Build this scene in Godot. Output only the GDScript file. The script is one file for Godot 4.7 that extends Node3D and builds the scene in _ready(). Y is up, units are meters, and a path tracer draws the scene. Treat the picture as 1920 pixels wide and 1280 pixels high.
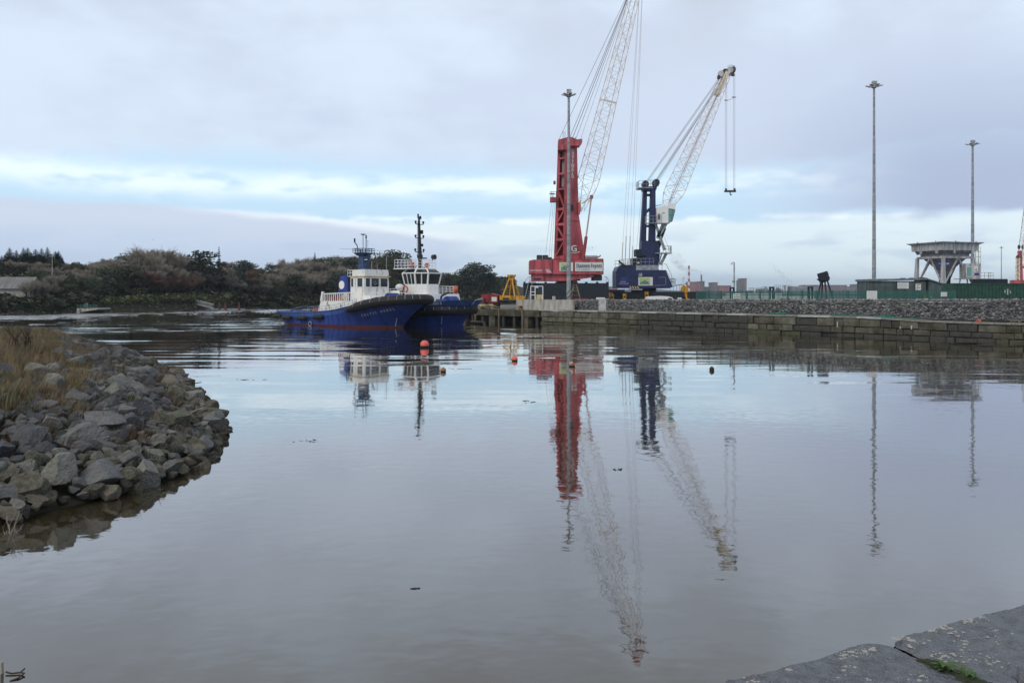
extends Node3D
# A harbour basin: two moored tugs, harbour cranes on a stone quay, a rock bank and a wooded shore.
# Camera at the origin, EYE metres above the water (y = 0), looking along -z; HZ is the photograph's horizon row.
const EYE := 4.0
const HZ := 550.0
const F := 1600.0
var rng := RandomNumberGenerator.new()
var M := {}
var T := {}
var names := {}


func at(px: float, py: float, d: float) -> Vector3:
	return Vector3((px - 960.0) / F * d, EYE + (HZ - py) / F * d, -d)


func along(px: float, y: float, d: float) -> Vector3:
	return Vector3((px - 960.0) / F * d, y, -d)


func on_water(px: float, py: float) -> Vector3:
	return along(px, 0.0, F * EYE / (py - HZ))


func rr(a: float, b: float) -> float:
	return rng.randf_range(a, b)


class Shape:
	var v := PackedVector3Array()
	var n := PackedVector3Array()
	var c := PackedColorArray()
	var tint := Color.WHITE
	var tinted := false

	func put(p: Vector3, q: Vector3) -> void:
		v.append(p)
		n.append(q)
		if tinted:
			c.append(tint)

	func tri(a: Vector3, b: Vector3, d: Vector3) -> void:
		var q := (b - a).cross(d - a).normalized()
		put(a, q)
		put(d, q)
		put(b, q)

	func quad(a: Vector3, b: Vector3, d: Vector3, e: Vector3) -> void:
		tri(a, b, d)
		tri(a, d, e)

	func trin(a: Vector3, b: Vector3, d: Vector3, na: Vector3, nb: Vector3, nd: Vector3) -> void:
		put(a, na)
		put(d, nd)
		put(b, nb)

	func hexa(p: Array) -> void:
		# p: four corners of the bottom, counter-clockwise seen from above, then the four of the top
		quad(p[3], p[2], p[1], p[0])
		quad(p[4], p[5], p[6], p[7])
		for k in 4:
			var m: int = (k + 1) % 4
			quad(p[k], p[m], p[m + 4], p[k + 4])

	func box(at: Vector3, size: Vector3, b := Basis()) -> void:
		var h := size / 2.0
		var p := []
		for y in [-h.y, h.y]:
			for xz in [Vector2(-h.x, h.z), Vector2(h.x, h.z), Vector2(h.x, -h.z), Vector2(-h.x, -h.z)]:
				p.append(at + b * Vector3(xz.x, y, xz.y))
		hexa(p)

	func span(lo: Vector3, hi: Vector3) -> void:
		box((lo + hi) / 2.0, (hi - lo).abs())

	func beam(p: Vector3, q: Vector3, w: float, h := -1.0) -> void:
		var d := q - p
		if d.length() < 1e-5:
			return
		var y := d.normalized()
		var x := y.cross(Vector3.UP if absf(y.y) < 0.95 else Vector3.BACK).normalized()
		var z := x.cross(y)
		box((p + q) / 2.0, Vector3(w, d.length(), w if h < 0 else h), Basis(x, y, z))

	func tube(p: Vector3, q: Vector3, r1: float, r2 := -1.0, k := 8, caps := true) -> void:
		if r2 < 0.0:
			r2 = r1
		var d := q - p
		if d.length() < 1e-6:
			return
		var y := d.normalized()
		var x := y.cross(Vector3.UP if absf(y.y) < 0.95 else Vector3.BACK).normalized()
		var z := x.cross(y)
		for i in k:
			var a := TAU * i / k
			var b := TAU * (i + 1) / k
			var u := x * cos(a) - z * sin(a)
			var w := x * cos(b) - z * sin(b)
			trin(p + u * r1, p + w * r1, q + w * r2, u, w, w)
			trin(p + u * r1, q + w * r2, q + u * r2, u, w, u)
			if caps:
				tri(q, q + u * r2, q + w * r2)
				tri(p, p + w * r1, p + u * r1)

	func path(pts: Array, r: float, k := 6) -> void:
		for i in pts.size() - 1:
			tube(pts[i], pts[i + 1], r, r, k, i == 0 or i == pts.size() - 2)

	func prism(poly: Array, z0: float, z1: float, b := Transform3D()) -> void:
		# a polygon in x and y, pushed from z0 to z1
		var pv := PackedVector2Array(poly)
		if Geometry2D.is_polygon_clockwise(pv):
			pv.reverse()
		var t := Geometry2D.triangulate_polygon(pv)
		var lo := minf(z0, z1)
		var hi := maxf(z0, z1)
		for i in range(0, t.size(), 3):
			var a := pv[t[i]]
			var e := pv[t[i + 1]]
			var f := pv[t[i + 2]]
			if (e - a).cross(f - a) < 0:
				var s := e
				e = f
				f = s
			tri(b * Vector3(a.x, a.y, hi), b * Vector3(e.x, e.y, hi), b * Vector3(f.x, f.y, hi))
			tri(b * Vector3(a.x, a.y, lo), b * Vector3(f.x, f.y, lo), b * Vector3(e.x, e.y, lo))
		for i in pv.size():
			var a := pv[i]
			var e := pv[(i + 1) % pv.size()]
			quad(b * Vector3(a.x, a.y, lo), b * Vector3(e.x, e.y, lo), b * Vector3(e.x, e.y, hi), b * Vector3(a.x, a.y, hi))

	func ball(at: Vector3, r: Vector3, nu := 12, nv := 8) -> void:
		for j in nv:
			for i in nu:
				var q := []
				for k in [[0, 0], [1, 0], [1, 1], [0, 1]]:
					var a: float = TAU * (i + k[0]) / nu
					var e: float = PI * ((j + k[1]) / float(nv) - 0.5)
					q.append(Vector3(cos(e) * cos(a), sin(e), -cos(e) * sin(a)))
				trin(at + q[0] * r, at + q[1] * r, at + q[2] * r, q[0], q[1], q[2])
				trin(at + q[0] * r, at + q[2] * r, at + q[3] * r, q[0], q[2], q[3])

	func lathe(prof: Array, at: Vector3, k := 16) -> void:
		for j in prof.size() - 1:
			var p: Vector2 = prof[j]
			var q: Vector2 = prof[j + 1]
			var s := Vector2(q.y - p.y, p.x - q.x).normalized()
			for i in k:
				var a := TAU * i / k
				var e := TAU * (i + 1) / k
				var u := Vector3(cos(a), 0, -sin(a))
				var w := Vector3(cos(e), 0, -sin(e))
				var nu := u * s.x + Vector3.UP * s.y
				var nw := w * s.x + Vector3.UP * s.y
				trin(at + u * p.x + Vector3.UP * p.y, at + w * p.x + Vector3.UP * p.y, at + w * q.x + Vector3.UP * q.y, nu, nw, nw)
				trin(at + u * p.x + Vector3.UP * p.y, at + w * q.x + Vector3.UP * q.y, at + u * q.x + Vector3.UP * q.y, nu, nw, nu)

	func sheet(rows: Array, flip := false, smooth := true) -> void:
		# a grid of points, rows of the same length
		var nr := rows.size()
		var nc: int = rows[0].size()
		var nn := []
		for i in nr:
			var line := PackedVector3Array()
			for j in nc:
				var a: Vector3 = rows[mini(i + 1, nr - 1)][j] - rows[maxi(i - 1, 0)][j]
				var b: Vector3 = rows[i][mini(j + 1, nc - 1)] - rows[i][maxi(j - 1, 0)]
				var q := a.cross(b).normalized()
				line.append(-q if flip else q)
			nn.append(line)
		for i in nr - 1:
			for j in nc - 1:
				var a: Vector3 = rows[i][j]
				var b: Vector3 = rows[i + 1][j]
				var d: Vector3 = rows[i + 1][j + 1]
				var e: Vector3 = rows[i][j + 1]
				if not smooth:
					if flip:
						quad(a, e, d, b)
					else:
						quad(a, b, d, e)
				elif flip:
					trin(a, e, d, nn[i][j], nn[i][j + 1], nn[i + 1][j + 1])
					trin(a, d, b, nn[i][j], nn[i + 1][j + 1], nn[i + 1][j])
				else:
					trin(a, b, d, nn[i][j], nn[i + 1][j], nn[i + 1][j + 1])
					trin(a, d, e, nn[i][j], nn[i + 1][j + 1], nn[i][j + 1])

	func rail(pts: Array, h: float, step: float, r := 0.025, bars := 2) -> void:
		for i in pts.size() - 1:
			var p: Vector3 = pts[i]
			var q: Vector3 = pts[i + 1]
			for k in bars:
				var y := Vector3.UP * (h * (k + 1) / bars)
				tube(p + y, q + y, r, r, 5, false)
			var m := maxi(1, roundi(p.distance_to(q) / step))
			for k in m + (1 if i == pts.size() - 2 else 0):
				var b := p.lerp(q, float(k) / m)
				tube(b, b + Vector3.UP * h, r, r, 5, false)

	func mesh() -> ArrayMesh:
		var a := []
		a.resize(Mesh.ARRAY_MAX)
		a[Mesh.ARRAY_VERTEX] = v
		a[Mesh.ARRAY_NORMAL] = n
		if tinted:
			a[Mesh.ARRAY_COLOR] = c
		var m := ArrayMesh.new()
		m.add_surface_from_arrays(Mesh.PRIMITIVE_TRIANGLES, a)
		return m


func numbered(called: String) -> String:
	var k: int = names.get(called, 0)
	names[called] = k + 1
	return called if k == 0 else "%s_%03d" % [called, k]


func thing(called: String, label: String, category: String, where := Vector3.ZERO, group := "", b := Basis()) -> Node3D:
	var o := Node3D.new()
	o.name = numbered(called)
	add_child(o)
	o.transform = Transform3D(b, where)
	o.set_meta("label", label)
	o.set_meta("category", category)
	if group:
		o.set_meta("group", group)
	return o


func part(called: String, s: Shape, m: Material, parent: Node3D, label := "") -> MeshInstance3D:
	return piece(called, s.mesh(), m, parent, Transform3D(), label)


func piece(called: String, mesh: Mesh, m: Material, parent: Node3D, t := Transform3D(), label := "") -> MeshInstance3D:
	var o := MeshInstance3D.new()
	o.name = called
	o.mesh = mesh
	o.material_override = m
	o.transform = t
	if label:
		o.set_meta("label", label)
	parent.add_child(o, true)
	return o


func lone(called: String, s: Shape, m: Material, label: String, category: String, where := Vector3.ZERO, group := "", b := Basis()) -> MeshInstance3D:
	# a thing that is one mesh
	var o := MeshInstance3D.new()
	o.name = numbered(called)
	o.mesh = s.mesh()
	o.material_override = m
	o.transform = Transform3D(b, where)
	add_child(o)
	o.set_meta("label", label)
	o.set_meta("category", category)
	if group:
		o.set_meta("group", group)
	return o


func setting(called: String, s: Shape, m: Material, t := Transform3D()) -> MeshInstance3D:
	var o := MeshInstance3D.new()
	o.name = numbered(called)
	if s:
		o.mesh = s.mesh()
		o.material_override = m
	o.transform = t
	add_child(o)
	o.set_meta("kind", "structure")
	return o


func copy(o: Node3D, base: String, where: Vector3, turn := 0.0, scale := Vector3.ONE, label := "", group := "") -> Node3D:
	var k: Node3D = o.duplicate()
	k.name = numbered(base)
	add_child(k)
	k.transform = Transform3D(Basis(Vector3.UP, turn).scaled_local(scale), where)
	if label:
		k.set_meta("label", label)
	if group:
		k.set_meta("group", group)
	return k


func scatter(called: String, mesh: Mesh, m: Material, places: Array, tints: PackedColorArray, parent: Node3D) -> MultiMeshInstance3D:
	var mm := MultiMesh.new()
	mm.transform_format = MultiMesh.TRANSFORM_3D
	mm.use_colors = tints.size() > 0
	mm.mesh = mesh
	mm.instance_count = places.size()
	for i in places.size():
		mm.set_instance_transform(i, places[i])
		if tints.size():
			mm.set_instance_color(i, tints[i])
	var o := MultiMeshInstance3D.new()
	o.name = called if parent != self else numbered(called)
	o.multimesh = mm
	o.material_override = m
	parent.add_child(o, true)
	o.set_meta("kind", "stuff")
	return o


func words(text: String, height: float, m: Material, parent: Node3D, t: Transform3D, called := "lettering", font := "Droid Sans", weight := 700, deep := 0.02) -> MeshInstance3D:
	var tm := TextMesh.new()
	var f := SystemFont.new()
	f.font_names = PackedStringArray([font])
	f.font_weight = weight
	var v := FontVariation.new()
	v.base_font = f
	v.variation_embolden = 0.0
	tm.font = v
	tm.text = text
	tm.font_size = 64
	tm.pixel_size = height / 46.0
	tm.depth = deep
	tm.curve_step = 4.0
	return piece(called, tm, m, parent, t)


# ---------------------------------------------------------------- materials
func noise(seed_: int, freq: float, oct := 4, type := FastNoiseLite.TYPE_SIMPLEX_SMOOTH) -> FastNoiseLite:
	var n := FastNoiseLite.new()
	n.seed = seed_
	n.noise_type = type
	n.frequency = freq
	n.fractal_octaves = oct
	return n


func ramp_image(src: Image, stops: Array, cols: Array) -> ImageTexture:
	# a grey picture turned into colours (linear values, stored as sRGB)
	var lut := []
	for i in 256:
		var x := i / 255.0
		var k := 0
		while k < stops.size() - 2 and x > stops[k + 1]:
			k += 1
		var u := clampf((x - stops[k]) / maxf(1e-5, stops[k + 1] - stops[k]), 0, 1)
		var col: Color = (cols[k] as Color).lerp(cols[k + 1], u).linear_to_srgb()
		lut.append([int(clampf(col.r, 0, 1) * 255), int(clampf(col.g, 0, 1) * 255), int(clampf(col.b, 0, 1) * 255)])
	src.convert(Image.FORMAT_L8)
	var d := src.get_data()
	var o := PackedByteArray()
	o.resize(d.size() * 3)
	for i in d.size():
		var e: Array = lut[d[i]]
		o[i * 3] = e[0]
		o[i * 3 + 1] = e[1]
		o[i * 3 + 2] = e[2]
	return ImageTexture.create_from_image(Image.create_from_data(src.get_width(), src.get_height(), false, Image.FORMAT_RGB8, o))


func grey(x: float) -> Color:
	return Color(x, x, x)


func make_textures() -> void:
	var k := 384
	# grain: fine speckle, white to grey; blotch: large patches; streak: drawn-out vertical stains; rust: white with brown spots
	T.grain = ramp_image(noise(3, 0.045, 5).get_seamless_image(k, k), [0, 0.5, 1], [grey(0.62), grey(0.86), grey(1.0)])
	T.blotch = ramp_image(noise(5, 0.012, 5).get_seamless_image(k, k), [0, 0.45, 0.7, 1], [grey(0.42), grey(0.78), grey(0.95), grey(1.0)])
	var st := noise(8, 0.02, 4).get_seamless_image(k, k)
	T.streak = ramp_image(stretch(st, 7), [0, 0.4, 0.65, 1], [Color(0.30, 0.28, 0.24), Color(0.66, 0.64, 0.60), Color(0.93, 0.93, 0.92), grey(1.0)])
	var ru := noise(12, 0.022, 5).get_seamless_image(k, k)
	T.rust = ramp_image(stretch(ru, 3), [0, 0.17, 0.27, 0.42, 1], [Color(0.34, 0.19, 0.10), Color(0.62, 0.46, 0.34), Color(0.90, 0.87, 0.83), Color(0.97, 0.97, 0.96), grey(1.0)])
	T.lichen = ramp_image(noise(21, 0.03, 5).get_seamless_image(k, k), [0, 0.3, 0.64, 0.72, 0.80, 1], [Color(0.35, 0.35, 0.37), Color(0.65, 0.66, 0.7), Color(0.9, 0.9, 0.92), Color(1.0, 1.0, 1.0), Color(2.6, 2.5, 2.2), Color(3.4, 3.3, 3.0)].map(func(q): return Color(q.r / 3.4, q.g / 3.4, q.b / 3.4)))
	T.rock = ramp_image(noise(31, 0.016, 6).get_seamless_image(k, k), [0, 0.3, 0.55, 0.8, 0.9, 1], [Color(0.42, 0.40, 0.37), Color(0.66, 0.65, 0.62), Color(0.82, 0.82, 0.80), Color(0.93, 0.92, 0.89), Color(1.0, 0.98, 0.92), grey(1.0)])
	T.moss = ramp_image(stretch(noise(41, 0.02, 5).get_seamless_image(k, k), 2), [0, 0.36, 0.5, 0.7, 1], [Color(0.24, 0.27, 0.16), Color(0.46, 0.46, 0.34), Color(0.74, 0.73, 0.68), Color(0.95, 0.94, 0.91), grey(1.0)])
	T.relief = ImageTexture.create_from_image(noise(51, 0.03, 6).get_seamless_image(512, 512))


func stretch(im: Image, by: int) -> Image:
	# pulls a seamless picture out along v
	var w := im.get_width()
	var h := im.get_height()
	var o := im.get_region(Rect2i(0, 0, w, h / by))
	o.resize(w, h, Image.INTERPOLATE_CUBIC)
	return o


func mat(called: String, c: Color, rough := 0.6, metal := 0.0, tex := "", scale := 0.5, world := true) -> StandardMaterial3D:
	# c holds real base colours (linear)
	var m := StandardMaterial3D.new()
	m.resource_name = called
	m.albedo_color = c.linear_to_srgb()
	m.roughness = rough
	m.metallic = metal
	if tex:
		m.albedo_texture = T[tex]
		m.uv1_triplanar = true
		m.uv1_world_triplanar = world
		m.uv1_scale = Vector3.ONE * scale
	M[called] = m
	return m


func relief(m: StandardMaterial3D, cm: float) -> void:
	m.heightmap_enabled = true
	m.heightmap_texture = T.relief
	m.heightmap_scale = cm


func make_materials() -> void:
	make_textures()
	# boats
	mat("hull_blue", Color(0.019, 0.056, 0.31), 0.6, 0.0, "streak", 0.14, false)
	mat("bulwark_blue_lit", Color(0.055, 0.12, 0.38), 0.55, 0.0, "streak", 0.3, false)  # paler than the hull: sky light on the bulwark painted into the blue
	mat("boot_red", Color(0.12, 0.026, 0.026), 0.6, 0.0, "blotch", 0.2, false)
	mat("white_paint", Color(0.78, 0.78, 0.77), 0.45, 0.0, "rust", 0.16, false)
	mat("white_clean", Color(0.80, 0.80, 0.79), 0.45)
	mat("deck_red", Color(0.33, 0.085, 0.07), 0.75, 0.0, "blotch", 0.3, false)
	mat("rubber", Color(0.013, 0.014, 0.016), 0.75, 0.0, "grain", 0.7, false)
	mat("black_paint", Color(0.012, 0.014, 0.02), 0.55, 0.0, "blotch", 0.3, false)
	mat("mast_blue", Color(0.035, 0.075, 0.17), 0.5, 0.0, "blotch", 0.3, false)
	mat("dark_steel", Color(0.045, 0.048, 0.055), 0.55, 0.3, "blotch", 0.4, false)
	mat("orange", Color(0.55, 0.10, 0.045), 0.5)
	mat("buoy_pink", Color(0.85, 0.15, 0.13), 0.5, 0.0, "grain", 1.2, false)
	mat("buoy_tan", Color(0.33, 0.17, 0.10), 0.7, 0.0, "blotch", 2.5, false)
	mat("weed_dark", Color(0.03, 0.028, 0.016), 0.8)
	mat("rope_tan", Color(0.42, 0.33, 0.2), 0.9)
	mat("glass_dark", Color(0.02, 0.03, 0.035), 0.06)
	mat("glass_green", Color(0.12, 0.3, 0.28), 0.08)
	# cranes and yard
	mat("crane_red", Color(0.53, 0.095, 0.12), 0.5, 0.0, "streak", 0.11, false)
	mat("crane_red_worn", Color(0.38, 0.065, 0.07), 0.6, 0.0, "streak", 0.2, false)
	mat("crane_blue", Color(0.014, 0.025, 0.10), 0.5, 0.0, "blotch", 0.15, false)
	mat("chassis_black", Color(0.010, 0.016, 0.026), 0.6, 0.0, "blotch", 0.2, false)
	mat("boom_white", Color(0.80, 0.70, 0.56), 0.5, 0.0, "blotch", 0.25, false)
	mat("galvanised", Color(0.36, 0.39, 0.42), 0.55, 0.1, "blotch", 0.2, false)
	mat("cable", Color(0.13, 0.12, 0.13), 0.6, 0.2)
	mat("cable_pale", Color(0.42, 0.38, 0.38), 0.6, 0.2)
	mat("yellow", Color(0.66, 0.33, 0.02), 0.55, 0.0, "streak", 0.3, false)
	mat("yellow_pale", Color(0.60, 0.50, 0.26), 0.6, 0.0, "rust", 0.3, false)
	mat("red_box", Color(0.26, 0.018, 0.025), 0.55, 0.0, "streak", 0.3, false)
	mat("hopper_grey", Color(0.5, 0.51, 0.55), 0.55, 0.1, "streak", 0.16, false)
	mat("hopper_dark", Color(0.27, 0.275, 0.30), 0.6, 0.1, "blotch", 0.2, false)
	mat("shed_green", Color(0.085, 0.115, 0.12), 0.65, 0.0, "streak", 0.16, false)
	mat("shed_roof", Color(0.17, 0.20, 0.22), 0.6, 0.0, "blotch", 0.2, false)
	mat("fence_green", Color(0.018, 0.10, 0.085), 0.5)
	mat("skip_green", Color(0.016, 0.075, 0.045), 0.55, 0.0, "blotch", 0.25, false)
	mat("sign_white", Color(0.78, 0.78, 0.76), 0.5, 0.0, "grain", 0.6, false)
	mat("ink", Color(0.02, 0.022, 0.025), 0.6)
	mat("ink_grey", Color(0.42, 0.43, 0.45), 0.6)
	mat("sign_green", Color(0.40, 0.52, 0.18), 0.6)
	mat("sign_blue", Color(0.03, 0.12, 0.34), 0.6)
	mat("sign_navy", Color(0.018, 0.02, 0.20), 0.5)
	mat("car_white", Color(0.76, 0.77, 0.78), 0.25)
	mat("car_grey", Color(0.16, 0.17, 0.18), 0.25)
	mat("tyre", Color(0.012, 0.012, 0.012), 0.85)
	mat("timber", Color(0.22, 0.17, 0.12), 0.85, 0.0, "streak", 0.6, false)
	# quay and ground
	mat("concrete", Color(0.46, 0.45, 0.42), 0.85, 0.0, "streak", 0.24)
	mat("concrete_pale", Color(0.44, 0.45, 0.45), 0.85, 0.0, "blotch", 0.3)
	mat("coping", Color(0.24, 0.235, 0.21), 0.85, 0.0, "blotch", 0.4)
	mat("block_pale", Color(0.185, 0.178, 0.15), 0.9, 0.0, "moss", 0.14)
	mat("block_mid", Color(0.145, 0.138, 0.112), 0.9, 0.0, "moss", 0.14)
	mat("block_brown", Color(0.105, 0.096, 0.074), 0.9, 0.0, "moss", 0.14)
	mat("block_dark", Color(0.058, 0.055, 0.046), 0.85, 0.0, "blotch", 0.4)
	mat("block_green", Color(0.085, 0.09, 0.052), 0.9, 0.0, "moss", 0.5)
	mat("joint_dark", Color(0.13, 0.125, 0.11), 0.95, 0.0, "blotch", 0.5)
	for q in ["concrete", "block_pale", "block_mid", "block_brown", "block_dark", "block_green", "coping"]:
		relief(M[q], 4.0)
	mat("stone_a", Color(0.23, 0.235, 0.245), 0.9, 0.0, "rock", 1.3)
	mat("stone_b", Color(0.13, 0.133, 0.145), 0.9, 0.0, "rock", 1.1)
	mat("stone_c", Color(0.34, 0.335, 0.33), 0.9, 0.0, "rock", 1.4)
	mat("stone_d", Color(0.07, 0.072, 0.08), 0.9, 0.0, "rock", 1.0)
	var any := mat("stone_any", Color(1, 1, 1), 0.9, 0.0, "rock", 1.2)
	any.vertex_color_use_as_albedo = true
	mat("mortar", Color(0.2, 0.2, 0.2), 0.95, 0.0, "grain", 0.8)
	mat("yard", Color(0.17, 0.165, 0.155), 0.95, 0.0, "blotch", 0.05)
	var fq := mat("near_stone", Color(0.14, 0.15, 0.175), 0.34, 0.0, "rock", 1.7)
	relief(fq, 3.2)
	mat("lichen", Color(0.36, 0.355, 0.33), 0.95, 0.0, "grain", 9.0)
	mat("moss_dark", Color(0.026, 0.035, 0.012), 0.95, 0.0, "grain", 6.0)
	mat("leaf_bright", Color(0.045, 0.095, 0.018), 0.6)
	mat("twig_dark", Color(0.05, 0.032, 0.022), 0.9)
	mat("twig_pale", Color(0.30, 0.28, 0.24), 0.9)
	# rock bank
	mat("rock_grey", Color(0.165, 0.168, 0.175), 0.88, 0.0, "rock", 0.9, false)
	mat("rock_blue", Color(0.09, 0.095, 0.107), 0.88, 0.0, "rock", 0.8, false)
	mat("rock_pale", Color(0.22, 0.22, 0.205), 0.88, 0.0, "rock", 0.8, false)
	mat("rock_tan", Color(0.185, 0.168, 0.138), 0.88, 0.0, "rock", 1.0, false)
	mat("rock_olive", Color(0.132, 0.126, 0.104), 0.85, 0.0, "moss", 1.0, false)
	mat("rock_wet", Color(0.0495, 0.0432, 0.0306), 0.5, 0.0, "rock", 1.0, false)
	for q in ["rock_grey", "rock_blue", "rock_pale", "rock_tan", "rock_olive", "rock_wet"]:
		relief(M[q], 5.0)
	var ra := mat("rock_any", Color(1, 1, 1), 0.88, 0.0, "rock", 0.9, false)
	ra.vertex_color_use_as_albedo = true
	relief(ra, 5.0)
	mat("bank_soil", Color(0.06, 0.05, 0.035), 0.95, 0.0, "rock", 0.6)
	mat("shore_soil", Color(0.040, 0.045, 0.022), 0.95, 0.0, "blotch", 0.08)
	mat("mud", Color(0.085, 0.075, 0.05), 0.9, 0.0, "rock", 0.2)
	for q in ["foliage", "blade"]:
		var fo := mat(q, Color(1, 1, 1), 0.75)
		fo.vertex_color_use_as_albedo = true
		fo.backlight_enabled = true
		fo.backlight = Color(0.35, 0.35, 0.35)
	mat("bark", Color(0.15, 0.13, 0.11), 0.9, 0.0, "streak", 0.5, false)
	mat("bark_pale", Color(0.2, 0.185, 0.16), 0.9, 0.0, "streak", 0.5, false)
	# far shore
	mat("far_red", Color(0.30, 0.10, 0.075), 0.9, 0.0, "blotch", 0.01)
	mat("far_brown", Color(0.19, 0.13, 0.12), 0.9, 0.0, "blotch", 0.012)
	mat("far_grey", Color(0.22, 0.21, 0.22), 0.9, 0.0, "blotch", 0.012)
	mat("far_dark", Color(0.09, 0.085, 0.09), 0.9)
	mat("far_white", Color(0.66, 0.65, 0.64), 0.8)
	mat("far_land", Color(0.075, 0.072, 0.06), 0.95, 0.0, "blotch", 0.006)
	mat("slate", Color(0.21, 0.215, 0.225), 0.85, 0.0, "streak", 0.3)
	mat("render_wall", Color(0.42, 0.40, 0.36), 0.9, 0.0, "blotch", 0.3)
	mat("rail_green", Color(0.09, 0.22, 0.19), 0.6)
	mat("pontoon_grey", Color(0.30, 0.31, 0.32), 0.7, 0.0, "blotch", 0.4)
	mat("pile_red", Color(0.13, 0.04, 0.035), 0.7)
	mat("net_green", Color(0.02, 0.16, 0.12), 0.9)


func _ready() -> void:
	rng.seed = 20
	# camera: level, with the lens shifted so that the horizon lies above the middle
	var cam := Camera3D.new()
	cam.name = "camera"
	add_child(cam)
	cam.projection = Camera3D.PROJECTION_FRUSTUM
	cam.near = 0.1
	cam.far = 12000.0
	cam.size = 0.1 * 1280.0 / F
	cam.frustum_offset = Vector2(0, -0.1 * (640.0 - HZ) / F)
	cam.position = Vector3(0, EYE, 0)
	cam.current = true
	# sky, air and exposure
	var e := Environment.new()
	e.background_mode = Environment.BG_SKY
	e.tonemap_mode = Environment.TONE_MAPPER_LINEAR
	e.tonemap_exposure = 1.03
	e.sdfgi_enabled = true
	e.ssao_enabled = true
	e.ssil_enabled = true
	e.fog_enabled = true
	e.fog_density = 0.00013
	e.background_energy_multiplier = 1.0
	e.fog_light_color = Color(0.86, 0.92, 1.0)
	e.volumetric_fog_enabled = true
	e.volumetric_fog_density = 0.0
	var sky := Sky.new()
	var pano := PanoramaSkyMaterial.new()
	pano.panorama = make_sky()
	sky.sky_material = pano
	e.sky = sky
	var we := WorldEnvironment.new()
	we.name = "world_environment"
	we.environment = e
	add_child(we)
	# the sun behind thin cloud, high behind the camera to the left
	var sun := DirectionalLight3D.new()
	sun.name = "sun"
	sun.light_energy = 0.48
	sun.light_angular_distance = 25.0
	sun.light_color = Color(1.0, 0.96, 0.9)
	sun.shadow_enabled = true
	add_child(sun)
	sun.look_at_from_position(Vector3.ZERO, Vector3(0.55, -0.75, -0.65), Vector3.UP)
	make_materials()
	make_water()
	make_far_shore()
	make_wooded_shore()
	make_quay()
	make_near_quay()
	make_bank()
	make_trees()
	make_yard()
	red_crane()
	blue_crane()
	distant_crane()
	make_tugs()
	make_refinery()
	make_small_things()


# ---------------------------------------------------------------- sky
func mixc(a: Color, b: Color, t: float) -> Color:
	return a.lerp(b, clampf(t, 0.0, 1.0))


func smooth(a: float, b: float, x: float) -> float:
	var t := clampf((x - a) / (b - a), 0.0, 1.0)
	return t * t * (3.0 - 2.0 * t)


func make_sky() -> ImageTexture:
	var w := 4096
	var h := 2048
	var im := Image.create_empty(w, h, false, Image.FORMAT_RGBF)
	var n1 := noise(101, 1.0, 5)
	var n2 := noise(102, 1.0, 5)
	var n3 := noise(103, 1.0, 4)
	var fine := int(h * (0.5 - 24.0 / 180.0))
	var y := 0
	while y < h / 2 + 8:
		var step := 1 if y >= fine else 8
		var el := maxf(90.0 - (y + step * 0.5) * 180.0 / h, 0.0)
		var x := 0
		var hstep := 2 if y >= fine else 8
		while x < w:
			var az := wrapf((x + hstep * 0.5) * 360.0 / w, -180.0, 180.0)
			var a := deg_to_rad(az)
			var c := sky_at(az, el, Vector3(sin(a), 0, cos(a)), n1, n2, n3)
			if step == 1:
				im.set_pixel(x, y, c)
				im.set_pixel(x + 1, y, c)
			else:
				im.fill_rect(Rect2i(x, y, hstep, step), c)
			x += hstep
		y += step
	im.fill_rect(Rect2i(0, h / 2 + 8, w, h / 2 - 8), Color(0.30, 0.33, 0.36))
	return ImageTexture.create_from_image(im)


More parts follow.
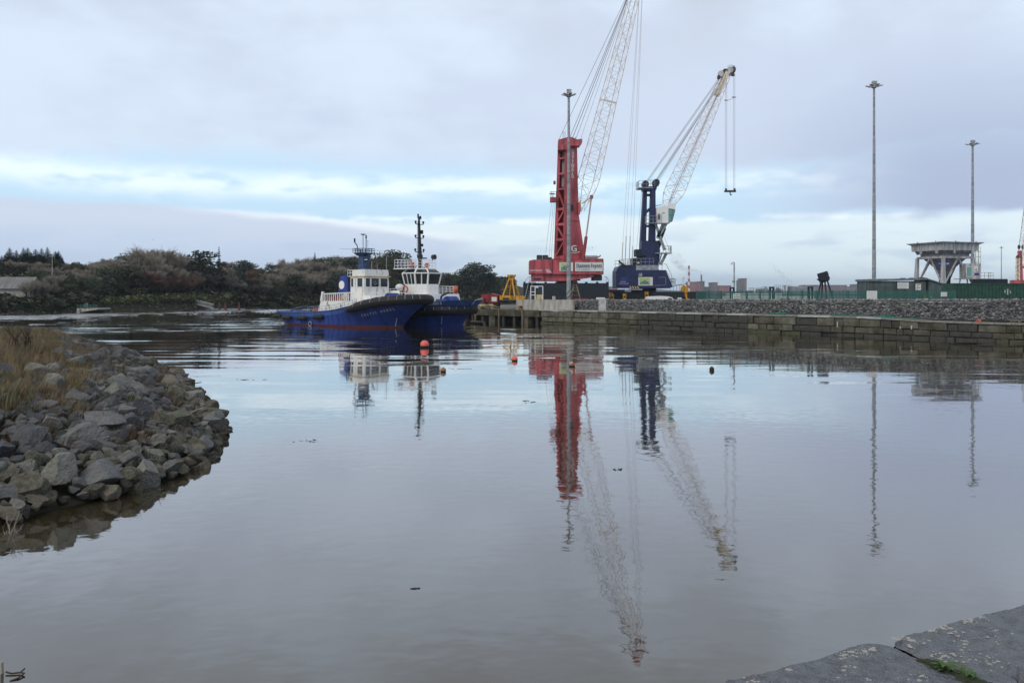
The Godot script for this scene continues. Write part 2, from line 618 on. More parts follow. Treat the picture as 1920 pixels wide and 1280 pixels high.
func sky_at(az: float, el: float, ring: Vector3, n1: FastNoiseLite, n2: FastNoiseLite, n3: FastNoiseLite) -> Color:
	# el and az in degrees; clouds are drawn out along the horizon; all colours are radiances
	var low := ring * 5.0
	var drawn := n1.get_noise_3d(low.x, low.z, el * 0.16)
	var wisp := n2.get_noise_3d(low.x * 3.0, low.z * 3.0, el * 0.9)
	var soft := n3.get_noise_3d(ring.x * 2.2, ring.z * 2.2, el * 0.055)
	# clear air showing low down
	var air := mixc(Color(0.60, 0.80, 0.93), Color(0.60, 0.83, 1.02), smooth(1.0, 6.0, el))
	air = mixc(Color(0.62, 0.77, 0.88), air, smooth(0.0, 2.5, el))
	# milky veil between the horizon and the blue
	var veil := smooth(5.15, 4.55, el + drawn * 0.7 - wisp * 0.2) * smooth(0.0, 1.6, el + drawn * 0.8)
	air = mixc(air, Color(0.86, 0.99, 1.04), veil * 0.9)
	# bright streaks of lit cloud edge
	var streak := smooth(1.35, 0.0, absf(el - 7.1 - drawn * 0.8 + az * 0.004)) * smooth(-0.65, 0.35, wisp + drawn * 0.3 - az * 0.008)
	streak = maxf(streak, 0.9 * smooth(0.35, 0.0, absf(el - 4.85 - drawn * 0.5)) * smooth(-0.2, 0.25, wisp))
	air = mixc(air, Color(1.08, 1.2, 1.27), streak * 0.72)
	# the cloud deck above
	var deck := smooth(7.4, 9.4, el + drawn * 1.2 + wisp * 0.4)
	var lit := Color(0.73, 0.84, 1.0)
	var grey_ := Color(0.65, 0.745, 0.91)
	var dark := Color(0.54, 0.63, 0.80)
	var cloud := mixc(lit, grey_, smooth(-0.35, 0.4, soft + drawn * 0.5 + wisp * 0.15))
	cloud = mixc(cloud, dark, 0.6 * smooth(0.2, 0.75, n1.get_noise_3d(ring.x * 2.1 + 7.3, ring.z * 1.7, el * 0.06) + 0.1 * wisp))
	# heavier cloud to the east of the basin, its base a little above the far shore
	var heavy := smooth(11.0, 27.0, az) * smooth(75.0, 45.0, az) * smooth(4.5, 5.5, el + drawn * 1.2 + wisp * 0.3) * smooth(17.0, 7.0, el)
	cloud = mixc(cloud, Color(0.43, 0.51, 0.70), heavy * 0.85)
	deck = maxf(deck, heavy)
	# thicker, duller cloud overhead, as the water close by mirrors it
	cloud = mixc(cloud, Color(0.52, 0.55, 0.585), 0.8 * smooth(15.0, 30.0, el + drawn * 5.0 + soft * 4.0))
	var col := mixc(air, cloud, deck)
	# a low bank of lilac cloud over the wooded shore
	var top := 5.75 - 0.10 * (az + 20.0) * smooth(-24.0, -10.0, az) + drawn * 0.35 + wisp * 0.2
	var bank := smooth(0.0, 0.4, top - el) * smooth(4.0, -4.0, az + 3.0 + wisp * 3.0) * smooth(-110.0, -70.0, az)
	var lilac := mixc(Color(0.66, 0.75, 0.91), Color(0.60, 0.72, 0.91), smooth(4.5, 2.0, el))
	lilac = mixc(lilac, Color(1.0, 1.08, 1.14), smooth(0.8, 0.1, top - el) * smooth(-24.0, -14.0, az))
	col = mixc(col, lilac, bank * 0.95)
	# faint lilac patches in the milky air
	var patch := smooth(0.05, 0.4, n2.get_noise_3d(ring.x * 6.0 + 3.0, ring.z * 6.0, el * 0.5)) * smooth(0.4, 1.2, el) * smooth(4.6, 3.2, el)
	return mixc(col, Color(0.57, 0.70, 0.89), patch * 0.55)


# ---------------------------------------------------------------- water
func ripple_map() -> ImageTexture:
	var k := 1024
	var big := noise(61, 0.011, 3).get_seamless_image(k, k).get_data()
	var small := noise(62, 0.040, 3).get_seamless_image(k, k).get_data()
	var o := PackedByteArray()
	o.resize(k * k * 3)
	for j in k:
		var up := ((j + k - 3) % k) * k
		var dn := ((j + 3) % k) * k
		var u1 := ((j + k - 1) % k) * k
		var d1 := ((j + 1) % k) * k
		for i in k:
			var gx := (big[j * k + (i + 3) % k] - big[j * k + (i + k - 3) % k]) * 0.020 + (small[j * k + (i + 1) % k] - small[j * k + (i + k - 1) % k]) * 0.007
			var gy := (big[dn + i] - big[up + i]) * 0.020 + (small[d1 + i] - small[u1 + i]) * 0.007
			var l := sqrt(gx * gx + gy * gy + 1.0)
			var at := (j * k + i) * 3
			o[at] = int(clampf(127.5 - 127.5 * gx / l, 0, 255))
			o[at + 1] = int(clampf(127.5 + 127.5 * gy / l, 0, 255))
			o[at + 2] = int(clampf(127.5 + 127.5 / l, 0, 255))
	return ImageTexture.create_from_image(Image.create_from_data(k, k, false, Image.FORMAT_RGB8, o))


func water_material(called: String, bend: float, rough: float) -> StandardMaterial3D:
	var m := mat(called, Color(0.036, 0.029, 0.015), rough)
	m.metallic_specular = 0.707
	m.clearcoat_enabled = true
	m.clearcoat = 0.62
	m.clearcoat_roughness = rough
	m.normal_enabled = true
	m.normal_texture = T.ripple
	m.normal_scale = bend
	m.uv1_triplanar = true
	m.uv1_world_triplanar = true
	m.uv1_scale = Vector3(0.085, 0.085, 0.14)
	return m


func ruffled_sheet(lo: float, hi: float, x0: float, x1: float, rise: float, gap: float, seed_: int) -> Shape:
	# water that the breeze raises into low waves, along the wooded shore; lo and hi are shares of the distance to it
	var s := Shape.new()
	var n := noise(seed_, 0.05, 3)
	var w := noise(seed_ + 1, 0.55, 1)
	var xs := []
	var x := x0
	while x <= x1:
		xs.append(x)
		x += 0.9
	var steps := int((hi - lo) * 200.0 / 0.24)
	var rows := []
	for k in steps + 1:
		var line := PackedVector3Array()
		for e in xs:
			var d := shore_d(e) * lerpf(lo, hi, k / float(steps)) - 2.0
			var edge := smooth(0.0, 0.12, k / float(steps)) * smooth(1.0, 0.88, k / float(steps)) * smooth(x1, x1 - 14.0, e)
			var patch := smooth(gap - 0.12, gap + 0.12, n.get_noise_2d(e * 0.35, d * 2.2)) * edge
			line.append(Vector3(e, -0.012 + (0.014 + rise * (0.55 + 0.9 * w.get_noise_2d(e * 0.25, d))) * patch, -d))
		rows.append(line)
	s.sheet(rows, true)
	return s


func make_water() -> void:
	T.ripple = ripple_map()
	var calm := water_material("water_calm", 0.012, 0.0)
	var rough := water_material("water_ruffled", 0.05, 0.05)
	var nx := noise(71, 0.22, 3)
	var nz := noise(72, 0.48, 3)
	var nb := noise(73, 0.02, 3)
	var nf := noise(74, 2.6, 2)
	var ng := noise(75, 2.6, 2)
	var ds := [0.2]
	while ds[-1] < 330.0:
		ds.append(ds[-1] + (0.13 if ds[-1] < 31.0 else maxf(0.28, ds[-1] * 0.006)))
	var xs := []
	var x0 := -170.0
	while x0 < 110.0:
		xs.append(x0)
		x0 += 0.16 if absf(x0 - 2.0) < 13.0 else (0.8 if absf(x0 + 2.0) < 45.0 else 2.0)
	var vv := []
	var nn := []
	for d in ds:
		var lv := PackedVector3Array()
		var ln := PackedVector3Array()
		var amp := 0.0018 + 0.003 * smooth(16.0, 26.0, d) + 0.036 * smooth(27.0, 52.0, d) + 0.012 * smooth(60.0, 100.0, d)
		for x in xs:
			var a: float = amp * (maxf(0.1, 0.75 + 1.4 * nb.get_noise_2d(x * 1.5, d * 3.0)))
			lv.append(Vector3(x, 0, -d))
			var tiny := 0.0075 if d < 31.0 and absf(x - 2.0) < 13.0 else 0.0
			ln.append(Vector3(nx.get_noise_2d(x * 1.2, d) * a * 0.5 + tiny * nf.get_noise_2d(x, d), 1.0, nz.get_noise_2d(x * 0.14, d) * a + tiny * ng.get_noise_2d(x, d)).normalized())
		vv.append(lv)
		nn.append(ln)
	var sh := [Shape.new()]
	for i in ds.size() - 1:
		for j in xs.size() - 1:
			var s: Shape = sh[0]
			s.trin(vv[i][j], vv[i][j + 1], vv[i + 1][j + 1], nn[i][j], nn[i][j + 1], nn[i + 1][j + 1])
			s.trin(vv[i][j], vv[i + 1][j + 1], vv[i + 1][j], nn[i][j], nn[i + 1][j + 1], nn[i + 1][j])
	# out to the horizon and round behind
	var xa: float = xs[0]
	var xb: float = xs[-1]
	var da: float = ds[0]
	var db: float = ds[-1]
	for q in [[-6000.0, xa, -400.0, db], [xb, 6000.0, -400.0, db], [-6000.0, 6000.0, db, 7000.0], [xa, xb, -400.0, da]]:
		sh[0].trin(Vector3(q[0], 0, -q[2]), Vector3(q[1], 0, -q[2]), Vector3(q[1], 0, -q[3]), Vector3.UP, Vector3.UP, Vector3.UP)
		sh[0].trin(Vector3(q[0], 0, -q[2]), Vector3(q[1], 0, -q[3]), Vector3(q[0], 0, -q[3]), Vector3.UP, Vector3.UP, Vector3.UP)
	var water := setting("water", sh[0], calm)
	part("ruffled_water", ruffled_sheet(0.77, 1.0, -135.0, -18.0, 0.16, -0.9, 81), rough, water)
	part("ruffled_water", ruffled_sheet(0.34, 0.60, -62.0, -15.0, 0.035, -0.05, 83), rough, water)


# ---------------------------------------------------------------- rock bank
var shore_line := PackedVector2Array()   # x and distance of the bank's waterline


func bank_in(x: float, d: float) -> float:
	# metres inside the waterline (negative outside)
	var p := Vector2(x, d)
	var best := 1e9
	for i in shore_line.size() - 1:
		best = minf(best, p.distance_to(Geometry2D.get_closest_point_to_segment(p, shore_line[i], shore_line[i + 1])))
	return best if Geometry2D.is_point_in_polygon(p, shore_line) else -best


func bank_height(s: float, x: float, d: float) -> float:
	if s < 0.0:
		return maxf(-1.2, s * 0.5)
	return 2.35 * (1.0 - exp(-s / 4.2)) + 0.12 * sin(x * 0.9 + d * 0.4) * smooth(1, 4, s)


func rock_mesh(seed_: int) -> ArrayMesh:
	# a boulder: a fine ball cut by planes, then knocked about a little
	var r := RandomNumberGenerator.new()
	r.seed = seed_
	var sp := SphereMesh.new()
	sp.radius = 0.5
	sp.height = 1.0
	sp.radial_segments = 22
	sp.rings = 11
	var a := sp.get_mesh_arrays()
	var v: PackedVector3Array = a[Mesh.ARRAY_VERTEX]
	var idx: PackedInt32Array = a[Mesh.ARRAY_INDEX]
	var cuts := []
	for k in 13:
		var q := Vector3(r.randf_range(-1, 1), r.randf_range(-0.8, 1), r.randf_range(-1, 1)).normalized()
		cuts.append([q, r.randf_range(0.22, 0.37)])
	var nz := noise(seed_ + 900, 2.2, 4)
	var p := PackedVector3Array()
	for e in v:
		var g := e
		for pass_ in 2:
			for cut in cuts:
				var over: float = g.dot(cut[0]) - cut[1]
				if over > 0.0:
					g -= cut[0] * over * 0.93
		g += g.normalized() * nz.get_noise_3dv(g * 1.4) * 0.045
		p.append(g)
	var s := Shape.new()
	# crease-aware shading: average the normals of faces that nearly agree
	var fn := []
	var byv := {}
	for i in range(0, idx.size(), 3):
		var q := (p[idx[i + 2]] - p[idx[i]]).cross(p[idx[i + 1]] - p[idx[i]])
		fn.append(q)
		for k in 3:
			var key := Vector3i((p[idx[i + k]] * 4000.0).round())
			if not byv.has(key):
				byv[key] = []
			byv[key].append(q)
	for i in range(0, idx.size(), 3):
		var f: Vector3 = fn[i / 3]
		if f.length() < 1e-9:
			continue
		var t := []
		for k in 3:
			var sum := Vector3.ZERO
			for q in byv[Vector3i((p[idx[i + k]] * 4000.0).round())]:
				if (q as Vector3).normalized().dot(f.normalized()) > 0.86:
					sum += q
			t.append(sum.normalized() if sum.length() > 1e-9 else f.normalized())
		s.trin(p[idx[i]], p[idx[i + 2]], p[idx[i + 1]], t[0], t[2], t[1])
	return s.mesh()


func blade_clump(count: int, tall: float, spread: float, wide: float, lean: float, seed_: int) -> ArrayMesh:
	var r := RandomNumberGenerator.new()
	r.seed = seed_
	var s := Shape.new()
	s.tinted = true
	for k in count:
		var a := r.randf() * TAU
		var b := Vector3(cos(a), 0, sin(a)) * spread * sqrt(r.randf())
		var t := Vector3(cos(a + r.randf_range(-0.7, 0.7)), 0, sin(a + r.randf_range(-0.7, 0.7))) * lean * r.randf_range(0.3, 1.0) * tall
		var h := tall * r.randf_range(0.55, 1.0)
		var side := Vector3(-sin(a + 1.3), 0, cos(a + 1.3)) * wide * 0.5
		var mid := b + t * 0.35 + Vector3.UP * h * 0.6
		var tip := b + t + Vector3.UP * h
		var g := r.randf_range(0.7, 1.15)
		s.tint = Color(g, g * r.randf_range(0.9, 1.05), g * r.randf_range(0.8, 1.0))
		s.tri(b - side, b + side, mid + side * 0.8)
		s.tri(b - side, mid + side * 0.8, mid - side * 0.8)
		s.tri(mid - side * 0.8, mid + side * 0.8, tip)
	return s.mesh()


func branchy(s: Shape, p: Vector3, dir: Vector3, l: float, r: float, deep: int, g: RandomNumberGenerator) -> void:
	var q := p + dir * l
	s.tube(p, q, r, r * 0.65, 5, false)
	if deep <= 0:
		return
	for k in g.randi_range(2, 3):
		var nd := (dir + Vector3(g.randf_range(-1, 1), g.randf_range(-0.3, 0.8), g.randf_range(-1, 1)) * 0.75).normalized()
		branchy(s, p.lerp(q, g.randf_range(0.5, 1.0)), nd, l * g.randf_range(0.5, 0.8), r * 0.55, deep - 1, g)


func make_bank() -> void:
	for q in [[-75, 3], [-22, 8], [-14, 11], [-10.5, 13], [-8.7, 14.5], [-8.2, 15.6], [-7.7, 16.4], [-7.4, 17.2], [-7.1, 18.6], [-7.2, 20.3], [-7.8, 22.8], [-8.6, 25.6], [-9.9, 28.3], [-11.9, 32.8], [-14.7, 38.3], [-19.3, 46.7], [-23, 52], [-30, 56], [-44, 58], [-75, 59], [-75, 3]]:
		shore_line.append(Vector2(q[0], q[1]))
	var s := Shape.new()
	var rows := []
	var d := 3.0
	while d < 66.0:
		var line := PackedVector3Array()
		var x := -78.0
		while x < -5.0:
			line.append(Vector3(x, bank_height(bank_in(x, d), x, d) - 0.2, -d))
			x += 0.7 if x > -34 else 2.0
		rows.append(line)
		d += 0.7
	s.sheet(rows, true)
	var bank := setting("bank", s, M.bank_soil)
	# boulders: the ones that show largest are pieces of their own
	var meshes := []
	for k in 14:
		meshes.append(rock_mesh(300 + k))
	var spots := []
	var tries := 0
	var taken := {}
	while tries < 90000 and spots.size() < 5200:
		tries += 1
		var dd := pow(rng.randf(), 1.5) * 48.0 + 10.0
		var xx := rr(-36.0, -6.3)
		var inn := bank_in(xx, dd)
		if inn < (0.12 if dd < 19.0 else -0.1) or inn > 8.5:
			continue
		var keep := 1.0 if inn < 4.2 else (0.4 if inn < 5.0 else 0.05)
		if dd < 15.0 and inn < 7.5:
			keep = 1.0
		if rng.randf() > keep:
			continue
		var big := rng.randf()
		var size := lerpf(0.2, 0.5, pow(big, 1.4))
		if big > 0.88:
			size = rr(0.55, 0.98)
		if inn > 3.5:
			size *= 0.9
		elif dd < 20.0 and inn < 2.2:
			size *= 1.1
		var cell := Vector2i(roundi(xx / 0.31), roundi(dd / 0.31))
		var clash := false
		for di in [-1, 0, 1]:
			for dj in [-1, 0, 1]:
				for o in taken.get(cell + Vector2i(di, dj), []):
					if Vector2(o[0] - xx, o[1] - dd).length() < (o[2] + size) * 0.27:
						clash = true
		if clash:
			continue
		if not taken.has(cell):
			taken[cell] = []
		taken[cell].append([xx, dd, size])
		spots.append([xx, dd, size, inn])
	# hand-placed: the big slabs and the pale cracked boulder by the water
	for q in [[112, 905, 1.02, 0.05], [172, 925, 0.62, 0.05], [60, 872, 0.7, 0.35], [28, 960, 0.6, -0.1], [232, 868, 0.66, 0.3], [300, 800, 1.0, 0.5], [258, 778, 1.0, 0.7], [52, 832, 1.05, 0.75], [150, 812, 0.95, 0.7], [370, 845, 0.85, 0.0], [302, 925, 0.30, -0.02], [206, 765, 0.8, 1.0], [330, 835, 0.6, 0.2]]:
		var dist := 11.0
		while dist < 40.0:
			var bx: float = (q[0] - 960.0) / F * dist
			if bank_height(bank_in(bx, dist), bx, dist) > EYE + (HZ - q[1]) / F * dist:
				break
			dist += 0.05
		var ex: float = (q[0] - 960.0) / F * dist
		spots.append([ex, dist, q[2] * (1.0 if q[2] == 1.02 else 0.74), 1.0, bank_height(bank_in(ex, dist), ex, dist) + q[2] * 0.1])
	spots.sort_custom(func(a, b): return a[2] / a[1] > b[2] / b[1])
	var rest := []
	var tints := []
	for k in meshes.size():
		rest.append([])
		tints.append(PackedColorArray())
	var done := 0
	for q in spots:
		var y: float = q[4] if q.size() > 4 else bank_height(q[3], q[0], q[1]) + q[2] * 0.06
		var px: float = 960.0 + q[0] / q[1] * F
		var b := Basis.from_euler(Vector3(rr(-0.5, 0.5), rr(0, TAU), rr(-0.5, 0.5)))
		var sc: Vector3 = Vector3(rr(1.1, 1.55), rr(0.75, 1.0), rr(0.95, 1.3)) * q[2]
		if q.size() > 4 and q[2] > 0.9:
			b = Basis.from_euler(Vector3(rr(-0.15, 0.15), rr(-0.4, 0.4), rr(-0.15, 0.15)))
			sc = Vector3(1.35, 0.72, 1.0) * q[2]
		var t := Transform3D(b.scaled_local(sc), Vector3(q[0], y, -q[1]))
		var kind := "rock_grey"
		var roll := rng.randf()
		if y < 0.17:
			kind = "rock_wet" if roll < 0.5 else ("rock_olive" if roll < 0.9 else "rock_tan")
		elif y < 0.75:
			kind = "rock_olive" if roll < 0.3 else ("rock_tan" if roll < 0.55 else ("rock_pale" if roll < 0.8 else "rock_grey"))
		else:
			kind = "rock_blue" if roll < 0.5 else ("rock_grey" if roll < 0.9 else "rock_pale")
		if q.size() > 4 and q[2] == 1.02:
			kind = "rock_pale"
			t = Transform3D(Basis.from_euler(Vector3(0.5, 0.5, 0.35)).scaled_local(Vector3(0.92, 0.74, 0.8)), Vector3(q[0], y + 0.05, -q[1]))
		var which := rng.randi_range(0, meshes.size() - 1)
		if done < 295 and px > -40.0:
			piece("rock", meshes[which], M[kind], bank, t)
			done += 1
		else:
			rest[which].append(t)
			var c: Color = (M[kind] as StandardMaterial3D).albedo_color.srgb_to_linear()
			var g := rr(0.8, 1.15)
			tints[which].append(Color(c.r * g, c.g * g, c.b * g))
	for k in meshes.size():
		if rest[k].size():
			scatter("small_rock", meshes[k], M.rock_any, rest[k], tints[k], bank)
	# what grows on top: pale grass, green grass, brown bracken, yellow tufts
	var kinds := [
		["tall_grass", "tall straw coloured grass on top of the rock bank", "grass", blade_clump(30, 0.46, 0.26, 0.017, 0.5, 1), 10000, Color(0.235, 0.175, 0.105)],
		["short_grass", "short green grass on the flat top of the bank", "grass", blade_clump(30, 0.22, 0.26, 0.018, 0.5, 2), 2500, Color(0.085, 0.125, 0.035)],
		["bracken", "dead brown bracken and brambles between rocks and grass", "bracken", blade_clump(34, 0.34, 0.3, 0.016, 0.9, 3), 2600, Color(0.115, 0.070, 0.045)],
	]
	var veg := noise(77, 0.11, 3)
	for q in kinds:
		var places := []
		var tint := PackedColorArray()
		var guard := 0
		while places.size() < q[4] and guard < 110000:
			guard += 1
			var dd := pow(rng.randf(), 0.8) * 44.0 + 13.0
			var xx := rr(-46.0, -7.0)
			var inn := bank_in(xx, dd)
			var v := veg.get_noise_2d(xx * 1.6, dd)
			var edge := 3.3 + v * 2.2 + smooth(20.0, 13.0, dd) * 3.2
			var ok := false
			match q[0]:
				"tall_grass":
					ok = inn > edge + 0.4 and v > -0.4
				"short_grass":
					ok = inn > edge + 2.5 and (v < 0.0 or inn > 9.0)
				"bracken":
					ok = inn > edge - 2.0 and inn < edge + 1.6 and dd > 14.0
			if not ok:
				continue
			var g := rr(0.65, 1.25)
			var c: Color = q[5]
			if q[0] == "tall_grass" and veg.get_noise_2d(xx * 3.0 + 50.0, dd * 3.0) > 0.15:
				c = c.lerp(Color(0.10, 0.11, 0.05), 0.6)
			if q[0] == "bracken" and rng.randf() < 0.18:
				c = Color(0.07, 0.10, 0.03)
			tint.append(Color(c.r * g, c.g * g, c.b * g))
			var sc := rr(0.7, 1.3)
			places.append(Transform3D(Basis(Vector3.UP, rr(0, TAU)).scaled_local(Vector3(sc, sc * rr(0.7, 1.2), sc)), Vector3(xx, bank_height(inn, xx, dd) - 0.16, -dd)))
		var o := scatter(q[0], q[3], M.blade, places, tint, self)
		o.set_meta("label", q[1])
		o.set_meta("category", q[2])
	# tufts among the rocks
	for q in [[145, 700, 1.0, "grass tuft on the bank beside the brown bracken"], [132, 722, 0.9, "grass tuft rooted under a flat grey rock"], [200, 725, 0.8, "small ochre grass tuft between two slabs"], [180, 700, 0.7, "short ochre grass tuft at the bracken edge"], [102, 672, 1.2, "bushy yellow grass tuft where the tall grass ends"]]:
		var dist := 12.0
		while dist < 50.0:
			var xx: float = (q[0] - 960.0) / F * dist
			if bank_height(bank_in(xx, dist), xx, dist) + 0.02 > EYE + (HZ - q[1]) / F * dist:
				break
			dist += 0.1
		var s2 := blade_clump(90, 0.42, 0.24, 0.014, 0.5, 40 + int(q[0]))
		var o := MeshInstance3D.new()
		o.name = numbered("grass_tuft")
		o.mesh = s2
		var gm := mat("tuft_%d" % q[0], Color(0.30, 0.21, 0.075), 0.8)
		gm.vertex_color_use_as_albedo = true
		o.material_override = gm
		add_child(o)
		var gx: float = (q[0] - 960.0) / F * dist
		o.position = Vector3(gx, bank_height(bank_in(gx, dist), gx, dist) - 0.05, -dist)
		o.scale = Vector3.ONE * q[2]
		o.set_meta("label", "yellow " + q[3])
		o.set_meta("category", "grass tuft")
		o.set_meta("group", "grass tufts among the rocks")
	# dead sticks and driftwood
	var g := RandomNumberGenerator.new()
	g.seed = 5
	var w := Shape.new()
	var base := on_water(352, 820) + Vector3(-0.1, 0.30, 0)
	w.path([Vector3(0, 0.10, 0), Vector3(0.10, 0.02, 0.25), Vector3(0.24, 0.10, 0.38), Vector3(0.46, -0.02, 0.55), Vector3(0.62, -0.10, 0.60)], 0.022, 6)
	w.path([Vector3(0, 0.10, 0), Vector3(-0.02, 0.3, -0.2), Vector3(0.16, 0.40, -0.5), Vector3(0.34, 0.46, -0.62)], 0.016, 6)
	lone("driftwood_branch", w, M.twig_pale, "pale crooked driftwood branch lying on rocks at the waterline", "driftwood", base)
	w = Shape.new()
	w.path([Vector3(0, 0.35, 0), Vector3(0.4, 0.12, 0.02), Vector3(0.85, 0.05, 0.05), Vector3(1.1, 0.08, 0.0)], 0.022, 6)
	w.path([Vector3(0.35, -0.04, 0.15), Vector3(0.8, 0.03, 0.08), Vector3(1.15, 0.09, 0.0)], 0.016, 6)
	lone("dead_stick", w, M.twig_dark, "forked dark stick poking out from the rocks over the water", "stick", on_water(330, 722) + Vector3(-0.05, 0.04, 0))
	w = Shape.new()
	branchy(w, Vector3(0, -0.1, 0), Vector3(0.2, 0.9, 0.1).normalized(), 0.35, 0.012, 3, g)
	branchy(w, Vector3(0.1, -0.1, 0), Vector3(-0.3, 0.9, 0.1).normalized(), 0.3, 0.01, 3, g)
	var dt := 14.2
	var tx := (14.0 - 960.0) / F * dt
	lone("dead_shrub", w, M.twig_pale, "bare pale dead shrub among the dark rocks", "shrub", Vector3(tx, bank_height(bank_in(tx, dt), tx, dt), -dt))
	for q in [[32, 640, 1.3], [46, 636, 1.1]]:
		w = Shape.new()
		for k in 7:
			branchy(w, Vector3(rr(-0.2, 0.2), -0.1, rr(-0.2, 0.2)), Vector3(rr(-0.15, 0.15), 1, rr(-0.15, 0.15)).normalized(), 0.5, 0.014, 2, g)
		var d2 := 31.0
		var x2: float = (q[0] - 960.0) / F * d2
		lone("dead_weed", w, M.twig_dark, "clump of tall dark dead weed stalks in the grass", "weed", Vector3(x2, bank_height(bank_in(x2, d2), x2, d2), -d2), "dead weed stalks", Basis().scaled(Vector3.ONE * q[2]))


# ---------------------------------------------------------------- the wooded shore
# the far waterline as x and distance, from the photograph's rows
var far_line := [[-190, 98], [-150, 118], [-104, 140], [-93, 152], [-86, 164], [-77, 184], [-68, 205], [-60, 226], [-34, 254], [-5, 278], [24, 290]]


func shore_d(x: float) -> float:
	for i in far_line.size() - 1:
		if x <= far_line[i + 1][0]:
			return lerpf(far_line[i][1], far_line[i + 1][1], clampf((x - far_line[i][0]) / (far_line[i + 1][0] - far_line[i][0]), 0, 1))
	return far_line[-1][1]


func shore_spot(px: float, back: float) -> Vector3:
	# the ground point seen at column px, BACK metres behind the waterline
	var d := 120.0
	while d < 420.0:
		var x := (px - 960.0) / F * d
		if d - shore_d(x) >= back:
			break
		d += 0.5
	var x2 := (px - 960.0) / F * d
	return Vector3(x2, hill(x2, d), -d)


func hill(x: float, d: float) -> float:
	var b := d - shore_d(x)
	var h := -0.6 + 1.5 * smooth(-1.0, 3.0, b) + 7.5 * smooth(6.0, 60.0, b)
	# the grassy mound beside the pontoon
	h += 1.3 * exp(-pow((x + 80.0) / 7.0, 2.0) - pow((b - 6.0) / 6.0, 2.0)) + 1.6 * exp(-pow((x + 73.0) / 7.0, 2.0) - pow((b - 9.0) / 7.0, 2.0))
	return h * (1.0 - 0.85 * smooth(-6.0, 24.0, x))


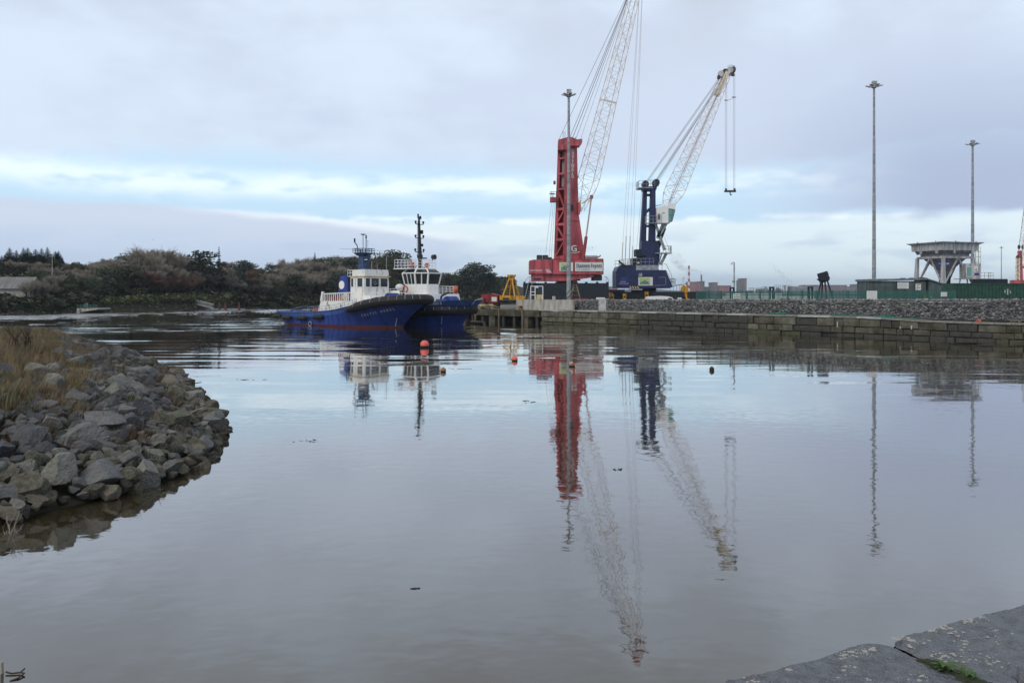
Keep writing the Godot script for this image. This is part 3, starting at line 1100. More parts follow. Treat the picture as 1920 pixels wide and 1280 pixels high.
func make_wooded_shore() -> void:
	var s := Shape.new()
	var rows := []
	for k in 46:
		var back := -4.0 + k * 0.8 if k < 25 else 16.0 + (k - 25) * 6.0
		var line := PackedVector3Array()
		var x := -190.0
		while x <= 40.0:
			var d := shore_d(x) + back
			line.append(Vector3(x, hill(x, d) + 0.15 * sin(x * 1.3) * smooth(0, 4, back), -d))
			x += 2.5
		rows.append(line)
	s.sheet(rows, true)
	var land := setting("wooded_hill", s, M.shore_soil)
	# the stony foreshore
	var places := []
	var tint := PackedColorArray()
	for k in 700:
		var px := rr(-10, 560)
		var p := shore_spot(px, rr(-0.6, 2.2))
		var g := rr(0.5, 1.2)
		tint.append(Color(0.13 * g, 0.115 * g, 0.085 * g))
		var sc := pow(rng.randf(), 2.0) * 0.8 + 0.18
		places.append(Transform3D(Basis.from_euler(Vector3(rr(-1, 1), rr(0, 6), rr(-1, 1))).scaled_local(Vector3(sc * 1.4, sc * 0.8, sc)), p))
	var o := scatter("shore_rocks", rock_mesh(411), M.rock_any, places, tint, self)
	o.set_meta("label", "brown and tan stones along the foot of the wooded shore")
	o.set_meta("category", "stones")
	# undergrowth and rough grass, one mass each
	var leaf := leaf_clump(40, 0.9, 0.30, 9)
	for q in [["undergrowth", "dark green undergrowth between the trees on the wooded shore", 5200, 3.2, 60.0, Color(0.066, 0.074, 0.042)], ["shore_grass", "rough green grass along the bank above the foreshore", 2600, 2.0, 11.0, Color(0.15, 0.18, 0.075)]]:
		places = []
		tint = PackedColorArray()
		for k in q[2]:
			var px := rr(-30, 960)
			if q[0] == "shore_grass":
				px = rr(185, 520) if rng.randf() < 0.75 else rr(0, 900)
			var back := rr(q[3], q[4])
			if q[0] == "undergrowth" and px > 180.0 and px < 430.0 and back < 13.0:
				back += 12.0
			var p := shore_spot(px, back)
			var g := rr(0.6, 1.5)
			var c: Color = q[5]
			if rng.randf() < 0.3:
				c = c.lerp(Color(0.09, 0.075, 0.04), 0.7)
			tint.append(Color(c.r * g, c.g * g, c.b * g))
			var sc := rr(0.9, 2.2) if q[0] == "undergrowth" else rr(0.4, 0.85)
			places.append(Transform3D(Basis(Vector3.UP, rr(0, TAU)).scaled_local(Vector3(sc * 1.3, sc, sc * 1.3)), p + Vector3(0, sc * 0.35, 0)))
		o = scatter(q[0], leaf, M.foliage, places, tint, self)
		o.set_meta("label", q[1])
		o.set_meta("category", "undergrowth" if q[0] == "undergrowth" else "grass")
	# the stone barn
	var t := thing("barn", "low grey slate roofed barn among the shrubs", "barn", Vector3(-97.5, 4.1, -165), "", Basis(Vector3.UP, 0.12))
	var b := Shape.new()
	b.prism([Vector2(-5, -3.0), Vector2(5, -3.0), Vector2(5, 0.9), Vector2(-5, 0.9)], -2.4, 2.4)
	part("wall", b, M.render_wall, t)
	b = Shape.new()
	b.prism([Vector2(-2.9, 0.8), Vector2(2.9, 0.8), Vector2(0, 3.1)], -5.2, 5.2, Transform3D(Basis(Vector3.UP, PI / 2), Vector3.ZERO))
	part("roof", b, M.slate, t)
	b = Shape.new()
	b.box(Vector3(5.05, 0.0, 0.4), Vector3(0.12, 1.1, 0.7))
	part("window", b, M.black_paint, t)
	# concrete outfall with a railing
	var p0 := along(166, 0, 167)
	t = thing("outfall", "concrete outfall platform with green railings on the wooded shore", "platform", p0)
	b = Shape.new()
	b.span(Vector3(-1.9, -1, -5), Vector3(-1.35, 1.1, 1.0))
	b.prism([Vector2(-1.35, 0.35), Vector2(1.9, 0.85), Vector2(1.9, 1.1), Vector2(-1.35, 1.1)], -5, 0.6)
	part("wall", b, M.render_wall, t)
	b = Shape.new()
	b.rail([Vector3(-1.8, 1.1, -1), Vector3(-1.8, 1.1, 0.9), Vector3(-1.35, 1.1, 0.5), Vector3(1.8, 1.1, 0.5)], 0.62, 0.62, 0.035)
	part("railing", b, M.rail_green, t)
	b = Shape.new()
	b.beam(Vector3(-0.35, 0.95, 0), Vector3(-0.35, 2.1, 0), 0.1)
	b.beam(Vector3(-0.85, 1.5, 0), Vector3(-0.35, 1.5, 0), 0.07)
	b.beam(Vector3(-0.85, 1.95, 0), Vector3(-0.35, 1.95, 0), 0.07)
	b.beam(Vector3(-0.85, 1.3, 0), Vector3(-0.85, 1.95, 0), 0.07)
	part("gauge_frame", b, M.galvanised, t)
	# gangway and pontoon
	p0 = along(355, 0, 197)
	t = thing("gangway", "grey lattice gangway sloping down to the floating pontoon", "gangway", p0)
	var a0 := Vector3(0, 1.9, 0)
	var a1 := Vector3(6.6, 0.6, 3.0)
	for z in [-0.5, 0.5]:
		b = Shape.new()
		var o1 := a0 + Vector3(0, 0, z)
		var o2 := a1 + Vector3(0, 0, z)
		b.beam(o1, o2, 0.1)
		b.beam(o1 + Vector3.UP * 0.95, o2 + Vector3.UP * 0.95, 0.1)
		for k in 10:
			var u := o1.lerp(o2, k / 10.0)
			var w := o1.lerp(o2, (k + 1) / 10.0)
			b.beam(u, w + Vector3.UP * 0.95, 0.07)
			b.beam(u, u + Vector3.UP * 0.95, 0.07)
		part("truss", b, M.galvanised, t)
	b = Shape.new()
	b.beam(a0, a1, 1.0, 0.06)
	part("deck", b, M.pontoon_grey, t)
	t = thing("pontoon", "low grey pontoon with red piles at the wooded shore", "pontoon", along(422, 0, 199))
	b = Shape.new()
	b.box(Vector3(0, 0.2, 0), Vector3(9.0, 0.5, 2.0))
	part("deck", b, M.pontoon_grey, t)
	for q in [[-4.6, 1.9], [-1.0, 2.0], [0.4, 1.9], [3.6, 1.9]]:
		b = Shape.new()
		b.tube(Vector3(q[0], -2, 1.2), Vector3(q[0], q[1], 1.2), 0.2, 0.2, 10)
		part("pile", b, M.pile_red, t)
	b = Shape.new()
	b.lathe([Vector2(0, 0), Vector2(0.26, 0), Vector2(0.22, 0.5), Vector2(0.12, 0.75), Vector2(0, 0.8)], Vector3.ZERO, 10)
	var mp := shore_spot(368, 16)
	lone("white_marker", b, M.white_clean, "small white marker post on the grassy mound", "marker", mp)
	# poles standing among the trees
	for q in [[97, 474, 22.0, "white pole rising out of the shrubs below the conifers", M.boom_white, 0.06], [336, 479, 55.0, "thin dark pole beside the ivy clad trees", M.dark_steel, 0.09]]:
		var g := shore_spot(q[0], q[2])
		var top: float = EYE + (HZ - q[1]) / F * -g.z
		b = Shape.new()
		b.tube(Vector3.ZERO, Vector3(0, top - g.y, 0), q[5], q[5] * 0.6, 8)
		b.beam(Vector3(-0.3, top - g.y - 0.2, 0), Vector3(0.3, top - g.y - 0.2, 0), 0.06)
		lone("pole", b, q[4], q[3], "pole", g)


# ---------------------------------------------------------------- trees
func leaf_clump(count: int, rad: float, leaf: float, seed_: int) -> ArrayMesh:
	var r := RandomNumberGenerator.new()
	r.seed = seed_
	var s := Shape.new()
	s.tinted = true
	for k in count:
		leaf_at(s, Vector3(r.randf_range(-1, 1), r.randf_range(-0.6, 0.9), r.randf_range(-1, 1)).limit_length(1.0) * rad, leaf, r, Color.WHITE, 0.5)
	return s.mesh()


func leaf_at(s: Shape, p: Vector3, size: float, r: RandomNumberGenerator, c: Color, vary: float) -> void:
	var a := Vector3(r.randf_range(-1, 1), r.randf_range(-1, 1), r.randf_range(-1, 1)).normalized()
	var b := a.cross(Vector3(r.randf_range(-1, 1), r.randf_range(-1, 1), r.randf_range(-1, 1))).normalized()
	var g := r.randf_range(1.0 - vary, 1.0 + vary)
	s.tint = Color(c.r * g, c.g * g, c.b * g)
	s.tri(p - a * size, p + a * size * 0.9 - b * size * 0.3, p + b * size)
	s.tri(p + a * size * 0.8, p - a * size * 0.5 + b * size * 0.7, p - b * size * 0.8)


func limb(s: Shape, twigs: Shape, p: Vector3, dir: Vector3, l: float, r: float, deep: int, g: RandomNumberGenerator, c: Color, up: float) -> void:
	var q := p + dir * l
	s.tube(p, q, r, r * 0.6, 5, false)
	if deep == 0:
		for k in 13:
			var nd := (dir + Vector3(g.randf_range(-1, 1), g.randf_range(-0.4, 1) , g.randf_range(-1, 1)) * 0.8).normalized()
			var b := p.lerp(q, g.randf_range(0.3, 1.0))
			var tl := l * g.randf_range(0.5, 1.15)
			var side := nd.cross(Vector3(g.randf_range(-1, 1), g.randf_range(-1, 1), 1)).normalized() * 0.028
			var h := g.randf_range(0.7, 1.3)
			twigs.tint = Color(c.r * h, c.g * h, c.b * h)
			twigs.tri(b - side, b + side, b + nd * tl)
			for m in 2:
				var e := b + nd * tl * g.randf_range(0.3, 0.8)
				var n2 := (nd + Vector3(g.randf_range(-1, 1), g.randf_range(-0.3, 1), g.randf_range(-1, 1)) * 0.7).normalized()
				twigs.tri(e - side * 0.7, e + side * 0.7, e + n2 * tl * 0.6)
		return
	for k in g.randi_range(3, 4):
		var nd := (dir * 0.9 + Vector3(g.randf_range(-1, 1), g.randf_range(-0.2, 0.7) + up, g.randf_range(-1, 1)) * 0.72).normalized()
		limb(s, twigs, p.lerp(q, g.randf_range(0.45, 1.0)), nd, l * g.randf_range(0.58, 0.82), r * 0.55, deep - 1, g, c, up)


func bare_tree(seed_: int, h: float, c: Color, up: float, ivy := 0.0) -> Array:
	# [trunk and limbs, twigs, ivy or null]
	var g := RandomNumberGenerator.new()
	g.seed = seed_
	var s := Shape.new()
	var tw := Shape.new()
	tw.tinted = true
	var fork := h * g.randf_range(0.22, 0.34)
	s.tube(Vector3(0, -1.0, 0), Vector3(0.1, fork, 0), h * 0.03, h * 0.022, 7, false)
	for k in 5:
		var a := TAU * k / 5.0 + g.randf_range(-0.4, 0.4)
		var dir := Vector3(cos(a) * 0.62, 0.85 + up * 0.4, sin(a) * 0.62).normalized()
		limb(s, tw, Vector3(0.1 * k / 5.0, fork * g.randf_range(0.75, 1.0), 0), dir, h * g.randf_range(0.24, 0.32), h * 0.012, 3, g, c, up)
	var iv: Shape = null
	if ivy > 0.0:
		iv = Shape.new()
		iv.tinted = true
		for k in 700:
			var y := g.randf_range(0.0, h * ivy)
			var a := g.randf() * TAU
			var rad := h * 0.12 * (0.4 + 0.6 * sin(PI * clampf(y / (h * ivy), 0.05, 0.95))) * sqrt(g.randf())
			leaf_at(iv, Vector3(cos(a) * rad, y, sin(a) * rad), 0.22, g, Color(0.030, 0.042, 0.018), 0.5)
	return [s.mesh(), tw.mesh(), iv.mesh() if iv else null]


func leafy_tree(seed_: int, h: float, c: Color, lobes: int, wide: float, low: float, flat := 0.75) -> Array:
	# an evergreen broadleaf or pine: clumps of leaves on limbs
	var g := RandomNumberGenerator.new()
	g.seed = seed_
	var s := Shape.new()
	var tw := Shape.new()
	tw.tinted = true
	s.tube(Vector3(0, -1.0, 0), Vector3(0, h * 0.8, 0), h * 0.028, h * 0.008, 7, false)
	for k in lobes:
		var y := h * lerpf(low, 0.93, sqrt(float(k + 0.5) / lobes) if flat > 0.6 else float(k + 0.5) / lobes)
		var a := k * 2.4 + g.randf_range(-0.5, 0.5)
		var f := (y / h - low) / (1.0 - low)
		var reach := h * wide * sqrt(maxf(0.05, 1.0 - f * f)) * g.randf_range(0.45, 1.0)
		var p := Vector3(cos(a) * reach, y + g.randf_range(-0.3, 0.3), sin(a) * reach)
		s.tube(Vector3(0, y - reach * 0.45, 0), p, h * 0.008, h * 0.003, 5, false)
		var rad := h * g.randf_range(0.09, 0.15)
		for m in 120:
			var e := Vector3(g.randf_range(-1, 1), g.randf_range(-1, 1), g.randf_range(-1, 1)).limit_length(1.0)
			leaf_at(tw, p + e * Vector3(rad * 1.35, rad * flat, rad * 1.35), h * 0.021, g, c, 0.4)
	return [s.mesh(), tw.mesh(), null]


func conifer(seed_: int, h: float, c: Color, full := 1.0) -> Array:
	var g := RandomNumberGenerator.new()
	g.seed = seed_
	var s := Shape.new()
	var tw := Shape.new()
	tw.tinted = true
	s.tube(Vector3(0, -1.0, 0), Vector3(0, h, 0), h * 0.017, h * 0.002, 6, false)
	var tiers := 22
	for k in tiers:
		var f := float(k) / tiers
		var y := h * lerpf(0.2, 0.985, f)
		for m in 7:
			if g.randf() > 0.45 + 0.55 * full:
				continue
			var a := TAU * m / 7.0 + k * 0.9 + g.randf_range(-0.3, 0.3)
			var l := h * 0.19 * (1.03 - f) * g.randf_range(0.6, 1.15) * (0.6 + 0.4 * full)
			var tip := Vector3(cos(a) * l, y - l * 0.12, sin(a) * l)
			s.tube(Vector3(0, y, 0), tip, 0.03, 0.01, 4, false)
			for e in int(10 + 8 * full):
				leaf_at(tw, Vector3(0, y, 0).lerp(tip, g.randf_range(0.2, 1.05)) + Vector3(g.randf_range(-0.2, 0.2), g.randf_range(-0.3, 0.05), g.randf_range(-0.2, 0.2)) * (1.1 - f), h * 0.021 * (1.15 - 0.68 * f), g, c, 0.4)
	return [s.mesh(), tw.mesh(), null]


func plant(called: String, kit: Array, bark: Material, where: Vector3, turn: float, sc: Vector3, label: String, group: String) -> void:
	var t := thing(called, label, "tree", where, group, Basis(Vector3.UP, turn).scaled_local(sc))
	piece("trunk", kit[0], bark, t)
	piece("crown", kit[1], M.foliage, t)
	if kit[2]:
		piece("ivy", kit[2], M.foliage, t)


func make_trees() -> void:
	var brown := Color(0.27, 0.235, 0.19)
	var redb := Color(0.19, 0.115, 0.09)
	var bare := []
	for k in 5:
		bare.append(bare_tree(500 + k, 8.0, brown.lerp(Color(0.25, 0.225, 0.195), 0.25 * k), 0.15 + 0.1 * k))
	var ivied := [bare_tree(520, 9.0, brown, 0.5, 0.72), bare_tree(521, 9.0, brown, 0.6, 0.8)]
	var ruddy := [bare_tree(530, 6.5, redb, 0.3), bare_tree(531, 6.0, Color(0.21, 0.11, 0.085), 0.25)]
	var green := [leafy_tree(540, 8.0, Color(0.072, 0.088, 0.056), 26, 0.36, 0.18), leafy_tree(541, 8.0, Color(0.080, 0.090, 0.052), 22, 0.42, 0.15), leafy_tree(542, 8.0, Color(0.055, 0.070, 0.048), 24, 0.34, 0.2)]
	var pine := [leafy_tree(550, 10.0, Color(0.034, 0.05, 0.034), 15, 0.30, 0.42, 0.4), leafy_tree(551, 10.0, Color(0.032, 0.046, 0.032), 13, 0.33, 0.48, 0.38)]
	var spruce := [conifer(560, 10.0, Color(0.036, 0.05, 0.042)), conifer(561, 10.0, Color(0.034, 0.048, 0.04)), conifer(562, 10.0, Color(0.038, 0.05, 0.038), 0.8)]
	var sparse := conifer(570, 10.0, Color(0.045, 0.05, 0.035), 0.0)
	# rows of trees on the hill: column, metres behind the waterline, row of the crown's top
	var tops := [[-40, 492], [60, 492], [100, 490], [128, 494], [150, 491], [200, 484], [240, 478], [262, 470], [300, 468], [330, 476], [345, 498], [365, 482], [400, 490], [430, 487], [450, 492], [490, 499], [510, 496], [530, 487], [570, 479], [610, 477], [650, 478], [690, 478], [715, 482], [760, 495], [800, 505], [840, 512], [960, 530]]
	var place := func(px: float, back: float, top_y: float, kit: Array, h: float, wide: float, called: String, bark: Material, label: String, group: String) -> void:
		var p := shore_spot(px, back)
		var want := EYE + (HZ - top_y) / F * -p.z - p.y
		var k := want / h
		plant(called, kit, bark, p, rr(0, TAU), Vector3(k * wide, k, k * wide), label, group)
	var sky_line := func(px: float) -> float:
		for i in tops.size() - 1:
			if px <= tops[i + 1][0]:
				return lerpf(tops[i][1], tops[i + 1][1], clampf((px - tops[i][0]) / float(tops[i + 1][0] - tops[i][0]), 0, 1))
		return 530.0
	var g1 := "bare winter trees on the wooded shore"
	var g2 := "dark evergreen trees on the wooded shore"
	for row in 4:
		var back: float = [44.0, 30.0, 19.0, 11.0][row]
		var px := -30.0 + row * 9.0
		while px < 835.0:
			var sk: float = sky_line.call(px)
			var y: float = sk + [-4.0, 5.0, 16.0, 30.0][row] + rr(-3, 5)
			var roll := rng.randf()
			if row > 0 and px < 52.0 or row == 3 and px > 185.0 and px < 420.0:
				px += rr(20, 34)
				continue
			if (row == 0 and roll < 0.86 and px > 120) or (row < 3 and roll < 0.72) or roll < 0.45:
				place.call(px, back + rr(-3, 3), y, bare[rng.randi_range(0, 4)], 8.0, rr(1.0, 1.35), "bare_tree", M.bark, "leafless brown winter tree on the wooded shore", g1)
			else:
				place.call(px, back + rr(-3, 3), y + 2.0, green[rng.randi_range(0, 2)], 8.0, rr(0.9, 1.3), "evergreen_tree", M.bark, "dark green broadleaf tree on the wooded shore", g2)
			px += rr(20, 30) * (0.85 if row == 0 else 1.0)
	for q in [[-8, 476], [10, 474], [24, 478], [37, 476], [58, 480], [72, 478], [95, 476], [2, 478], [17, 463], [30, 468], [43, 463], [51, 463], [66, 466], [77, 464], [88, 462], [103, 470], [109, 469], [116, 484], [58, 472]]:
		place.call(q[0], 52.0 + rr(-3, 3), q[1], spruce[rng.randi_range(0, 2)], 10.0, rr(1.8, 3.0), "spruce_tree", M.bark, "dark pointed conifer in the stand behind the white pole", "conifers on the hill")
	for q in [[262, 24, 467], [283, 26, 465], [300, 28, 468], [318, 24, 472]]:
		place.call(q[0], q[1], q[2], ivied[rng.randi_range(0, 1)], 9.0, 1.1, "ivied_tree", M.bark, "tall leafless tree with ivy clad stems above the reddish shrubs", "ivy clad trees")
	for q in [[285, 16, 503], [310, 15, 512], [335, 16, 510], [352, 14, 518], [455, 20, 500]]:
		place.call(q[0], q[1], q[2], ruddy[rng.randi_range(0, 1)], 6.3, 1.5, "reddish_tree", M.bark, "low reddish brown leafless tree above the grassy mound", "reddish trees")
	place.call(382, 22.0, 468, pine[0], 10.0, 1.25, "pine_tree", M.bark, "broad dark pine beside the thin ragged spruce", "")
	place.call(352, 30.0, 474, bare[3], 8.0, 1.0, "bare_tree", M.bark_pale, "pale leafless tree behind the broad dark pine", "")
	place.call(410, 24.0, 460, sparse, 10.0, 0.9, "ragged_spruce", M.bark, "thin ragged spruce with sparse branches standing above the wood", "")
	place.call(455, 24.0, 484, pine[1], 10.0, 1.0, "pine_tree", M.bark, "dark pine with a rounded two part top above bare trees", "")
	place.call(472, 26.0, 492, pine[0], 10.0, 0.7, "pine_tree", M.bark, "small dark pine leaning beside the rounded pine", "")
	place.call(590, 60.0, 471, spruce[1], 10.0, 0.8, "spruce_tree", M.bark, "lone conifer tip on the crest of the bare wood", "")
	for q in [[722, 478, 1.0], [742, 471, 1.15], [762, 490, 1.0]]:
		place.call(q[0], 14.0, q[1], green[rng.randi_range(0, 2)], 8.0, 0.95 * q[2], "evergreen_tree", M.bark, "tall dark rounded evergreen behind the tugs", "tall evergreens behind the tugs")
	for q in [[842, 512, 0.9, 1], [868, 502, 0.95, 0], [888, 493, 1.0, 1], [905, 494, 1.05, 0], [918, 512, 0.8, 1]]:
		place.call(q[0], 10.0, q[1], pine[q[3]] if q[3] == 0 else green[2], 10.0 if q[3] == 0 else 8.0, q[2], "pine_tree", M.bark, "spreading dark pine at the end of the wooded shore", "pines at the shore's end")


# ---------------------------------------------------------------- quay
# local axes: x along the quay towards the camera's side of the basin, z towards the water
const QA := Vector3(5.6, 0, -112.0)
var QB := Basis(Vector3(0.637, 0, 0.771), Vector3.UP, Vector3(-0.771, 0, 0.637))


func quay_at(px: float, z: float) -> float:
	# distance along the quay of the point at depth z inland (z < 0) that shows at column px
	var k := (px - 960.0) / F
	var o := QA + QB.z * z
	return -(o.x + k * o.z) / (QB.x.x + k * QB.x.z)


func quay_top(s: float) -> float:
	return 1.85 - 0.25 * smooth(42.0, 50.0, s)


func wall_top(s: float) -> float:
	return lerpf(3.15, 3.52, clampf((s - 2.0) / 56.0, 0, 1.2))


func rough_block(seed_: int) -> ArrayMesh:
	# a unit block with worn edges, front towards z
	var r := RandomNumberGenerator.new()
	r.seed = seed_
	var s := Shape.new()
	var e := 0.03
	var f := []
	for q in [[-0.5, -0.5], [0.5, -0.5], [0.5, 0.5], [-0.5, 0.5]]:
		f.append(Vector3(q[0] * (1 - r.randf_range(0.02, 0.06)), q[1] * (1 - r.randf_range(0.03, 0.12)), 0.5 + r.randf_range(-0.06, 0.02)))
	var m := Vector3(r.randf_range(-0.2, 0.2), r.randf_range(-0.2, 0.2), 0.5 + r.randf_range(0.0, 0.08))
	var b := []
	for q in [[-0.5, -0.5], [0.5, -0.5], [0.5, 0.5], [-0.5, 0.5]]:
		b.append(Vector3(q[0], q[1], 0.42 - e))
	for k in 4:
		var n: int = (k + 1) % 4
		s.tri(f[k], f[n], m)
		s.quad(b[k], b[n], f[n], f[k])
		s.quad(Vector3(b[k].x, b[k].y, -0.5), Vector3(b[n].x, b[n].y, -0.5), b[n], b[k])
	s.quad(Vector3(-0.5, 0.5, -0.5), Vector3(0.5, 0.5, -0.5), Vector3(0.5, -0.5, -0.5), Vector3(-0.5, -0.5, -0.5))
	return s.mesh()


func make_quay() -> void:
	# yard ground behind the quay
	var g := Shape.new()
	var ground := [Vector3(-50, 1.72, -1.3), Vector3(130, 1.72, -1.3), Vector3(420, 1.72, -260), Vector3(-50, 1.72, -200)]
	g.quad(ground[0], ground[1], ground[2], ground[3])
	setting("yard_ground", g, M.yard, Transform3D(QB, QA))
	var q := thing("quay_wall", "long old stone quay wall with a concrete walkway along the basin", "quay", QA, "", QB)
	# the core behind the facing stones
	var s := Shape.new()
	s.span(Vector3(-3, -1.5, -1.9), Vector3(130, 1.42, -0.42))
	part("core", s, M.joint_dark, q)
	# facing blocks in three courses
	var var_ := []
	for k in 6:
		var_.append(rough_block(70 + k))
	var courses := [[-0.75, 0.26], [0.28, 0.86], [0.88, 1.66]]
	for c in 3:
		var x := -3.0 + rr(0, 0.6)
		var ylo: float = courses[c][0]
		var yhi: float = courses[c][1]
		while x < 66.0:
			var l := rr(0.6, 2.0) + (rr(0.5, 1.2) if rng.randf() < 0.2 else 0.0)
			var px := 960.0 + F * (QA.x + QB.x.x * x) / (-QA.z - QB.x.z * x)
			var kind := "block_mid"
			var roll := rng.randf()
			var stain := noise(91, 0.09, 2).get_noise_2d(x, 3.0)
			if px < 1125:
				kind = "block_pale" if c > 0 else "block_green"
			elif px < 1520:
				kind = "block_dark" if stain > -0.05 else ("block_pale" if roll < 0.5 else "block_brown")
				if c == 0 and kind != "block_dark":
					kind = "block_green"
			else:
				kind = "block_brown" if roll < 0.45 else ("block_mid" if roll < 0.8 else "block_dark")
				if c == 0:
					kind = "block_dark" if roll < 0.85 else "block_green"
				elif c == 1 and stain > 0.05:
					kind = "block_dark"
			var top := yhi + (quay_top(x) - 1.85) * (0.5 if c == 1 else (1.0 if c == 2 else 0.0))
			var bot := ylo + (quay_top(x) - 1.85) * (0.5 if c == 2 else 0.0)
			var sink := rr(-0.05, 0.04) - (rr(0.08, 0.22) if rng.randf() < 0.12 else 0.0)
			var t := Transform3D(Basis(Vector3.BACK, rr(-0.012, 0.012)).scaled_local(Vector3(l - rr(0.02, 0.07), (top - bot) * rr(0.9, 0.99), 0.62)), Vector3(x + l / 2, (top + bot) / 2 + rr(-0.02, 0.02), -0.34 + sink))
			piece("block", var_[rng.randi_range(0, 5)], M[kind], q, t)
			x += l
	# coping slabs and the walkway behind them
	var x2 := -3.0
	while x2 < 66.0:
		var l := rr(2.2, 4.2)
		var y := (quay_top(x2) + quay_top(x2 + l)) / 2.0
		var tilt := atan2(quay_top(x2 + l) - quay_top(x2), l)
		s = Shape.new()
		s.box(Vector3(x2 + l / 2, y - 0.08, -1.1 + rr(-0.03, 0.03)), Vector3(l - 0.03, 0.16, 2.3), Basis(Vector3.BACK, tilt))
		part("coping_slab", s, M.coping if rng.randf() < 0.6 else M.concrete_pale, q)
		x2 += l
	s = Shape.new()
	s.span(Vector3(66, -1, -2.2), Vector3(130, 1.6, 0.0))
	part("far_end", s, M.block_brown, q)
	# two white paint marks and a small bracket on the face
	for e in [[1571, 1.05, 0.5], [1689, 0.95, 0.25], [1710, 0.98, 0.35]]:
		s = Shape.new()
		var sx := quay_at(e[0], 0.0)
		s.box(Vector3(sx, e[1], 0.02), Vector3(0.12, e[2], 0.03))
		part("paint_mark", s, M.concrete_pale, q)
	# the jetty end on piles, with a concrete parapet
	var j := thing("jetty", "dark piled jetty end of the quay beside the moored tugs", "jetty", QA, "", QB)
	s = Shape.new()
	s.span(Vector3(-48, 0.85, -2.2), Vector3(-3.05, 1.72, 0.05))
	part("deck", s, M.block_brown, j)
	s = Shape.new()
	s.span(Vector3(-48, -1.5, -2.6), Vector3(-3.05, 1.14, -2.2))
	part("back_wall", s, M.block_brown, j)
	for k in 19:
		var x := -3.8 - k * 2.4
		s = Shape.new()
		if k % 3 == 1:
			s.span(Vector3(x - 0.7, -1.5, -1.2), Vector3(x + 0.7, 1.14, -0.08))
		else:
			s.tube(Vector3(x, -1.5, -0.3), Vector3(x, 1.14, -0.3), 0.24, 0.24, 10)
		part("pile", s, M.block_mid if k % 3 == 1 else M.block_dark, j)
	for x in [-6.3, -11.5, -17.0]:
		s = Shape.new()
		s.beam(Vector3(x, -1.2, 0.16), Vector3(x, 1.75, 0.16), 0.22)
		part("fender_post", s, M.timber, j)
	var pa := thing("parapet_wall", "streaked concrete parapet at the corner of the quay", "wall", QA, "", QB)
	for k in 3:
		var xa := -8.8 + k * 3.8
		s = Shape.new()
		s.span(Vector3(xa, 1.74, -1.2), Vector3(xa + 3.76, 3.18, -0.8))
		part("panel", s, M.concrete, pa)
	rubble_wall()


func rubble_wall() -> void:
	var w := thing("rubble_wall", "long grey rubble stone wall with upright coping stones on the quay", "wall", QA, "", QB)
	var s := Shape.new()
	var s0 := 1.3
	var s1 := 66.0
	for k in 16:
		var a := lerpf(s0, s1, k / 16.0)
		var b := lerpf(s0, s1, (k + 1) / 16.0)
		s.hexa([Vector3(a, 1.2, -2.25), Vector3(b, 1.2, -2.25), Vector3(b, 1.2, -2.62), Vector3(a, 1.2, -2.62), Vector3(a, wall_top(a) - 0.16, -2.25), Vector3(b, wall_top(b) - 0.16, -2.25), Vector3(b, wall_top(b) - 0.16, -2.62), Vector3(a, wall_top(a) - 0.16, -2.62)])
	part("core", s, M.mortar, w)
	var forms := []
	for k in 6:
		forms.append(rock_mesh(200 + k))
	var mats := ["stone_a", "stone_b", "stone_c", "stone_d"]
	var stones := []   # [place, material number]
	var y := 0.0
	while y < 1.75:
		var h := rr(0.09, 0.17)
		var x := s0
		while x < s1:
			var l := rr(0.14, 0.38)
			var base := quay_top(x) - 0.12
			var top := wall_top(x) - 0.2
			if base + y + h * 0.5 < top:
				var gap := x > quay_at(1123, -2.2) and x < quay_at(1138, -2.2)
				if not gap:
					var roll := rng.randf()
					var m := 0 if roll < 0.34 else (1 if roll < 0.72 else (2 if roll < 0.84 else 3))
					var turn := Basis.from_euler(Vector3(rr(-0.1, 0.1), rr(-0.1, 0.1) + (PI if rng.randf() < 0.5 else 0.0), rr(-0.12, 0.12)))
					stones.append([Transform3D(turn.scaled_local(Vector3(l * 1.55, h * rr(1.3, 1.75), 0.34)), Vector3(x + l / 2, base + y + h / 2, -2.24 + rr(-0.02, 0.03))), m, x])
			x += l
		y += h * 0.93
	# upright stones along the top
	var xc := s0
	while xc < s1:
		var l := rr(0.11, 0.24)
		var hh := rr(0.25, 0.31)
		stones.append([Transform3D(Basis.from_euler(Vector3(0, 0, rr(-0.14, 0.14))).scaled_local(Vector3(l * 1.6, hh * 1.25, 0.62)), Vector3(xc + l / 2, wall_top(xc) - 0.17 + hh * 0.32, -2.43)), [0, 0, 1, 2][rng.randi_range(0, 3)], xc])
		xc += l
	var edge := quay_at(1935, -2.2)
	stones.sort_custom(func(a, b): return absf(a[2] - edge + 4.0) < absf(b[2] - edge + 4.0))
	var rest := []
	var tint := []
	for k in 6:
		rest.append([])
		tint.append(PackedColorArray())
	for i in stones.size():
		var k := rng.randi_range(0, 5)
		if i < 298:
			piece("stone", forms[k], M[mats[stones[i][1]]], w, stones[i][0])
		else:
			rest[k].append(stones[i][0])
			var c: Color = (M[mats[stones[i][1]]] as StandardMaterial3D).albedo_color.srgb_to_linear()
			var g := rr(0.8, 1.2)
			tint[k].append(Color(c.r * g, c.g * g, c.b * g))
	for k in 6:
		scatter("small_stone", forms[k], M.stone_any, rest[k], tint[k], w)
	# smooth pier in the wall
	s = Shape.new()
	var a := quay_at(1123.5, -2.2)
	var b := quay_at(1137.5, -2.2)
	s.span(Vector3(a, 1.5, -2.68), Vector3(b, 3.36, -2.1))
	part("pier", s, M.concrete_pale, w, "smooth pale concrete pier in the rubble wall")


# ---------------------------------------------------------------- the quay underfoot
const NEAR_Y := 2.2


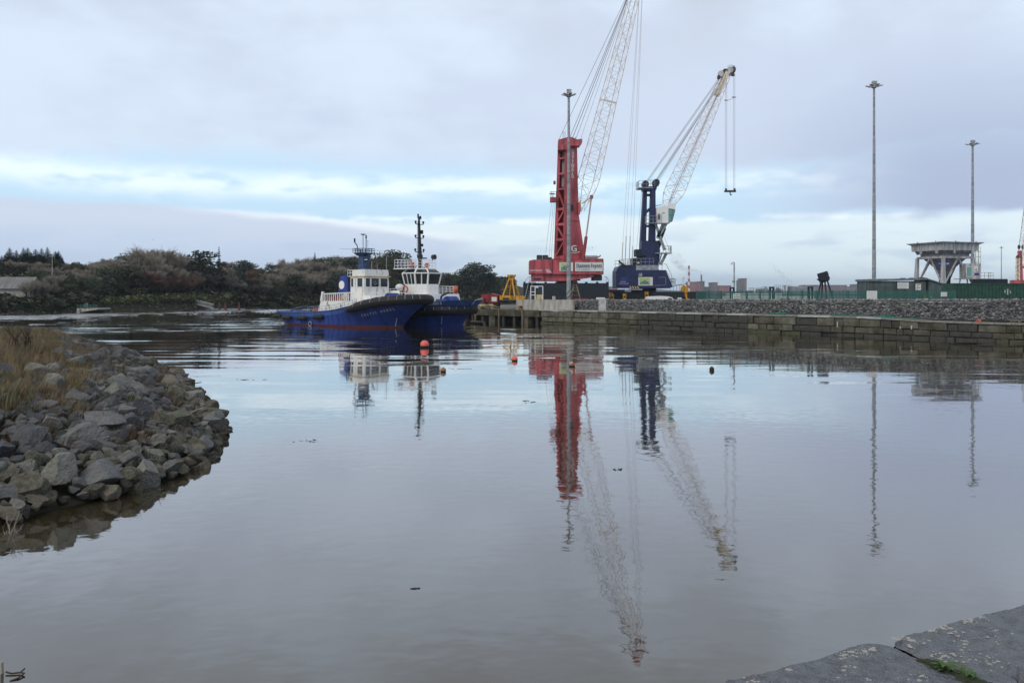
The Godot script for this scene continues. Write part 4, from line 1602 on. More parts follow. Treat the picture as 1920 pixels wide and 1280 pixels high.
func make_near_quay() -> void:
	# local x along the edge, z back from the water; the edge runs through two points of the photograph
	var e0 := along(1350, NEAR_Y, F * (EYE - NEAR_Y) / (1280 - HZ))
	var e1 := along(1920, NEAR_Y, F * (EYE - NEAR_Y) / (1137 - HZ))
	var u := (e1 - e0).normalized()
	var w := u.cross(Vector3.UP)
	w = w if w.z > 0 else -w
	var base := setting("near_quay", null, null, Transform3D(Basis(u, Vector3.UP, u.cross(Vector3.UP)), e0 - w * 0.065))
	var zz := 1.0 if u.cross(Vector3.UP).dot(w) > 0 else -1.0
	var ej := along(1655, NEAR_Y, F * (EYE - NEAR_Y) / (1200 - HZ))
	var jx := (ej - e0).dot(u)
	var nz := noise(88, 1.3, 4)
	var xs := [-9.0, -5.2, -2.2, jx, jx + 2.9, jx + 6.0, jx + 9.5]
	for i in xs.size() - 1:
		# one coping stone: a grid with a worn, chipped edge
		var a: float = xs[i] + 0.011
		var b: float = xs[i + 1] - 0.011
		var s := Shape.new()
		var rows := []
		var fine := i == 2 or i == 3
		var nx := 110 if fine else 14
		var ny := 60 if fine else 8
		for k in nx + 1:
			var line := PackedVector3Array()
			var x := lerpf(a, b, k / float(nx))
			var chip := 0.03 * nz.get_noise_2d(x * 2.0, 9.0) + 0.012 * nz.get_noise_2d(x * 9.0, 5.0)
			var cut := 0.04 * exp(-pow((x - jx) / 0.08, 2.0)) + 0.03 * exp(-pow((x - jx - 0.05) / 0.04, 2.0))
			line.append(Vector3(x, -1.8, (0.10 + chip + cut) * zz))
			line.append(Vector3(x, -0.13, (0.05 + chip + cut) * zz))
			line.append(Vector3(x, -0.035, (0.012 + chip + cut) * zz))
			for m in ny + 1:
				var z := 0.05 + chip + cut + (1.35 - 0.05 - chip) * pow(m / float(ny), 1.4)
				var dip := 0.010 * nz.get_noise_2d(x * 1.1, z * 1.4) + 0.007 * nz.get_noise_2d(x * 5.0, z * 5.0) + 0.004 * nz.get_noise_2d(x * 14.0, z * 14.0)
				var end := 0.012 * (exp(-(x - a) / 0.03) + exp(-(b - x) / 0.03))
				line.append(Vector3(x, dip - end - (0.012 if m == 0 else 0.0), z * zz))
			line.append(Vector3(x, -0.5, 1.36 * zz))
			rows.append(line)
		s.sheet(rows, zz < 0)
		for x in [a, b]:
			s.quad(Vector3(x, -1.8, 0.2 * zz), Vector3(x, -0.02, 0.18 * zz), Vector3(x, -0.02, 1.35 * zz), Vector3(x, -1.8, 1.35 * zz))
		part("coping_stone", s, M.near_stone, base)
	var s := Shape.new()
	s.span(Vector3(-9, -3.0, 0.15 * zz), Vector3(12, -0.09, 6.0 * zz))
	part("core", s, M.joint_dark, base)
	s = Shape.new()
	s.span(Vector3(-9, -0.088, 1.37 * zz), Vector3(12, -0.012, 6.0 * zz))
	part("pavement", s, M.near_stone, base)
	# crusts of pale lichen: low ragged discs, thickest along the edge and the joint
	var crust := Shape.new()
	var g := RandomNumberGenerator.new()
	g.seed = 17
	for k in 1900:
		var x := g.randf_range(-1.2, 4.2)
		var z := 0.06 + absf(g.randfn(0.0, 0.10))
		if g.randf() < 0.34:
			x = jx + g.randfn(-0.05, 0.35)
			z = 0.06 + g.randf() * 0.5
		if nz.get_noise_2d(x * 2.2, z * 2.2 + 20.0) < 0.08:
			continue
		if absf(x - jx) < 0.05:
			continue
		var rad := (0.002 + 0.011 * pow(g.randf(), 2.5)) * (1.5 if z < 0.12 else 1.0)
		var c := Vector3(x, 0.010 * nz.get_noise_2d(x * 1.1, z * 1.4) + 0.007 * nz.get_noise_2d(x * 5.0, z * 5.0) + 0.004 * nz.get_noise_2d(x * 14.0, z * 14.0) + 0.0045, z * zz)
		var ring := []
		var n := 8
		for m in n:
			var a := TAU * m / n
			var q := rad * g.randf_range(0.55, 1.25)
			ring.append(c + Vector3(cos(a) * q * 1.3, -0.005, sin(a) * q))
		for m in n:
			if zz > 0:
				crust.tri(c, ring[(m + 1) % n], ring[m])
			else:
				crust.tri(c, ring[m], ring[(m + 1) % n])
				crust.tri(c, ring[(m + 1) % n], ring[m])
	var l := part("lichen", crust, M.lichen, base)
	l.set_meta("kind", "stuff")
	# moss packed in the joint
	var moss := Shape.new()
	for k in 340:
		var z := g.randf_range(0.30, 1.3)
		var c := Vector3(jx + g.randfn(0.0, 0.006 + 0.022 * z), -0.012, z * zz)
		var h := g.randf_range(0.008, 0.022)
		moss.ball(c, Vector3(h * 1.4, h, h * 1.4), 6, 4)
	var mo := part("moss", moss, M.moss_dark, base)
	mo.set_meta("kind", "stuff")
	# green weed rosettes and dry stalks rooted in the joint
	var tb := Transform3D(base.transform)
	for q in [[0.42, 0.0, 0.075, "bright green leafy weed growing in the coping joint by the edge"], [0.52, 0.02, 0.065, "second green leafy weed tucked behind the first in the joint"], [0.74, -0.03, 0.045, "low dull green weed sprouting further along the joint"]]:
		s = Shape.new()
		for k in 17:
			var a := TAU * k / 17.0 + g.randf_range(-0.2, 0.2)
			var dir := Vector3(cos(a), 0, sin(a))
			var side := Vector3(-sin(a), 0, cos(a))
			var ln: float = q[2] * g.randf_range(0.6, 1.1)
			var lift := g.randf_range(0.25, 0.9)
			var wd := ln * g.randf_range(0.12, 0.2)
			var p0 := dir * 0.006
			var p1 := dir * ln * 0.5 + Vector3.UP * ln * lift * 0.55
			var p2 := dir * ln + Vector3.UP * ln * lift * 0.5
			s.quad(p0 - side * 0.003, p1 - side * wd, p1 + Vector3.DOWN * wd * 0.3, p0)
			s.quad(p0, p1 + Vector3.DOWN * wd * 0.3, p1 + side * wd, p0 + side * 0.003)
			s.tri(p1 - side * wd, p2, p1 + Vector3.DOWN * wd * 0.3)
			s.tri(p1 + Vector3.DOWN * wd * 0.3, p2, p1 + side * wd)
		lone("green_weed", s, M.leaf_bright, q[3], "weed", tb * Vector3(jx + q[1], -0.004, q[0] * zz))
	for q in [[0.80, 0.02, 0.17, 1, "tall branching dry brown stalk rooted in the coping joint"], [0.86, -0.05, 0.13, 2, "shorter dry stalk with grey seed heads in the joint"], [0.72, 0.10, 0.12, 3, "arching dry stalk leaning over the stone from the joint"]]:
		s = Shape.new()
		g.seed = 70 + int(q[3])
		for k in 3:
			branchy(s, Vector3(g.randf_range(-0.02, 0.02), -0.01, 0), Vector3(g.randf_range(-0.5, 0.5), 1.0, g.randf_range(-0.3, 0.3)).normalized(), q[2] * 0.5, 0.0016, 3, g)
		lone("dry_stalk", s, M.twig_dark if q[3] != 2 else M.twig_pale, q[4], "stalk", tb * Vector3(jx + q[1], -0.004, q[0] * zz))
	# bits of dead leaf and twig lying on the stone
	for k in 9:
		s = Shape.new()
		var a := g.randf() * TAU
		var dir := Vector3(cos(a), 0, sin(a)) * g.randf_range(0.012, 0.03)
		s.path([-dir, dir * 0.2 + Vector3(0.004, 0.005, 0.004), dir], 0.0022, 5)
		s.quad(dir * 0.2, dir + Vector3(0.008, 0.004, 0), dir * 1.3, dir + Vector3(-0.006, 0.003, 0.006))
		lone("dead_leaf", s, M.twig_dark, "scrap of dead leaf lying on the wet coping stone", "leaf", tb * Vector3(jx + g.randf_range(0.35, 1.3), 0.012, g.randf_range(0.25, 0.8) * zz), "dead leaf scraps on the coping")


# ---------------------------------------------------------------- tugs
# local axes: x towards the bow, y up from the waterline, z to starboard
var TB := Basis(Vector3(0.763, 0, 0.646), Vector3.UP, Vector3(-0.646, 0, 0.763))


func hull_point(st: Array, y: float, side: float) -> Vector3:
	# st: x at the water, x at the rail, half breadth at the water, half breadth at the rail, height of the rail
	var t := pow(clampf(y / st[4], 0.0, 1.0), 1.25)
	var x: float = lerpf(st[0], st[1], t)
	var b: float = lerpf(st[2], st[3], t)
	if y < 0.0:
		b *= 1.0 + y * 0.12
	return Vector3(x, y, b * side)


func spread(st: Array, many: int) -> Array:
	# finer stations by smooth interpolation
	var out := []
	for i in st.size() - 1:
		var a: Array = st[maxi(i - 1, 0)]
		var b: Array = st[i]
		var c: Array = st[i + 1]
		var d: Array = st[mini(i + 2, st.size() - 1)]
		for k in many:
			var q := []
			for m in 5:
				q.append(cubic_interpolate(b[m], c[m], a[m], d[m], k / float(many)))
			out.append(q)
	out.append(st[-1])
	return out


func hull_band(st: Array, lo: Callable, hi: Callable, steps: int) -> Shape:
	var s := Shape.new()
	for side in [-1.0, 1.0]:
		var rows := []
		for q in st:
			var line := PackedVector3Array()
			for k in steps + 1:
				line.append(hull_point(q, lerpf(lo.call(q), hi.call(q), k / float(steps)), side))
			rows.append(line)
		s.sheet(rows, side > 0)
	# close the stern
	var q0: Array = st[0]
	for k in steps:
		var y0 := lerpf(lo.call(q0), hi.call(q0), k / float(steps))
		var y1 := lerpf(lo.call(q0), hi.call(q0), (k + 1) / float(steps))
		s.quad(hull_point(q0, y0, -1), hull_point(q0, y0, 1), hull_point(q0, y1, 1), hull_point(q0, y1, -1))
	return s


func deck_plate(st: Array, drop: float) -> Shape:
	var s := Shape.new()
	for i in st.size() - 1:
		var a: Array = st[i]
		var b: Array = st[i + 1]
		s.quad(hull_point(a, a[4] - drop, 1), hull_point(b, b[4] - drop, 1), hull_point(b, b[4] - drop, -1), hull_point(a, a[4] - drop, -1))
	return s


func bow_fender(t: Node3D, st: Array, from_x: float, r: float, drop: float, thick_y := 1.0) -> void:
	var pts := []
	for q in st:
		if q[1] > from_x:
			var p := hull_point(q, q[4] - drop, 1.0)
			pts.append([p, r * smooth(from_x - 0.2, from_x + 2.5, q[1]) * 0.45 + r * 0.55])
	var s := Shape.new()
	for side in [1.0, -1.0]:
		var rows := []
		for i in pts.size():
			var p: Vector3 = pts[i][0]
			var a: Vector3 = pts[maxi(i - 1, 0)][0]
			var b: Vector3 = pts[mini(i + 1, pts.size() - 1)][0]
			var dir := (b - a).normalized()
			if i == pts.size() - 1:
				dir = Vector3(0, 0, -1)
			var out := dir.cross(Vector3.UP).normalized()
			var line := PackedVector3Array()
			for k in 13:
				var w := TAU * k / 12.0
				var v: Vector3 = p + out * pts[i][1] * cos(w) + Vector3.UP * pts[i][1] * thick_y * sin(w)
				line.append(Vector3(v.x, v.y, maxf(v.z, 0.0) * side))
			rows.append(line)
		s.sheet(rows, side < 0)
		var cap: Vector3 = pts[0][0] * Vector3(1, 1, side)
		for k in 12:
			s.tri(cap, rows[0][k], rows[0][k + 1])
	part("bow_fender", s, M.rubber, t)
	# pale lashings round the fender on the starboard bow
	for i in range(2, pts.size() - 1):
		if i % 2:
			continue
		var p: Vector3 = pts[i][0]
		var a: Vector3 = pts[i - 1][0]
		var b: Vector3 = pts[i + 1][0]
		var out := (b - a).normalized().cross(Vector3.UP).normalized()
		var line := []
		for k in 9:
			var w := PI * (k / 8.0) * 0.62 + 0.12
			line.append(p + out * (pts[i][1] + 0.03) * cos(w) + Vector3.UP * (pts[i][1] * thick_y + 0.03) * sin(w))
		var l := Shape.new()
		l.path(line, 0.022, 5)
		part("lashing", l, M.hopper_grey, t)


func window(parent: Node3D, a: Vector3, b: Vector3, y0: float, y1: float, out: Vector3, up_out := 0.0, glass: Material = null) -> void:
	# a pane with a raised frame; a and b are its lower corners
	var lean := out * up_out
	var s := Shape.new()
	var p := [a + Vector3.UP * y0, b + Vector3.UP * y0, b + Vector3.UP * y1 + lean, a + Vector3.UP * y1 + lean]
	var q := []
	for e in p:
		q.append(e + out * 0.012)
	s.quad(q[0], q[1], q[2], q[3])
	var g := part("window", s, glass if glass else M.glass_dark, parent)
	s = Shape.new()
	for k in 4:
		s.beam(p[k] + out * 0.02, p[(k + 1) % 4] + out * 0.02, 0.06)
	part("window_frame", s, M.white_clean, g)


func tyre_fender(t: Node3D, p: Vector3, dir: Vector3, l: float, r: float) -> void:
	var s := Shape.new()
	s.tube(p - dir * l / 2, p + dir * l / 2, r, r, 12)
	s.ball(p - dir * l / 2, Vector3.ONE * r, 12, 8)
	s.ball(p + dir * l / 2, Vector3.ONE * r, 12, 8)
	part("side_fender", s, M.rubber, t)


func make_tugs() -> void:
	first_tug()
	second_tug()


func first_tug() -> void:
	var t := thing("tugboat", "blue tug with white deckhouse, long aft deck and low blue mast", "tugboat", Vector3(-21.4, 0, -107.6), "", TB)
	var st := spread([[-8.6, -9.6, 2.3, 2.9, 1.75], [-8.0, -8.7, 3.0, 3.7, 1.7], [-5.6, -5.8, 3.8, 4.2, 1.6], [-1.5, -1.5, 4.1, 4.3, 1.68], [3, 3.2, 4.0, 4.35, 1.95], [5.6, 6.4, 3.3, 4.3, 2.45], [7.6, 9.0, 2.4, 4.1, 3.02], [9.3, 11.6, 1.45, 3.6, 3.42], [10.4, 13.4, 0.75, 2.7, 3.58], [11.0, 14.5, 0.25, 1.45, 3.66], [11.2, 15.0, 0.02, 0.03, 3.68]], 4)
	var top := func(q): return q[4]
	var boot := func(_q): return 0.24
	var keel := func(_q): return -1.4
	var low := func(q): return q[4] - 0.52 * smooth(8.0, 5.0, q[1])
	part("boot_top", hull_band(st, keel, boot, 3), M.boot_red, t)
	part("hull", hull_band(st, boot, low, 6), M.hull_blue, t)
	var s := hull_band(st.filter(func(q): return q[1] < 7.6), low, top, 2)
	part("bulwark", s, M.bulwark_blue_lit, t)  # top strip of the hull, with light from the sky put into its colour
	part("deck", deck_plate(st, 0.85), M.deck_red, t)
	s = Shape.new()
	for side in [-1.0, 1.0]:
		var line := []
		for q in st:
			if q[1] < 6.6:
				line.append(hull_point(q, q[4], side) + Vector3(0, 0.02, 0))
		s.path(line, 0.07, 6)
	part("rail_cap", s, M.bulwark_blue_lit, t)
	bow_fender(t, st, 5.8, 0.62, 0.35, 0.92)
	for q in [[-8.6, 1.1, 3.75], [-5.6, 0.95, 4.4], [-2.4, 0.95, 4.5], [1.0, 1.15, 4.5]]:
		tyre_fender(t, Vector3(q[0], q[1], q[2]), Vector3(1, 0.03, 0), 1.3, 0.27)
	s = Shape.new()
	for k in 27:
		var x := -7.2 + k * 0.34
		s.box(Vector3(x, 0.98 + 0.05 * sin(k * 1.1), 4.33), Vector3(0.2, 0.09, 0.09))
	part("fender_chain", s, M.dark_steel, t)
	# aft deck: towing rail, winch, bitts
	s = Shape.new()
	s.path([Vector3(-6.6, 0.9, 3.6), Vector3(-6.1, 1.9, 3.3), Vector3(-5.2, 2.3, 2.2), Vector3(-5.0, 2.35, 0), Vector3(-5.2, 2.3, -2.2), Vector3(-6.1, 1.9, -3.3), Vector3(-6.6, 0.9, -3.6)], 0.09, 8)
	s.path([Vector3(-5.0, 2.35, 0), Vector3(-1.4, 2.35, 1.4)], 0.07, 8)
	s.path([Vector3(-5.0, 2.35, 0), Vector3(-1.4, 2.35, -1.4)], 0.07, 8)
	part("towing_rail", s, M.mast_blue, t)
	s = Shape.new()
	s.box(Vector3(-3.4, 1.35, 0), Vector3(1.6, 1.1, 2.6))
	s.tube(Vector3(-3.4, 1.7, -1.6), Vector3(-3.4, 1.7, 1.6), 0.5, 0.5, 14)
	part("towing_winch", s, M.deck_red, t)
	s = Shape.new()
	s.tube(Vector3(-4.9, 0.7, 1.2), Vector3(-4.9, 1.9, 1.2), 0.16)
	s.tube(Vector3(-4.9, 0.7, 0.4), Vector3(-4.9, 1.9, 0.4), 0.16)
	s.tube(Vector3(-4.9, 1.55, 0.0), Vector3(-4.9, 1.55, 1.6), 0.1)
	part("towing_bitts", s, M.boot_red, t)
	s = Shape.new()
	s.ball(Vector3(-7.2, 1.1, 2.2), Vector3(0.5, 0.25, 0.5), 10, 6)
	part("rope_coil", s, M.weed_dark, t)
	# deckhouse, with a raked after end
	s = Shape.new()
	s.prism([Vector2(-1.5, 0.75), Vector2(6.6, 1.4), Vector2(9.0, 2.75), Vector2(9.2, 3.2), Vector2(-0.45, 3.05)], -3.0, 3.0)
	part("deckhouse", s, M.white_paint, t)
	for k in 3:
		s = Shape.new()
		var x := 1.2 + k * 2.3
		s.box(Vector3(x, 2.55, 3.02), Vector3(0.16, 0.16, 0.08))
		s.box(Vector3(x + 0.05, 2.25, 3.02), Vector3(0.07, 0.3, 0.05))
		part("deckhouse_light", s, M.dark_steel, t)
	for k in 3:
		s = Shape.new()
		s.box(Vector3(0.6 + k * 2.4, 2.1, 3.015), Vector3(0.06, 0.28, 0.04))
		part("scupper", s, M.deck_red, t)
	s = Shape.new()
	s.box(Vector3(8.5, 2.75, 3.02), Vector3(0.7, 0.45, 0.05))
	part("vent", s, M.galvanised, t)
	# boat deck bulwark rail: broad white stanchions
	s = Shape.new()
	for side in [-2.85, 2.85]:
		s.beam(Vector3(-0.3, 3.95, side), Vector3(5.6, 4.12, side), 0.10)
		for k in 15:
			var x := -0.2 + k * 0.41
			s.beam(Vector3(x, 3.05, side), Vector3(x, 3.97 + 0.17 * k / 15.0, side), 0.075)
		s.beam(Vector3(-0.5, 3.05, side), Vector3(-0.22, 4.2, side), 0.26)
	s.beam(Vector3(-0.3, 3.95, -2.85), Vector3(-0.3, 3.95, 2.85), 0.09)
	for k in 8:
		s.beam(Vector3(-0.3, 3.05, -2.6 + k * 0.74), Vector3(-0.3, 3.95, -2.6 + k * 0.74), 0.07)
	part("boat_deck_rail", s, M.white_clean, t)
	s = Shape.new()
	s.box(Vector3(2.2, 3.4, 1.6), Vector3(1.5, 0.6, 0.9))
	s.box(Vector3(0.6, 3.35, 1.9), Vector3(0.7, 0.5, 0.7))
	part("deck_box", s, M.deck_red, t)
	s = Shape.new()
	s.ball(Vector3(3.2, 3.55, 2.0), Vector3(0.55, 0.45, 0.4), 12, 8)
	part("covered_raft", s, M.yellow_pale, t)
	# side deck rail
	s = Shape.new()
	var line := []
	for q in st:
		if q[1] > -1.6 and q[1] < 8.0:
			line.append(hull_point(q, q[4], 1.0) + Vector3(0, 0, -0.12))
	s.rail(line, 0.62, 0.9, 0.022, 2)
	part("side_rail", s, M.galvanised, t)
	# funnel with a white disc
	s = Shape.new()
	s.prism([Vector2(0.3, 3.1), Vector2(2.2, 3.1), Vector2(2.35, 6.35), Vector2(0.75, 6.15)], -0.9, 1.0)
	var fu := part("funnel", s, M.hull_blue, t, "blue funnel with a white disc")
	s = Shape.new()
	s.tube(Vector3(1.15, 5.05, 1.0), Vector3(1.15, 5.05, 1.06), 0.52, 0.52, 24)
	part("disc", s, M.white_clean, fu)
	s = Shape.new()
	s.tube(Vector3(1.4, 6.2, 0.3), Vector3(1.3, 6.75, 0.3), 0.16)
	s.tube(Vector3(1.4, 6.2, -0.4), Vector3(1.3, 6.75, -0.4), 0.16)
	part("exhaust_pipe", s, M.black_paint, fu)
	# wheelhouse
	s = Shape.new()
	var wx0 := 4.0
	var wx1 := 6.55
	s.prism([Vector2(wx0, 3.05), Vector2(wx1, 3.05), Vector2(wx1, 6.0), Vector2(wx0, 6.0)], -1.95, 1.95)
	s.prism([Vector2(wx0, 3.1), Vector2(8.3, 3.1), Vector2(8.0, 3.75), Vector2(wx0, 3.75)], -1.9, 1.93)
	var wh := part("wheelhouse", s, M.white_paint, t)
	s = Shape.new()
	s.box(Vector3(5.25, 6.06, 0), Vector3(2.95, 0.12, 4.2))
	part("roof", s, M.yellow_pale, wh)
	s = Shape.new()
	s.prism([Vector2(4.3, 6.12), Vector2(6.6, 6.12), Vector2(6.5, 6.9), Vector2(4.3, 6.85)], -1.9, 1.9)
	part("parapet", s, M.white_paint, wh)
	s = Shape.new()
	s.rail([Vector3(4.3, 6.1, 1.9), Vector3(3.4, 6.1, 1.9), Vector3(3.4, 6.1, -1.9)], 0.75, 0.5, 0.03, 2)
	part("roof_rail", s, M.white_clean, wh)
	for q in [[-1.72, -0.55], [-0.35, 0.9], [1.05, 1.78]]:
		window(wh, Vector3(wx1, 0, q[1]), Vector3(wx1, 0, q[0]), 4.78, 5.86, Vector3.RIGHT)
	for q in [[4.12, 4.6], [4.85, 5.0], [5.3, 6.3]]:
		window(wh, Vector3(q[0], 0, 1.95), Vector3(q[1], 0, 1.95), 4.78, 5.86, Vector3.BACK)
	s = Shape.new()
	s.path([Vector3(6.57, 5.2, 0.05), Vector3(6.57, 5.5, 0.25), Vector3(6.57, 5.3, 0.5), Vector3(6.57, 5.0, 0.3), Vector3(6.57, 5.2, 0.05)], 0.03, 5)
	part("clear_view_screen", s, M.galvanised, wh)
	s = Shape.new()
	s.box(Vector3(7.0, 3.9, -2.3), Vector3(2.2, 0.9, 0.06))
	s.rail([Vector3(6.6, 3.1, -2.3), Vector3(9.2, 3.1, -2.3)], 1.0, 0.6, 0.03, 2)
	s.rail([Vector3(8.2, 3.2, 2.2), Vector3(9.3, 3.2, 1.4)], 0.9, 0.5, 0.03, 2)
	part("fore_rail", s, M.white_clean, t)
	# windlass and bow fittings
	s = Shape.new()
	s.tube(Vector3(10.6, 3.45, 0.4), Vector3(10.6, 3.45, 1.8), 0.62, 0.62, 14)
	s.box(Vector3(10.6, 3.0, 1.1), Vector3(1.2, 0.8, 1.9))
	part("windlass", s, M.hull_blue, t)
	s = Shape.new()
	s.ball(Vector3(9.9, 3.25, 2.9), Vector3(0.5, 0.35, 0.35), 10, 6)
	part("fairlead", s, M.bulwark_blue_lit, t)
	# blue signal mast
	var m := part("mast", tug_mast_a(), M.mast_blue, t)
	s = Shape.new()
	for q in [[4.2, 8.95, 0.6, 0.09, 0.42], [3.55, 10.3, 0.95, 0.1, 0.45], [4.4, 10.75, -0.15, 0.09, 0.42], [3.55, 8.0, 0.95, 0.1, 0.5], [3.7, 7.1, 0.9, 0.1, 0.3]]:
		s.tube(Vector3(q[0], q[1], q[2]), Vector3(q[0], q[1] + q[4], q[2]), q[3], q[3], 8)
	part("navigation_light", s, M.black_paint, m)
	s = Shape.new()
	s.tube(Vector3(4.0, 9.05, 0), Vector3(4.0, 11.15, 0), 0.055, 0.045, 7)
	s.lathe([Vector2(0, 11.15), Vector2(0.06, 11.15), Vector2(0.36, 11.28), Vector2(0.36, 11.32), Vector2(0, 11.32)], Vector3(4.0, 0, 0), 12)
	s.tube(Vector3(4.9, 9.3, 0), Vector3(4.9, 10.4, 0), 0.02)
	s.beam(Vector3(4.7, 10.4, 0), Vector3(5.1, 10.4, 0), 0.03)
	part("antenna", s, M.galvanised, m)
	s = Shape.new()
	s.box(Vector3(4.6, 8.12, 0.2), Vector3(1.5, 0.09, 0.16), Basis(Vector3.UP, -0.4))
	part("radar_scanner", s, M.white_clean, m)
	s = Shape.new()
	s.tube(Vector3(4, 9.35, 0.2), Vector3(3.0, 9.45, 2.9), 0.02, 0.012)
	s.tube(Vector3(4, 9.3, -0.2), Vector3(5.0, 9.35, -2.6), 0.02, 0.012)
	s.tube(Vector3(5.0, 9.35, -2.6), Vector3(5.1, 7.0, -2.6), 0.009)
	part("signal_yard", s, M.boot_red, m)
	s = Shape.new()
	s.tube(Vector3(6.4, 6.8, -1.7), Vector3(6.4, 8.6, -1.7), 0.035)
	s.tube(Vector3(5.6, 6.8, -0.9), Vector3(5.6, 7.6, -0.9), 0.03)
	s.tube(Vector3(5.4, 6.8, -0.2), Vector3(5.4, 7.9, -0.2), 0.035)
	part("whip_antenna", s, M.galvanised, wh)
	s = Shape.new()
	s.beam(Vector3(4.9, 6.8, -0.3), Vector3(5.5, 7.9, -1.1), 0.14)
	part("deck_crane_arm", s, M.boot_red, wh)
	s = Shape.new()
	s.ball(Vector3(3.3, 6.4, 1.2), Vector3(0.3, 0.34, 0.3), 10, 6)
	s.box(Vector3(3.3, 6.2, 0.6), Vector3(0.4, 0.5, 0.4))
	part("searchlight", s, M.black_paint, wh)
	# name on the starboard bow: each letter follows the plating
	hull_name(t, "CELTIC REBEL", st, 7.6, 12.0, 1.4, 2.25, 0.36, M.hopper_grey)
	s = Shape.new()
	for k in 5:
		s.box(hull_point(st[-8], 0.25 + k * 0.2, 1.0) + Vector3(0, 0, 0.02), Vector3(0.08, 0.11, 0.05))
	part("draught_marks", s, M.sign_white, t)
	s = Shape.new()
	for k in 3:
		s.box(hull_point(st[0], 0.3 + k * 0.2, 0.95) + Vector3(-0.03, 0, 0.02), Vector3(0.06, 0.1, 0.06))
	part("stern_marks", s, M.sign_white, t)
	s = Shape.new()
	for k in 12:
		var a := TAU * k / 12.0
		var b := TAU * (k + 1) / 12.0
		s.tube(Vector3(-1.0 + cos(a) * 0.28, 0.25 + sin(a) * 0.28, 4.22), Vector3(-1.0 + cos(b) * 0.28, 0.25 + sin(b) * 0.28, 4.22), 0.06, 0.06, 6)
	part("hull_ring", s, M.galvanised, t)


func plating(st: Array, x: float, y: float) -> Vector3:
	for k in st.size() - 1:
		var a := hull_point(st[k], y, 1.0)
		var b := hull_point(st[k + 1], y, 1.0)
		if x <= b.x or k == st.size() - 2:
			return a.lerp(b, (x - a.x) / maxf(b.x - a.x, 1e-4))
	return Vector3.ZERO


func hull_name(t: Node3D, text: String, st: Array, x0: float, x1: float, y0: float, y1: float, h: float, m: Material) -> void:
	for i in text.length():
		if text[i] == " ":
			continue
		var u := (i + 0.5) / text.length()
		var x := lerpf(x0, x1, u)
		var y := lerpf(y0, y1, u)
		# the plating at that x and height
		var p := plating(st, x, y)
		var fwd := (plating(st, x + 0.15, y) - plating(st, x - 0.15, y)).normalized()
		var up := (plating(st, x, y + 0.2) - plating(st, x, y - 0.2)).normalized()
		var out := fwd.cross(up).normalized()
		up = out.cross(fwd)
		var slope := atan2(y1 - y0, x1 - x0) * 0.9
		var b := Basis(fwd, up, out) * Basis(Vector3.BACK, slope)
		words(text[i], h, m, t, Transform3D(b, p + out * 0.04), "letter")


func tug_mast_a() -> Shape:
	var s := Shape.new()
	s.hexa([Vector3(3.5, 6.1, 0.5), Vector3(4.7, 6.1, 0.5), Vector3(4.7, 6.1, -0.5), Vector3(3.5, 6.1, -0.5), Vector3(3.65, 8.6, 0.4), Vector3(4.5, 8.6, 0.4), Vector3(4.5, 8.6, -0.4), Vector3(3.65, 8.6, -0.4)])
	s.hexa([Vector3(3.6, 8.6, 0.5), Vector3(4.6, 8.6, 0.5), Vector3(4.6, 8.6, -0.5), Vector3(3.6, 8.6, -0.5), Vector3(3.2, 9.0, 0.95), Vector3(5.0, 9.0, 0.95), Vector3(5.0, 9.0, -0.95), Vector3(3.2, 9.0, -0.95)])
	s.prism([Vector2(4.5, 6.9), Vector2(5.0, 7.9), Vector2(4.5, 7.6)], -0.3, 0.3)
	s.prism([Vector2(4.5, 7.8), Vector2(5.2, 8.6), Vector2(4.5, 8.5)], -0.3, 0.3)
	s.rail([Vector3(3.2, 9.0, 0.95), Vector3(5.0, 9.0, 0.95), Vector3(5.0, 9.0, -0.95), Vector3(3.2, 9.0, -0.95), Vector3(3.2, 9.0, 0.95)], 0.5, 0.5, 0.03, 2)
	s.path([Vector3(3.6, 8.9, 0.5), Vector3(3.6, 9.9, 0.6), Vector3(3.55, 10.3, 0.95)], 0.06, 6)
	s.path([Vector3(3.8, 7.7, 0.3), Vector3(3.55, 7.95, 0.95)], 0.06, 6)
	s.tube(Vector3(4.4, 9.0, -0.15), Vector3(4.4, 10.8, -0.15), 0.05)
	return s


